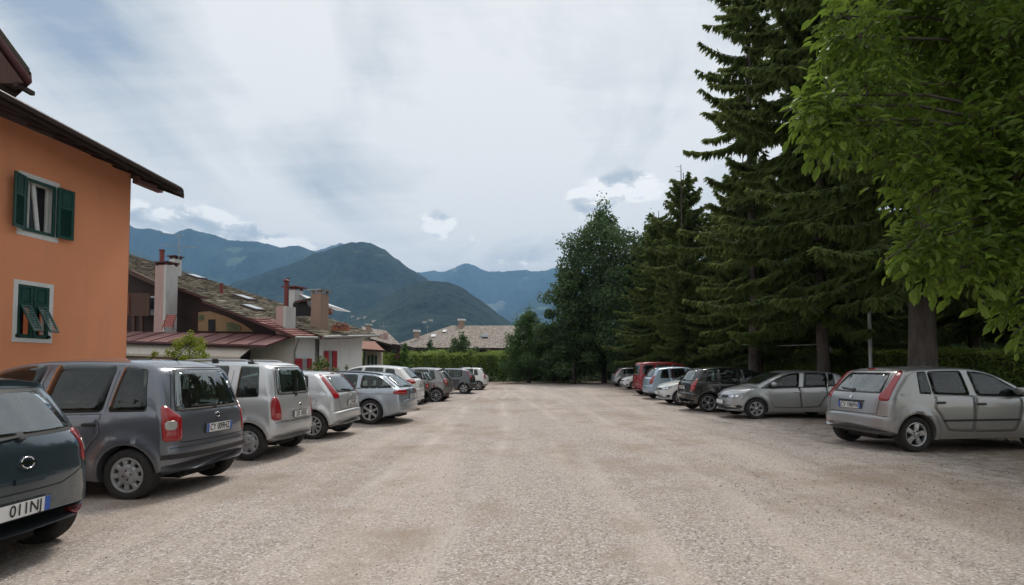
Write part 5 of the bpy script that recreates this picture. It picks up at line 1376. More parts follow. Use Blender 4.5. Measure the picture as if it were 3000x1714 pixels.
# higher gable above
T_ = P(92, 214, 14.2); U_ = P(0, 88, 14.2); dn_ = (T_ - U_); U2 = T_ - dn_ * 3.2
mb = MB(); back = Vector((-1.9, 1.3, 0)); mb.slab([T_, U2, U2 - Vector((0, 0, .22)), T_ - Vector((0, 0, .22)) + dn_.normalized() * .05], back); 
g2 = rel(mb.build('upper_gable_roof', [FASC], H))
mb = MB(); mb.slab([T_ + Vector((.06, -.12, .05)), U2 + Vector((.06, -.12, .05)), U2 + Vector((.06, -.12, -.02)), T_ + Vector((.06, -.12, -.02))], back + Vector((0, .3, 0))); mb.build('tile_edge', [SHING], g2)
mb = MB(); mb.slab([T_ + Vector((-.25, .06, -.24)), U2 + Vector((-.25, .06, -.24)), Vector((U2.x - .3, U2.y + .06, T_.z - .25))], back); mb.build('gable_board', [WOODB], g2)
for k in range(5): mb = MB(); mb.box(T_.x - .45 - k * .5, T_.x - .33 - k * .5, T_.y - .02, T_.y + .5, T_.z - .36, T_.z - .25); mb.build('rafter', [SOFFIT], g2)
mb = MB(); mb.box(-22, -15.2, 11.5, 15.5, E1.z + .9, T_.z + .2); mb.build('upper_wall', [ORANGE], g2)

# ---------------- timber chalet
O = Vector((-10.4, 30, 0)); uu = Vector((-.95, .31, 0)).normalized(); vv = Vector((.31, .95, 0)).normalized()
CH = empty('timber_chalet', O, 0, 'dark timber chalet with a broad stone-shingled roof and white plastered end', 'house')
def hp(s_, t, z): return O + uu * s_ + vv * t + Vector((0, 0, z))
def relc(o): o.matrix_parent_inverse = Matrix.Translation(-O); return o
def zr(s_, t): return 3.2 + .3 * s_ + .07 * t
def onp(px, py, t):   # (s, z) where a sight line meets the plane at offset t
    p = PW(px, py, O + vv * t, vv); return (p - O).dot(uu), p.z
SM = 24
def grid_roof(name, s0, s1, t0, t1, zf, thick, mats, parent, ns=26, nt_=8, wob=.03):
    rnd = random.Random(4); V = []; Fc = []
    for i in range(ns + 1):
        for j in range(nt_ + 1):
            s_ = s0 + (s1 - s0) * i / ns; t = t0 + (t1 - t0) * j / nt_
            V.append(hp(s_, t, zf(s_, t) + rnd.uniform(-wob, wob)))
    n0 = len(V); V += [v - Vector((0, 0, thick)) for v in V]; k = nt_ + 1; mi = []
    for i in range(ns):
        for j in range(nt_):
            a = i * k + j; Fc.append((a, a + 1, a + 1 + k, a + k)); mi.append(0); Fc.append((a + n0, a + k + n0, a + 1 + k + n0, a + 1 + n0)); mi.append(1)
    for i in range(ns):
        for j in (0, nt_):
            a = i * k + j; Fc.append((a, a + k, a + k + n0, a + n0)); mi.append(2)
    for j in range(nt_):
        for i in (0, ns):
            a = i * k + j; Fc.append((a, a + 1, a + 1 + n0, a + n0)); mi.append(2)
    me = bpy.data.meshes.new(name); me.from_pydata(V, [], Fc); me.update(); me.polygons.foreach_set('material_index', mi)
    bm = bmesh.new(); bm.from_mesh(me); bmesh.ops.recalc_face_normals(bm, faces=bm.faces); bm.to_mesh(me); bm.free()
    uv_planar(me, vv, uu, O)
    return link(name, me, parent, mats)
RF = relc(grid_roof('roof', 0, SM, 0, 5.5, zr, .16, [SHING, SOFFIT, FASC], CH))
# ragged stone slabs over the sheet, all one pattern
def slabs(name, s0, s1, t0, t1, zf, parent, material, ds=.42, dt=.5, seed=1, h=.05):
    rnd = random.Random(seed); mb = MB(); s_ = s0; 
    while s_ < s1:
        t = t0 - rnd.random() * dt
        while t < t1:
            w_ = dt * rnd.uniform(.55, 1.25); ta, tb_ = max(t, t0 - .06), min(t + w_ - .02, t1 + .06)
            if tb_ - ta > .06:
                ln = ds * rnd.uniform(1.1, 1.35); zo = rnd.uniform(.01, .035); sa = s_ + rnd.uniform(-.08, .03)
                p = [hp(sa, ta, zf(sa, ta) + h + zo), hp(sa, tb_, zf(sa, tb_) + h + zo + rnd.uniform(-.01, .01)), hp(sa + ln, tb_, zf(sa + ln, tb_) + .012), hp(sa + ln, ta, zf(sa + ln, ta) + .012)]
                mb.slab(p, Vector((0, 0, -.035)))
            t += w_
        s_ += ds
    return mb.build(name, [material], parent)
SLAB = island_mat('stone_slab', [(0, (.06, .048, .036)), (.25, (.16, .135, .10)), (.6, (.26, .22, .165)), (.85, (.17, .155, .10)), (1, (.38, .335, .27))], .92)
slabs('stone_tiles', -.05, SM, 0, 5.5, zr, RF, SLAB, .30, .30, 2)
mb = MB(); mb.tube([hp(-.1, -.1, zr(0, 0) - .06), hp(-.1, 5.6, zr(0, 5.5) - .06)], .08, 10); mb.build('gutter', [ZINC], RF)
# lower roof strip in front, shingled above and red-tiled below
def zb_(s_, t): 
    k = (t + 1.6) / 1.6; return 3.26 + .34 * (s_ - .9) + k * (.1)
R2 = relc(grid_roof('lower_roof', .55, 6.9, -1.6, -.02, zb_, .14, [SHING, SOFFIT, FASC], CH, 12, 3, .015))
slabs('stone_tiles', 3.4, 6.9, -1.6, -.05, zb_, R2, SLAB, .30, .30, 5)
REDT = island_mat('red_tile', [(0, (.17, .055, .05)), (.5, (.24, .085, .075)), (1, (.32, .17, .15))], .7)
slabs('red_tiles', .5, 3.4, -1.6, -.05, zb_, R2, REDT, .34, .26, 6, .04)
mb = MB(); mb.tube([hp(.4, -1.7, zb_(.5, -1.6) - .08), hp(.25, .15, zb_(.5, 0) - .1)], .07, 8); mb.tube([hp(.35, -1.5, zb_(.5, -1.6) - .1), hp(.9, -1.15, 2.35), hp(.95, -1.1, 1.9), hp(.95, -1.1, -.8)], .05, 8); mb.build('downpipe', [ZINC], R2)
# walls
mb = MB(); mb.slab([hp(.8, .6, -1), hp(.8, .6, zr(.8, .6) - .17), hp(SM - .3, .6, zr(SM - .3, .6) - .17), hp(SM - .3, .6, -1)], vv * .15); relc(mb.build('gable_wall', [WOODD], CH))
mb = MB(); mb.slab([hp(.8, .6, -1), hp(.8, 5.0, -1), hp(.8, 5.0, zr(.8, 5) - .2), hp(.8, .6, zr(.8, .6) - .2)], uu * .15); EW = relc(mb.build('end_wall', [WHITEP], CH))
mb = MB(); mb.slab([hp(.98, -1.0, -1), hp(.98, -1.0, zb_(.98, -1) - .16), hp(4.0, -1.0, 3.2), hp(4.0, -1, -1)], vv * .15); mb.slab([hp(.97, -.99, -1), hp(.97, .75, -1), hp(.97, .75, zb_(.97, -.1) - .16), hp(.97, -.99, zb_(.97, -1) - .16)], uu * .1); relc(mb.build('front_wall', [WHITEP], CH))
mb = MB(); mb.slab([hp(3.6, -2.4, -1), hp(3.6, -2.4, 2.45), hp(14, -2.4, 2.45), hp(14, -2.4, -1)], vv * .15); PWL = relc(mb.build('porch_wall', [PINKP], CH))
mb = MB(); s0, z0 = onp(376, 1050, -2.42); s1, _ = onp(402, 1050, -2.42); mb.slab([hp(s0, -2.42, 1.4), hp(s1, -2.42, 1.4), hp(s1, -2.42, 2.02), hp(s0, -2.42, 2.02)], -vv * .02); mb.build('small_window', [REDSH], PWL)
# red metal canopy with seams
def zc(s_, t): k = (t + 3.0) / 2.0; return 2.62 + .036 * (s_ - 1.2) + k * .62
CN = relc(grid_roof('canopy', 1.1, 14, -3.0, -1.0, zc, .10, [CANREAD, SOFFIT, FASC], CH, 14, 3, .008))
mb = MB()
for k in range(9): s_ = 2.2 + k * 1.35; mb.slab([hp(s_, -3.0, zc(s_, -3) + .0), hp(s_, -1.0, zc(s_, -1)), hp(s_ + .05, -1.0, zc(s_, -1)), hp(s_ + .05, -3.0, zc(s_, -3))], Vector((0, 0, .04)))
mb.build('standing_seam', [FASC], CN)
mb = MB(); mb.slab([hp(2.4, -3.35, 2.02), hp(2.4, -2.6, 2.52), hp(13.2, -2.6, 2.85), hp(13.2, -3.35, 2.35)], Vector((0, 0, -.03))); mb.slab([hp(2.4, -3.36, 2.02), hp(13.2, -3.36, 2.35), hp(13.2, -3.36, 2.22), hp(2.4, -3.36, 1.9)], vv * .02); relc(mb.build('awning', [simple('awning_cloth', (.48, .44, .38), .9)], CH))
# mural panel and little window under the verge
def panel(name, pts, t, th, m_, parent, wrap=relc):
    q = []
    for (px, py) in pts: s_, z = onp(px, py, t); q.append(hp(s_, t, z))
    mb = MB(); mb.slab(q, -vv * th); return wrap(mb.build(name, [m_], parent))
MU = panel('mural_wall', [(582, 970), (583, 915), (616, 912), (660, 926), (715, 950), (745, 972)], .58, .05, OCHRE, CH)
wrapn = lambda o: o
panel('small_window', [(611, 969), (611, 936), (630, 936), (630, 969)], .50, .03, DARKIN, MU, wrapn)
panel('mural_patch', [(663, 968), (663, 945), (685, 945), (705, 955), (705, 968)], .50, .015, MURG, MU, wrapn)
panel('mural_patch', [(582, 940), (583, 922), (597, 922), (597, 936)], .50, .015, MURG, MU, wrapn)
# balcony at the left
BL = panel('balcony', [(350, 926), (350, 858), (441, 860), (441, 926)], -.5, .08, WOODB, CH)
panel('reddish_board', [(366, 920), (366, 862), (380, 862), (380, 920)], -.6, .03, WOODR, BL, wrapn)
panel('window', [(429, 924), (431, 866), (456, 868), (456, 924)], .5, .04, TRIMW, CH); panel('window', [(433, 905), (434, 872), (453, 873), (453, 905)], .42, .03, PANE, CH)
for px in (392, 415): panel('post', [(px, 976), (px, 926), (px + 8, 926), (px + 8, 976)], -.4, .14, WOODB, CH)
panel('beam', [(366, 806), (366, 790), (392, 792), (470, 828), (470, 840), (392, 806)], -.35, .3, WOODB, CH)
def chimney(px0, px1, py0, py1, t, body, label_, capm=None, capw=1.25, pipe=None, white_side=False, parent=CH):
    s0, z1 = onp(px1, py0, t); s1, z0 = onp(px0, py1, t); z0 = min(z0, zr(s0, t)) - .4
    d = min(.75, (s1 - s0) * .8); mb = MB()
    # the face towards the camera and the east side
    q = [hp(s0, t, z0), hp(s1, t, z0), hp(s1, t + d, z0), hp(s0, t + d, z0)]
    s0_ = s0 + d * .42                       # east side takes up part of the width seen
    q = [hp(s0_, t, z0), hp(s1, t, z0), hp(s1, t + d, z0), hp(s0_, t + d, z0)]
    mb.slab(q, Vector((0, 0, z1 - z0))); o = relc(mb.build('chimney', [body], parent)); 
    if white_side:
        mb = MB(); mb.slab([hp(s0_ - .02, t - .01, z0), hp(s0_ + .16, t - .01, z0), hp(s0_ + .16, t - .01, z1), hp(s0_ - .02, t - .01, z1)], vv * .0 - vv * .012); mb.slab([hp(s0_ - .02, t, z0), hp(s0_ - .02, t + d, z0), hp(s0_ - .02, t + d, z1), hp(s0_ - .02, t, z1)], uu * .015); mb.build('painted_corner', [CHW], o)
    if capm:
        w_ = (s1 - s0_) * (capw - 1) / 2; mb = MB()
        for a, b in ((s0_, t), (s1 - .12, t), (s0_, t + d - .12), (s1 - .12, t + d - .12)):
            mb.slab([hp(a, b, z1), hp(a + .12, b, z1), hp(a + .12, b + .12, z1), hp(a, b + .12, z1)], Vector((0, 0, .16)))
        mb.slab([hp(s0_ - w_, t - w_, z1 + .16), hp(s1 + w_, t - w_, z1 + .16), hp(s1 + w_, t + d + w_, z1 + .16), hp(s0_ - w_, t + d + w_, z1 + .16)], Vector((0, 0, .07))); mb.build('chimney_cap', [capm], o)
    if pipe:
        a = (s0_ + s1) / 2; mb = MB(); mb.tube([hp(a, t + d / 2, z1), hp(a, t + d / 2, z1 + pipe)], .11, 12); mb.lathe([(.2, z1 + pipe - .02), (.17, z1 + pipe + .05), (.001, z1 + pipe + .12)], axis='z', seg=12, M=Matrix.Translation(hp(a, t + d / 2, 0))); mb.build('flue_pipe', [RUST], o)
    return o
chimney(450, 500, 775, 972, -1.0, CHPINK, '', FASC, 1.15, None, True)
s_, z_ = onp(474, 770, -.7); mb = MB(); mb.tube([hp(s_, -.7, z_ - .1), hp(s_, -.7, z_ + .72)], .13, 12); mb.tube([hp(s_, -.7, z_ + .72), hp(s_, -.7, z_ + .80)], .17, 12); relc(mb.build('flue_pipe', [RUST], CH))
chimney(496, 519, 757, 776, 3.0, CHW, '', FASC, 1.5)
chimney(808, 852, 896, 970, -.9, CHPINK, '', None, 1.2, 1.45, True)
chimney(834, 876, 848, 912, 2.0, CHW, '', RUST, 1.45)
chimney(910, 953, 858, 950, 1.3, CHBR, '', ZINC, 1.5)
s_, z_ = onp(843, 845, .2); mb = MB(); mb.tube([hp(s_, .2, z_ - 1.6), hp(s_, .2, z_ + .6)], .07, 8); relc(mb.build('flue_pipe', [simple('black_pipe', (.02, .02, .02), .6)], CH))
mb = MB(); s_, z_ = onp(649, 830, 2.2); mb.tube([hp(s_, 2.2, z_ - .8), hp(s_, 2.2, z_)], .11, 10); relc(mb.build('vent_pipe', [RUST], CH))
# roof lights
for (px, py, t, w_) in ((575, 815, 3.0, 1.0), (718, 877, 2.6, 1.0), (742, 907, .9, .8)):
    p = O.copy()
    for _ in range(1):
        # intersect the sight line with the roof plane
        n = Vector((0, 0, 1)) - uu * .3 - vv * .07; pl = hp(0, 0, 3.2); p = PW(px, py, pl, n)
    s_ = (p - O).dot(uu); t_ = (p - O).dot(vv); mb = MB()
    mb.slab([hp(s_ - .6, t_ - .4, zr(s_ - .6, t_ - .4) + .05), hp(s_ + .6, t_ - .4, zr(s_ + .6, t_ - .4) + .05), hp(s_ + .6, t_ + .4, zr(s_ + .6, t_ + .4) + .05), hp(s_ - .6, t_ + .4, zr(s_ - .6, t_ + .4) + .05)], Vector((0, 0, .12)), 0); sk = mb.build('skylight', [simple('skylight_frame', (.06, .035, .035), .5)], RF)
    mb = MB(); mb.slab([hp(s_ - .5, t_ - .3, zr(s_ - .5, t_ - .3) + .172), hp(s_ + .5, t_ - .3, zr(s_ + .5, t_ - .3) + .172), hp(s_ + .5, t_ + .3, zr(s_ + .5, t_ + .3) + .172), hp(s_ - .5, t_ + .3, zr(s_ - .5, t_ + .3) + .172)], Vector((0, 0, .012))); mb.build('pane', [glass_mat('skylight_glass', (.25, .27, .29), 2.5) if 'skylight_glass' not in _simple else _simple['skylight_glass']], sk)
# sunken roof terrace with dark opening
TR = panel('terrace_opening', [(868, 926), (868, 890), (905, 880), (915, 900), (915, 926)], 2.2, .3, DARKIN, CH)
panel('terrace_beam', [(866, 890), (866, 884), (918, 872), (918, 879)], 1.8, .15, WOODB, TR, wrapn)
# shutters and windows on the white walls
def shutter_pair(pxs, py0, py1, plane_o, n_, parent, pane=True):
    for a, b in pxs:
        q = [PW(x, y, plane_o, n_) for (x, y) in ((a, py1), (a, py0), (b, py0), (b, py1))]
        z0 = q[0].z; z1 = q[1].z; q[3].z = z0; q[2].z = z1
        mb = MB(); mb.slab(q, -n_ * .05 if n_.dot(q[0]) > 0 else n_ * .05); (mb.build('shutter', [REDSH], parent))
eo = hp(.8, 0, 0) - uu * .03
mb = MB(); q = [PW(x, y, eo, uu) for (x, y) in ((958, 1084), (958, 1028), (976, 1028), (976, 1084))]; mb.slab(q, -uu * .01); mb.build('window', [simple('grey_pane', (.30, .31, .33), .3)], EW)
shutter_pair([(950, 961), (974, 986)], 1028, 1084, eo - uu * .03, uu, EW)
q = [PW(x, y, eo, uu) for (x, y) in ((880, 1086), (880, 1050), (902, 1050), (902, 1086))]
fo = hp(1, -1.0, 0) - vv * .02
# window of the front part
WF = [PW(x, y, eo, uu) for (x, y) in ((882, 1086), (882, 1052), (902, 1052), (902, 1086))]
mb = MB(); mb.slab(WF, -uu * .01); mb.build('window', [simple('grey_pane', (.30, .31, .33), .3)], EW)
shutter_pair([(864, 884), (900, 912)], 1050, 1086, eo - uu * .03, uu, EW)

# white shade sail above the terrace: stands on the roof, a thing of its own
mb = MB(); a, b, c, d = P(866, 857, 33.5), P(1026, 914, 34.5), P(985, 910, 34.0), P(912, 880, 33.2)
mb.slab([a, b, c, d], Vector((.02, .05, .03))); SS = tag(mb.build('shade_sail', [SHEET]), 'white triangular shade sail stretched above the chalet roof terrace', 'shade sail')
# rooftop aerial
def aerial(px, py0, py1, Y, bars, label, group=None):
    a, b = P(px, py1, Y), P(px, py0, Y); o = empty('roof_aerial', a, 0, label, 'aerial', group)
    mb = MB(); mb.tube([Vector((0, 0, 0)), b - a], .022, 6); mb.build('mast', [ZINC], o)
    for (x0, x1, y0, y1) in bars:
        p, q = P(x0, y0, Y) - a, P(x1, y1, Y + .3) - a; mb = MB(); mb.tube([p, q], .016, 5)
        for k in range(7):
            c = p + (q - p) * (k / 6); mb.tube([c + Vector((0, -.25, 0)), c + Vector((0, .25, 0))], .008, 4)
        mb.build('antenna_boom', [ZINC], o)
    return o
aerial(524, 686, 778, 33, [(481, 576, 718, 726), (468, 540, 682, 690), (518, 530, 735, 738)], 'tall television aerial with two booms on the chalet roof beside the chimney')
# flower trough on the roof edge and pot
FLP = island_mat('pink_flowers', [(0, (.05, .09, .02)), (.35, (.12, .16, .04)), (.5, (.42, .14, .16)), (.8, (.55, .30, .28)), (1, (.6, .2, .22))], .8)
def leafcloud(name, centers, n, size, material, seed, parent=None, flatten=.6, rodz=False):
    """small curled leaf faces scattered through ellipsoids (cx,cy,cz,rx,ry,rz)"""
    r = np.random.default_rng(seed); C_ = np.array(centers, float)
    vol = (C_[:, 3] * C_[:, 4] * C_[:, 5]) ** .75; k = r.choice(len(C_), n, p=vol / vol.sum())
    d = r.normal(0, 1, (n, 3)); d /= np.linalg.norm(d, axis=1)[:, None]
    rad = r.random(n) ** .38 * (1 + .12 * r.normal(0, 1, n))
    p = C_[k, :3] + d * C_[k, 3:6] * rad[:, None]
    return leaves_at(name, p, d, size, material, r, parent)
def leaves_at(name, p, d, size, material, r, parent=None, droop=.3, asp=.5):
    n = len(p); nrm = d * .7 + r.normal(0, .55, (n, 3)) + np.array([0, 0, .35]); nrm /= np.linalg.norm(nrm, axis=1)[:, None]
    t = np.cross(nrm, r.normal(0, 1, (n, 3))); t /= np.linalg.norm(t, axis=1)[:, None] + 1e-9; t[:, 2] -= droop; t /= np.linalg.norm(t, axis=1)[:, None]
    b = np.cross(nrm, t); b /= np.linalg.norm(b, axis=1)[:, None] + 1e-9
    s_ = (size * (.6 + .8 * r.random(n)))[:, None]
    V = np.stack([p - t * s_ * .5, p + b * s_ * asp * .5 + nrm * s_ * .06, p + t * s_ * .5 - nrm * s_ * .08, p - b * s_ * asp * .5 + nrm * s_ * .06], 1).reshape(-1, 3)
    f = np.arange(n)[:, None] * 4 + np.array([[0, 1, 2, 3]])
    return link(name, from_np(name, V, f), parent, [material])
a = P(998, 955, 32)
o = empty('flower_trough', a, 0, 'pink flowers in a trough on the chalet roof edge', 'planter')
mb = MB(); mb.box(-.5, .5, -.15, .15, -.3, -.05); mb.build('trough', [simple('terracotta', (.3, .12, .07), .8)], o)
leafcloud('flowers', [(0, 0, .0, .52, .3, .2)], 900, .09, FLP, 3, o)
a = P(964, 912, 33); o = empty('flower_pot', a, 0, 'terracotta pot hanging on the terrace rail beside the brown chimney', 'flower pot')
mb = MB(); mb.lathe([(.001, -.2), (.16, -.2), (.22, .02), (.2, .02)], axis='z', seg=14); mb.build('pot', [simple('terracotta', (.3, .12, .07), .8)], o); leafcloud('plant', [(0, 0, .1, .25, .25, .15)], 250, .07, FLP, 4, o)
# folded red chair on the balcony roof
a = P(492, 966, 29.6); o = empty('deck_chair', a, R(20), 'red slatted deck chair on the red metal canopy by the pink chimney', 'chair')
mb = MB()
for x in (-.22, .22): mb.tube([Vector((x, -.3, 0)), Vector((x + .12, .25, .85))], .025, 6); mb.tube([Vector((x, .25, 0)), Vector((x + .05, -.1, .5))], .022, 6)
mb.build('frame', [RUST], o); mb = MB()
for k in range(7): z = .15 + k * .1; mb.slab([Vector((-.22 + .14 * z, -.3 + .65 * z, z)), Vector((.22 + .14 * z, -.3 + .65 * z, z)), Vector((.22 + .14 * z, -.27 + .65 * z, z + .07)), Vector((-.22 + .14 * z, -.27 + .65 * z, z + .07))], Vector((0, .015, 0)))
mb.build('seat', [simple('red_slats', (.35, .06, .04), .6)], o)

# ---------------- simple helper for the farther houses
def far_house(name, label, roofs, walls, extra=()):
    """roofs: list of (points[(px,py,Y)], material, thick); walls: list of (points, material); all in world space"""
    base = P(*walls[0][0][0]); base.z = 0; e = empty(name, base, 0, label, 'house'); inv = Matrix.Translation(-base)
    for pts, m_ in walls:
        q = [P(*p) for p in pts]; c = sum(q, Vector()) / len(q); n = (q[1] - q[0]).cross(q[2] - q[0]).normalized()
        if n.y < 0: n = -n
        mb = MB(); mb.slab(q, n * .3); o = mb.build('wall', [m_], e); o.matrix_parent_inverse = inv
    ro = []
    for pts, m_, th in roofs:
        q = [P(*p) for p in pts]; du = (q[1] - q[0]).normalized(); n = du.cross(q[2] - q[0]).normalized(); dv = n.cross(du)
        o = roof_slab('roof', q, du, dv, th, [m_, SOFFIT], e); o.matrix_parent_inverse = inv; ro.append(o)
    for ex in extra:
        nm, kind, args, m_ = ex[0], ex[1], ex[-2], ex[-1]
        mb = MB()
        if kind == 'box':
            px0, px1, py0, py1, Y, dp = args; a = P(px0, py1, Y); b = P(px1, py0, Y); mb.box(a.x, b.x, Y, Y + dp, a.z, b.z)
        elif kind == 'poly':
            pts, dpt = args; mb.slab([P(*p) for p in pts], Vector((0, dpt, 0)))
        elif kind == 'tube': mb.tube([P(*p) for p in args[0]], args[1], 8)
        o = mb.build(nm, [m_], e); o.matrix_parent_inverse = inv
    return e
# tan roofed long house
far_house('long_house', 'long low house with a broad tan shingled hipped roof behind the hedge',
    [([(1168, 1008, 66), (1278, 1020, 66), (1560, 1021, 66), (1560, 953, 76), (1330, 953, 76)][:0] or [(1212, 1018, 64), (1560, 1020, 64), (1560, 954, 74), (1322, 954, 74)], SHING2, .25),
     ([(1168, 1006, 74), (1212, 1018, 64), (1322, 954, 74)], SHING2, .25)],
    [([(1235, 1100, 66), (1235, 1020, 66), (1560, 1020, 66), (1560, 1100, 66)], BEIGE), ([(1186, 1100, 73.5), (1186, 1010, 73.5), (1235, 1018, 66), (1235, 1100, 66)], WOODD)],
    [('chimney', 'box', 0, (1343, 1359, 940, 962, 73, 1.0), CHBR), ('chimney_cap', 'box', 0, (1340, 1362, 934, 939, 72.9, 1.2), TRIMW),
     ('chimney', 'box', 0, (1212, 1226, 972, 990, 70, 1.0), CHBR), ('chimney_cap', 'box', 0, (1210, 1228, 966, 972, 69.9, 1.2), TRIMW),
     ('skylight', 'poly', ([(1262, 986, 68.2), (1275, 986, 68.2), (1277, 979, 69), (1264, 979, 69)], .25), TRIMW), ('skylight', 'poly', ([(1296, 972, 70.2), (1306, 972, 70.2), (1308, 966, 71), (1298, 966, 71)], .25), TRIMW),
     ('skylight', 'poly', ([(1411, 987, 67.8), (1430, 987, 67.8), (1430, 978, 69.2), (1411, 978, 69.2)], .25), PANE),
     ('window', 'box', 0, (1400, 1411, 1024, 1040, 65.9, .08), DARKIN), ('window', 'box', 0, (1462, 1472, 1024, 1040, 65.9, .08), DARKIN), ('window', 'box', 0, (1300, 1312, 1024, 1040, 65.9, .08), DARKIN)])
tag(bpy.data.objects['long_house'], None)
# little arched annex beyond the chalet
far_house('garden_annex', 'small pale annex with arched green windows and pink tiled roof beside the white wall', [([(1060, 1022, 40), (1126, 1026, 40), (1098, 1000, 43), (1062, 1000, 43)], TILE_PINK, .15)],
    [([(1064, 1100, 41), (1064, 1026, 41), (1118, 1028, 41), (1118, 1100, 41)], BEIGE)],
    [('window', 'box', 0, (1076, 1083, 1042, 1078, 40.9, .1), GREEN), ('window', 'box', 0, (1087, 1094, 1040, 1078, 40.9, .1), GREEN), ('window', 'box', 0, (1098, 1104, 1042, 1078, 40.9, .1), GREEN), ('door_post', 'box', 0, (1064, 1068, 1030, 1090, 40.85, .1), GREEN)])
far_house('brown_house', 'dark brown timber house with low shingled roofs between the annex and the hedge', [([(1085, 992, 50), (1150, 1010, 50), (1112, 985, 56), (1085, 968, 56)], SHING2, .2), ([(1120, 1004, 52), (1178, 1014, 52), (1130, 968, 60), (1085, 962, 60)], SHING2, .2)],
    [([(1098, 1100, 51), (1098, 1000, 51), (1172, 1010, 51), (1172, 1100, 51)], WOODD)],
    [('chimney', 'box', 0, (1107, 1119, 978, 996, 53, .8), CHPINK), ('chimney', 'box', 0, (1124, 1133, 975, 996, 54, .8), CHPINK), ('window', 'box', 0, (1150, 1160, 1022, 1034, 50.9, .1), PANE), ('balcony', 'box', 0, (1140, 1172, 1036, 1052, 50.5, .2), WOODB)])
far_house('distant_house', 'distant house with pale shingled gable seen just over the chalet eave', [([(1060, 978, 62), (1112, 992, 62), (1090, 965, 70), (1060, 955, 70)], SHING2, .2)], [([(1060, 1100, 63), (1060, 980, 63), (1105, 990, 63), (1105, 1100, 63)], BEIGE)],
    [('chimney', 'box', 0, (1072, 1082, 952, 972, 64, .9), CHBR), ('chimney_cap', 'box', 0, (1070, 1084, 949, 952, 63.9, 1.1), TRIMW)])
aerial(1124, 945, 985, 52, [(1112, 1136, 956, 957)], 'small aerial with one crossbar above the brown timber house')
aerial(1252, 950, 978, 69, [(1246, 1259, 958, 958)], 'aerial with a pale diamond reflector on the hip of the long house')
# village roofs scattered in the valley
rv = random.Random(12)
def hill_hit(px, py):
    d = ray(px, py); best = None
    for o in bpy.data.objects:
        if o.type == 'MESH' and o.name.split('.')[0] in ('hill', 'mountain'):
            ok, q, _, _ = o.ray_cast(Vector((0, 0, EYE)), d)
            if ok and (best is None or q.y < best.y): best = q
    return best
for k, (px, py) in enumerate(((1034, 929), (1052, 934), (1070, 931), (1096, 942), (1262, 940), (1244, 946))):
    p = hill_hit(px, py)
    if p is None: continue
    e = empty('village_house', Vector((p.x, p.y, p.z + 1)), rv.random(), 'pale village house far off under the wooded hill', 'house', 'village houses far off at the foot of the hill')
    mb = MB(); mb.box(-6.5, 6.5, -4, 4, -14, 3); mb.build('wall', [BEIGE], e)
    mb = MB(); mb.slab([Vector((-7.2, -4.8, 2.8)), Vector((-7.2, 0, 5.4)), Vector((-7.2, 4.8, 2.8))], Vector((14.4, 0, 0))); mb.build('roof', [SHING2], e)
# ------------------------------------------------------------------ vegetation
def leaf_mat(name, dark, light, trans=.35, rough=.5, yellow=None):
    m, nt, out = mat(name)
    gi = nt.nodes.new('ShaderNodeNewGeometry')
    stops = [(0, dark), (.7, tuple((a + b) / 2 for a, b in zip(dark, light))), (1, light)]
    c = ramp(nt, gi.outputs['Random Per Island'], stops)
    n = noise(nt, .9, 4, .6, geopos(nt))
    c = mixc(nt, ramp(nt, n, [(.4, (0,) * 3), (.65, (.6,) * 3)]), c, light if yellow is None else yellow)
    b = nt.nodes.new('ShaderNodeBsdfPrincipled'); L(nt, c, b.inputs['Base Color']); b.inputs['Roughness'].default_value = rough; b.inputs['Specular IOR Level'].default_value = .35
    t = nt.nodes.new('ShaderNodeBsdfTranslucent'); L(nt, mixc(nt, .5, c, tuple(min(1, x * 1.6) for x in light)), t.inputs[0])
    mx = nt.nodes.new('ShaderNodeMixShader'); mx.inputs[0].default_value = trans
    L(nt, b.outputs[0], mx.inputs[1]); L(nt, t.outputs[0], mx.inputs[2]); L(nt, mx.outputs[0], out.inputs[0])
    return m
NEEDLE = leaf_mat('spruce_needles', (.055, .090, .026), (.175, .215, .065), .52, .6, (.14, .185, .05))
WALN = leaf_mat('walnut_leaves', (.028, .060, .008), (.19, .28, .04), .48, .42, (.16, .23, .035))
MAPLE = leaf_mat('maple_leaves', (.032, .068, .028), (.095, .15, .055), .4, .5)
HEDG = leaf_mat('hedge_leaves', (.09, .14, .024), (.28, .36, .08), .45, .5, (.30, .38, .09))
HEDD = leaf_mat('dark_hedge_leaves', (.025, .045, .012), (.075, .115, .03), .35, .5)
BUSHL = leaf_mat('pale_bush_leaves', (.04, .09, .015), (.14, .24, .05), .35, .5); YELB = leaf_mat('yellow_green_leaves', (.10, .15, .01), (.30, .36, .04), .4, .5)
m, nt, out = mat('bark')
g = geopos(nt); w_ = noise(nt, 6, 7, .7, geopos(nt, (1, 1, .22))); c = ramp(nt, w_, [(.3, (.04, .034, .030)), (.6, (.13, .105, .09)), (.8, (.23, .20, .175))])
bsdf(nt, out, c, .95, bump=w_, bstr=.9, bdist=.05); BARK = m
COREM = simple('dark_twigs', (.03, .04, .015), .95, bstr=0)  # dark branch wood, toned down against the paler trunk bark

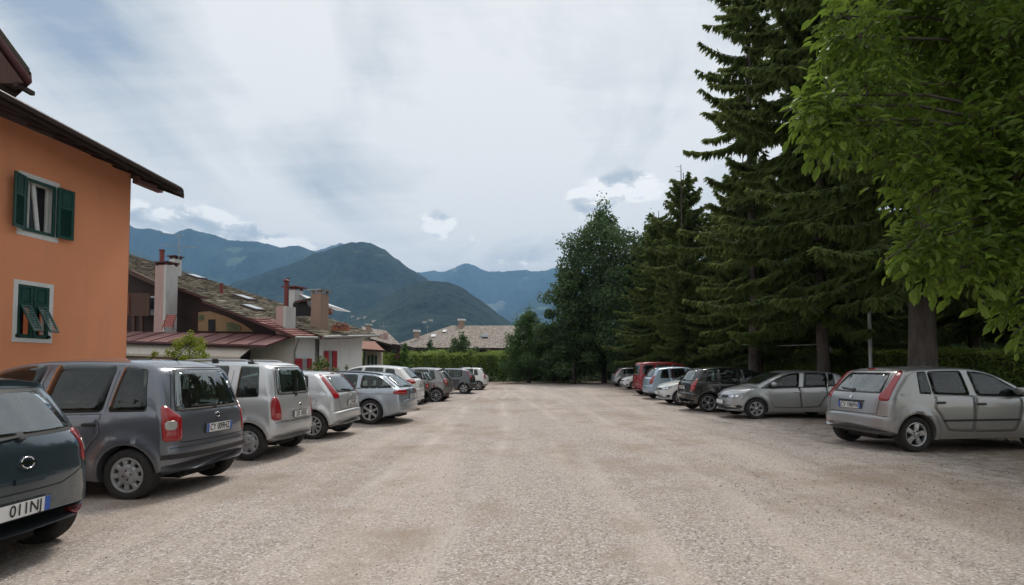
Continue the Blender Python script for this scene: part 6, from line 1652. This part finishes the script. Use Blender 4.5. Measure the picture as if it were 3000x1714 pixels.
def spruce_meshes(h, rad, clear, seed, dens=1.0, tr=.2, gap=0.0, droop=.25, splen=.42):
    r = np.random.default_rng(seed); rr = random.Random(seed)
    tk = MB(); pts = [Vector((0.04 * math.sin(k * 1.3 + seed), .04 * math.cos(k * .9 + seed), h * k / 12 - .1)) for k in range(13)]
    tk.tube(pts, [tr * (1.25 if k == 0 else 1) * (1 - .93 * k / 12) + .01 for k in range(13)], 12)
    P0 = []; D0 = []; S0 = []
    z = clear
    while z < h - .3:
        f = (z - clear) / (h - clear)
        nb = rr.choice((4, 5, 5, 6)) if f < .93 else 3
        R0 = rad * (1 - f) ** .72 * (.62 + .38 * min(1, f / .06 + .25)) + .18
        a0 = rr.random() * 6.28
        for b in range(nb):
            if rr.random() < gap: continue
            a = a0 + 6.28 * b / nb + rr.uniform(-.3, .3); Lb = R0 * rr.uniform(.62, 1.15)
            lift = (.30 * f - droop * (1 - f)) + rr.uniform(-.12, .12)
            n = max(4, int(Lb / .085)); s = np.linspace(.06, 1, n)
            dx, dy = math.cos(a), math.sin(a)
            zz = z + Lb * (lift * s - .30 * s * (1 - f * .7) + .30 * s ** 2.6)
            bx = dx * Lb * s; by = dy * Lb * s
            br = [Vector((bx[k], by[k], zz[k])) for k in range(0, n, max(1, n // 5))]
            if len(br) > 1: tk.tube([Vector((0, 0, z))] + br, [.035 * (1 - .8 * f) * (1 - .8 * k / len(br)) + .006 for k in range(len(br) + 1)], 4, 1, cap=False)
            for side in (-1, 1, 0, 0, 0):
                m = n; ss = np.clip(s + r.normal(0, .02, m), .08, 1.02)
                keep = r.random(m) < (dens * (.55 + .6 * ss))
                px = np.interp(ss, s, bx); py = np.interp(ss, s, by); pz = np.interp(ss, s, zz)
                ln = splen * (.45 + .75 * (1 - ss)) * (.5 + 1.0 * r.random(m)) + .09
                if side:
                    vx = dx * .65 - dy * side * .75; vy = dy * .65 + dx * side * .75; vz = -.25 - .6 * r.random(m)
                    d = np.stack([vx + r.normal(0, .16, m), vy + r.normal(0, .16, m), vz], 1)
                else:
                    d = np.stack([dx * .25 + r.normal(0, .28, m), dy * .25 + r.normal(0, .28, m), -1 + .9 * (r.random(m) < .2)], 1); ln = ln * .95
                d /= np.linalg.norm(d, axis=1)[:, None]
                P0.append(np.stack([px, py, pz], 1)[keep]); D0.append(d[keep]); S0.append(ln[keep])
        z += (.34 + .22 * rr.random()) * (1 + .4 * (1 - f))
    p = np.concatenate(P0); d = np.concatenate(D0); ln = np.concatenate(S0)[:, None]; n = len(p)
    q = r.normal(0, 1, (n, 3)); a = np.cross(d, q); a /= np.linalg.norm(a, axis=1)[:, None]; b = np.cross(d, a)
    V = []; 
    sag = np.array([0, 0, -1.0])
    for ax in (a, b):
        wv = ax * ln * .19
        V += [p, p + d * ln * .35 + wv + sag * ln * .02, p + d * ln * 1.0 + sag * ln * .16, p + d * ln * .35 - wv + sag * ln * .02]
    # small side needles tufts
    c2 = p + d * ln * .55
    for ax in (a, -a):
        e = (d * .75 + ax * .65); V += [c2 - d * ln * .1, c2 + e * ln * .22 + b * ln * .045, c2 + e * ln * .46 + sag * ln * .05, c2 + e * ln * .2 - b * ln * .045]
    V = np.stack(V, 1); kq = V.shape[1]
    f = (np.arange(n) * kq)[:, None, None] + np.arange(kq).reshape(1, -1, 4)
    crown = from_np('crown', V.reshape(-1, 3), f.reshape(-1, 4)); crown.materials.append(NEEDLE)
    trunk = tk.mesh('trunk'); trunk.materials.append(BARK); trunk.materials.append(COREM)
    return trunk, crown
GT = 'spruces standing along and behind the east hedge'
def place_tree(ms, loc, rz, label, name='spruce_tree', cat='tree', group=None, sc=1.0, tilt=0.0):
    e = empty(name, Vector(loc), rz, label, cat, group); e.scale = (sc,) * 3; e.rotation_euler[1] = tilt
    link('trunk', ms[0], e); link('crown', ms[1], e); return e
TA = spruce_meshes(14.0, 4.1, 3.0, 2, 1.0, .19, .02, splen=.36)
TB = spruce_meshes(26, 3.5, 3.2, 7, .85, .23, .34, .22, .36)
TC = spruce_meshes(25, 4.6, 3.7, 11, 1.0, .20, .06, .30, .38)
TD = spruce_meshes(26, 4.8, 4.3, 19, 1.0, .34, .06, .30, .38)
place_tree(TA, (11.0, 34.4, 0), .4, 'mid-height spruce at the far end of the row, trunk above the red van')
place_tree(TB, (10.9, 24.6, 0), 1.2, 'tallest open-crowned spruce with sky showing through, trunk behind the black car', tilt=-.012)
place_tree(TC, (11.0, 19.3, 0), 2.2, 'dense spruce with its trunk rising behind the silver car parked nose out')
place_tree(TD, (11.2, 14.9, 0), 0.3, 'thick-trunked spruce close behind the shaded silver five-door hatchback')
far_ = [(17.8, 21, TC, .95), (16.5, 29, TB, .9), (15.5, 37.5, TA, 1.05), (21.5, 17, TD, .95), (22, 26, TC, 1.0), (19.5, 34, TC, .85), (26, 21, TB, 1.0), (13.8, 43, TA, 1.0), (27.5, 30, TD, .9), (17.5, 45, TA, 1.1), (18, 12.8, TA, 1.1), (24, 37, TC, .9), (31, 25, TC, .95), (12.6, 29.5, TA, .95), (12.6, 27.6, TA, .82), (12.5, 22.2, TA, .74), (9.9, 31.0, TA, .6), (10.7, 39.6, TA, .93), (12.4, 43.5, TA, .98)]
for k, (x, y, ms, sc) in enumerate(far_):
    place_tree(ms, (x, y, 0), k * 1.7, 'dark spruce in the crowded stand behind the clipped east hedge', group=GT, sc=sc)

def broad_tree(name, loc, h, rad, seed, n, size, material, label, clear=.0, blobs=26, sq=1.0, cat='tree', group=None, tr=.16, shape=.8):
    rr = random.Random(seed); C_ = []; tk = MB()
    for k in range(blobs):
        f = (k + .5) / blobs; z = clear + (h - clear) * (.10 + .82 * f)
        env = math.sin(math.pi * min(1, (.16 + .84 * f) ** shape)) ** .65 if f > 0 else .5
        a = k * 2.399 + rr.uniform(-.4, .4); q = rad * env * rr.uniform(.35, .92)
        s_ = rad * rr.uniform(.20, .38) * (1 - .35 * f)
        C_.append((math.cos(a) * q, math.sin(a) * q, z, s_, s_, s_ * rr.uniform(.6, .95)))
    C_.append((0, 0, clear + (h - clear) * .45, rad * .5, rad * .5, (h - clear) * .33)); C_.append((0, 0, h - rad * .3, rad * .16, rad * .16, rad * .42))
    e = empty(name, Vector(loc), rr.random() * 6, label, cat, group)
    tk.tube([Vector((0, 0, -.1)), Vector((.1, 0, h * .3)), Vector((0, .1, h * .62)), Vector((0, 0, h * .9))], [tr * 1.3, tr, tr * .55, .02], 9)
    for c in C_[:-2:2]: tk.tube([Vector((0, 0, max(.3, c[2] - rad * .5))), Vector((c[0] * .5, c[1] * .5, c[2] - rad * .15)), Vector(c[:3])], [tr * .35, tr * .2, .012], 5, cap=False)
    tk.build('trunk', [BARK], e); leafcloud('crown', C_, n, size, material, seed, e); return e
broad_tree('broadleaf_tree', (8.6, 51, 0), 17.0, 6.1, 5, 34000, .32, MAPLE, 'large dark broadleaf tree rising where the lot ends, next to the mid-height spruce', .0, 56, tr=.22, shape=.72)
broad_tree('broadleaf_tree', (5.6, 49.5, 0), 10.8, 3.6, 8, 15000, .30, MAPLE, 'lower rounded broadleaf tree leaning out before the large dark one', .1, 26, shape=.75)
broad_tree('broadleaf_tree', (12.6, 49, 0), 15.0, 5.0, 9, 20000, .32, MAPLE, 'broadleaf tree top showing between the large dark tree and the spruces', .2, 28)
broad_tree('young_tree', (1.6, 52, 0), 7.0, 3.2, 15, 14000, .22, leaf_mat('fresh_leaves', (.03, .07, .02), (.09, .16, .045), .35), 'young light green tree at the end of the lot before the valley gap', .0, 30, shape=.72)
broad_tree('young_tree', (4.2, 55, 0), 5.8, 2.8, 16, 9000, .24, MAPLE, 'small bluish green tree half hidden by the young light green one', .0, 18)
broad_tree('garden_bush', (-5.2, 57, 0), 5.1, 2.3, 21, 7500, .2, MAPLE, 'rounded dark bush standing before the middle of the long tan roof', .0, 20, shape=.9, cat='bush')
broad_tree('garden_bush', (-8.6, 57.5, 0), 4.3, 1.7, 22, 5000, .2, MAPLE, 'smaller dark bush before the hipped end of the long tan roof', .0, 16, shape=.9, cat='bush')
broad_tree('garden_bush', (-9.9, 50.5, 0), 3.6, 1.2, 27, 3000, .2, BUSHL, 'greyish green bush beside the brown timber house', .0, 12, cat='bush')
broad_tree('yellow_shrub', (-12.0, 20.4, 0), 2.8, 1.15, 23, 4200, .10, YELB, 'yellow-green shrub rising behind the grey people carrier before the red canopy', .3, 20, cat='shrub', tr=.05, shape=.8)
broad_tree('yellow_shrub', (-13.4, 20.4, 0), 2.15, .5, 24, 900, .09, YELB, 'low yellow-green shrub beside the corner of the orange house', .8, 8, cat='shrub', tr=.04)
ROSEL = island_mat('rose_leaves', [(0, (.05, .12, .02)), (.6, (.13, .22, .05)), (.93, (.16, .26, .06)), (.94, (.5, .12, .12)), (1, (.6, .25, .22))], .6)
broad_tree('rose_bush', (-8.7, 24.8, 0), 1.95, 1.15, 25, 3600, .10, ROSEL, 'low rose bush against the white wall below the red shutters', .2, 16, cat='shrub', tr=.04, shape=.9)
broad_tree('rose_bush', (-7.7, 25.5, 0), 1.62, .4, 26, 700, .09, ROSEL, 'small rose bush just past the red shutters, behind the estate car', .5, 8, cat='shrub', tr=.03)

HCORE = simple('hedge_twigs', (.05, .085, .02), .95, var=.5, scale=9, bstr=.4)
def hedge(name, a, b, h0, h1, wid, material, n, size, label, seed, rag=.05, base=0.0):
    a = Vector(a); b = Vector(b); d = (b - a); Ln = d.length; d.normalize(); nr = Vector((-d.y, d.x, 0)); mb = MB()
    q = [a - nr * wid * .42, b - nr * wid * .42, b + nr * wid * .42, a + nr * wid * .42]
    hs = [h0, h1, h1, h0]
    e = empty(name, a, 0, label, 'hedge')
    vs = [p - a for p in q] + [p - a + Vector((0, 0, hh * .95)) for p, hh in zip(q, hs)]
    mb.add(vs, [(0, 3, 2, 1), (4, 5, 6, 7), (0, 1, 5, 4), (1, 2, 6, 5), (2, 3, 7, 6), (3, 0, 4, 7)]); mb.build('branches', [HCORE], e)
    r = np.random.default_rng(seed); s = r.random(n); t = r.random(n); hh = h0 + (h1 - h0) * s; face = r.random(n)
    top = face < wid / (wid + 2 * hh); side = np.where(r.random(n) < .5, -1, 1)
    y = np.where(top, (t - .5) * wid, side * wid / 2); z = np.where(top, hh, hh * t)
    bump_ = rag * (np.sin(s * Ln * 1.7 + seed) + .7 * np.sin(s * Ln * 4.1) + r.normal(0, .8, n))
    z = z + np.where(top, bump_, 0); y = y + np.where(top, 0, side * bump_)
    dn = np.array(d); nn = np.array(nr)
    p = s[:, None] * Ln * dn + y[:, None] * nn; p[:, 2] = z
    dd = np.where(top[:, None], np.array([0, 0, 1.0]), side[:, None] * nn)
    leaves_at('foliage', p, dd, size, material, r, e); return e
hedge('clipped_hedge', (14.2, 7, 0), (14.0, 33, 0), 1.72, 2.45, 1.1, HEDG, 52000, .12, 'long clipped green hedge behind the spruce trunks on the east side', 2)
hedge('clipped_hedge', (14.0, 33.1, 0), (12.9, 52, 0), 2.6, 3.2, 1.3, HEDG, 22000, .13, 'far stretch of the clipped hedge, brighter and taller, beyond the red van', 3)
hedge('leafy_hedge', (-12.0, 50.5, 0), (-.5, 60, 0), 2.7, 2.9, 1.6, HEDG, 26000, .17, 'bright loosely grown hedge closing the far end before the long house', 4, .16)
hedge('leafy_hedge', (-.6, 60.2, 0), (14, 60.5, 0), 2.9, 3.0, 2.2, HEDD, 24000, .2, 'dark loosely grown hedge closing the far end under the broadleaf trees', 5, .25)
hedge('woodland_backdrop', (34, 6, 0), (34, 66, 0), 9, 9, 3, HEDD, 16000, .4, 'tall dark mass of foliage closing the view behind the stand of spruces', 12, .5)  # this and the next: woodland foliage added as a dark backdrop
hedge('woodland_backdrop', (14.5, 63, 0), (34, 63.5, 0), 8, 9, 3, HEDD, 12000, .4, 'tall dark foliage behind the far spruces past the end of the lot', 13, .5)
hedge('leafy_hedge', (-12.6, 37, 0), (-12.1, 50.2, 0), 2.0, 2.6, 1.3, HEDG, 9000, .15, 'bright loose hedge beside the brown timber house', 6, .14)
# undergrowth at the foot of the far hedge
rn = np.random.default_rng(9); n = 13000
p = np.stack([rn.uniform(-6, 14, n), 57.6 + rn.normal(0, 1.3, n), np.abs(rn.normal(0, .75, n))], 1); p[:, 2] *= (1 + np.sin(p[:, 0] * 1.7)) * .7
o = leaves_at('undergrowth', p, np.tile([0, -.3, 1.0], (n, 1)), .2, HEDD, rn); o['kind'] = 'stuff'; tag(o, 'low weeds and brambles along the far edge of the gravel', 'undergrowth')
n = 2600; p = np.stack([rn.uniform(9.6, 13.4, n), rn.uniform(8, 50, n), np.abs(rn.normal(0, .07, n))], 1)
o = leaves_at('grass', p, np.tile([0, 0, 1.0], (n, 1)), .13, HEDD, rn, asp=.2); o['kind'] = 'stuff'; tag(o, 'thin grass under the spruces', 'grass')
n = 700; p = np.stack([rn.normal(0, 1, n) * 0 - 11.0, rn.uniform(8, 16.4, n), np.abs(rn.normal(0, .5, n))], 1); p[:, 0] = -11.8 + .1375 * (p[:, 1] - 16.7) + .25 + rn.random(n) * .3; p[:, 2] *= 1.1
o = leaves_at('weeds', p, np.tile([1, 0, .6], (n, 1)), .12, HEDG, rn, asp=.3); o['kind'] = 'stuff'; tag(o, 'straggly weeds at the foot of the orange wall', 'weeds')

# walnut: limbs from a trunk beyond the frame, compound leaves on drooping shoots
wl = [(2600, 40, 120, 5.5), (2470, 150, 105, 5.0), (2640, 170, 130, 5.6), (2400, 320, 90, 4.8), (2350, 350, 55, 4.7), (2500, 290, 110, 5.0), (2375, 395, 55, 4.7), (2455, 410, 45, 4.8), (2620, 320, 120, 5.4), (2540, 410, 60, 4.9), (2440, 90, 70, 5.2),
      (2750, 60, 140, 5.2), (2780, 250, 140, 5.3), (2700, 450, 100, 5.0), (2630, 500, 60, 4.8), (2760, 540, 110, 4.9), (2850, 430, 130, 4.9), (2900, 150, 150, 5.0), (2980, 320, 140, 4.8), (2940, 560, 120, 4.7), (2830, 640, 105, 4.8), (2690, 600, 70, 4.7),
      (2690, 715, 60, 4.6), (2625, 760, 42, 4.6), (2740, 770, 70, 4.6), (2860, 760, 90, 4.7), (2960, 720, 100, 4.6), (2775, 825, 30, 4.6), (2985, 955, 50, 4.6), (2950, 905, 38, 4.7), (3080, 500, 180, 4.7), (3080, 150, 190, 5),
      (2720, 180, 200, 6.8), (2860, 420, 220, 6.8), (2960, 100, 240, 7.0), (2900, 640, 170, 6.6), (3000, 420, 230, 7.6), (2780, -60, 200, 6.4), (3000, -60, 200, 6), (2560, -60, 130, 6), (2650, -330, 330, 5.5), (3000, -420, 380, 5), (2900, -200, 300, 7.5), (3350, 100, 350, 5.0), (3300, 500, 300, 5.2), (2750, -700, 380, 4.6), (3200, -900, 420, 4.2), (3100, 780, 120, 5.2)]
WE = empty('walnut_tree', (8.2, 5.4, 0), 0, 'walnut tree with big bright green leaves hanging over the shaded corner of the lot', 'tree')
wb = Vector((8.2, 5.4, 0)); tk = MB(); tk.tube([Vector((0, 0, -.1)), Vector((0, 0, 1.6)), Vector((-.2, .1, 3.0)), Vector((-.5, .1, 4.6)), Vector((-.6, .1, 6.5))], [.34, .27, .24, .18, .10], 12)
rw = np.random.default_rng(21); PP = []; TT = []
for (px, py, rp, Y) in wl:
    c = P(px + 45, py - 42, Y) - wb; rad = rp * .84 / F * Y
    hub = Vector((-.35, .1, min(4.8, max(2.6, c.z * .75)))); mid = hub.lerp(c, .55) + Vector((0, 0, .35))
    tk.tube([hub, hub.lerp(c, .3) + Vector((0, .1, .28)), mid, c.lerp(mid, .4) + Vector((.04, 0, .10)), c, c + (c - mid) * .15 + Vector((0, 0, -.1))], [.05, .034, .02, .013, .008, .004], 6, cap=False)
    n = int(84 * (rad / .4) ** 1.5 * (1.6 if Y < 6 else .8)) + 8
    d = rw.normal(0, 1, (n, 3)); d /= np.linalg.norm(d, axis=1)[:, None]; q = np.array(c) + d * rad * (rw.random(n) ** .45)[:, None] * np.array([1, 1, .9])
    t = d * .75 + np.array([-.25, -.1, -.5]) + rw.normal(0, .3, (n, 3)); PP.append(q); TT.append(t)
    for k in range(0, n, 6): tk.tube([c, Vector(q[k])], [.008, .003], 4, cap=False)
for (x, y, z, rx, n) in ((7.5, 1.5, 5.5, 2.2, 420), (9.5, -1.0, 5.0, 2.5, 420), (11, 3, 5.5, 2.4, 420), (7, -3, 6, 2.6, 380), (10.5, 6.5, 6.3, 2.2, 420), (4.8, -1.5, 6.2, 2.0, 300), (7.2, 6.5, 6.6, 1.5, 300)):  # out-of-frame crown masses, added to block light over the near right side
    d = rw.normal(0, 1, (n, 3)); d /= np.linalg.norm(d, axis=1)[:, None]
    PP.append(np.array([x, y, z]) - np.array(wb) + d * rx * (rw.random(n) ** .4)[:, None] * np.array([1, 1, .6])); TT.append(d * .7 + np.array([-.1, 0, -.5]))
    tk.tube([Vector((-.5, .1, 4.2)), Vector((x, y, z)) - wb], [.1, .02], 6, cap=False)
n_big = sum(len(q) for q in PP[-7:])
p = np.concatenate(PP); t = np.concatenate(TT); t /= np.linalg.norm(t, axis=1)[:, None]; n = len(p)
up = np.array([0, 0, 1.0]); b = np.cross(t, up + rw.normal(0, .35, (n, 3))); b /= np.linalg.norm(b, axis=1)[:, None]; nn = np.cross(b, t)
V = []
big = np.ones((n, 1)); big[-n_big:] = 2.0; Lr = .19 * (.75 + .5 * rw.random(n))[:, None] * big
for (s_, sd, sz) in ((.35, 1, .8), (.35, -1, .8), (.68, 1, 1.0), (.68, -1, 1.0), (1.0, 0, 1.25)):
    base = p + t * Lr * s_ + np.array([0, 0, -.10]) * (s_ ** 2) * Lr / .24
    ld = t * (.55 if sd else 1) + b * sd * .9 + np.array([0, 0, -.35]) + rw.normal(0, .18, (n, 3)); ld /= np.linalg.norm(ld, axis=1)[:, None]
    lw = np.cross(nn + rw.normal(0, .25, (n, 3)), ld); lw /= np.linalg.norm(lw, axis=1)[:, None]; ln_ = np.cross(ld, lw)
    l = .098 * sz * (.6 + .7 * rw.random(n))[:, None] * big; w2 = l * .225; up_ = ln_ * l * .07
    V += [base, base + ld * l * .30 + lw * w2 * .92 + up_, base + ld * l * .68 + lw * w2 * .82 + up_, base + ld * l - ln_ * l * .10, base + ld * l * .68 - lw * w2 * .82 + up_, base + ld * l * .30 - lw * w2 * .92 + up_]
V = np.stack(V, 1); 
f = (np.arange(n) * 30)[:, None, None] + (np.arange(5) * 6)[None, :, None] 
f1 = f + np.array([0, 1, 2, 3]); f2 = f + np.array([0, 3, 4, 5])
me = from_np('crown', V.reshape(-1, 3), np.concatenate([f1.reshape(-1, 4), f2.reshape(-1, 4)])); link('crown', me, WE, [WALN]); tk.build('trunk', [BARK], WE)

rb_ = np.random.default_rng(77); n = 9000; p = np.stack([rb_.uniform(-26, 26, n), -15 + rb_.normal(0, 1.2, n), rb_.random(n) ** .8 * 9], 1); p[:, 2] *= .75 + .25 * np.sin(p[:, 0] * .9)
o = leaves_at('tree_belt', p, np.tile([0, 1.0, .2], (n, 1)), .55, HEDD, rb_, asp=.7); o['kind'] = 'stuff'; tag(o, 'belt of leafy trees closing the near end of the lot', 'trees')

# posts and line between trunks
def post(px, Y, h, rad, label):
    p = P(px, 1000, Y); o = empty('metal_post', (p.x, p.y, 0), 0, label, 'post')
    mb = MB(); mb.tube([Vector((0, 0, -.05)), Vector((0, 0, h))], rad, 10); mb.build('pole', [simple('galvanised', (.42, .44, .45), .45, .5)], o)
    mb = MB(); mb.lathe([(.001, h + .05), (rad * .8, h + .03), (rad * 1.25, h), (rad * 1.25, h - .04)], axis='z', seg=10); mb.build('post_cap', [simple('galvanised', (.42, .44, .45), .45, .5)], o)
post(2083, 31.5, 3.6, .05, 'thin pale metal post before the bright stretch of hedge, above the black car')
post(2433, 24, 3.1, .05, 'slim metal post just beyond the trunk of the dense spruce')
post(2549, 17.3, 3.3, .055, 'grey metal post between the dense spruce and the thick-trunked one')
mb = MB(); a, b = P(2170, 1009, 24.5), P(2412, 1009, 20.2); mb.tube([a, a.lerp(b, .5) - Vector((0, 0, .06)), b], .016, 6)
tag(mb.build('slack_cable', [simple('pale_cable', (.4, .4, .38), .7)]), 'pale cable strung between two spruce trunks above the hedge', 'cable')
mb = MB(); p = P(2000, 900, 33); mb.tube([Vector((0, 0, 0)), Vector((.03, 0, 6)), Vector((0, 0, 13.9))], [.13, .09, .02], 7)
rr = random.Random(2)
for k in range(26):
    z = 7 + k * .27; a = rr.random() * 6.28; l = .15 + .25 * rr.random(); mb.tube([Vector((0, 0, z)), Vector((math.cos(a) * l, math.sin(a) * l, z + .03))], [.014, .004], 4, cap=False)
o = mb.build('dead_tree', [BARK]); o.location = (p.x, p.y, 0); tag(o, 'thin dead leafless treetop sticking up in front of the spruces', 'tree')
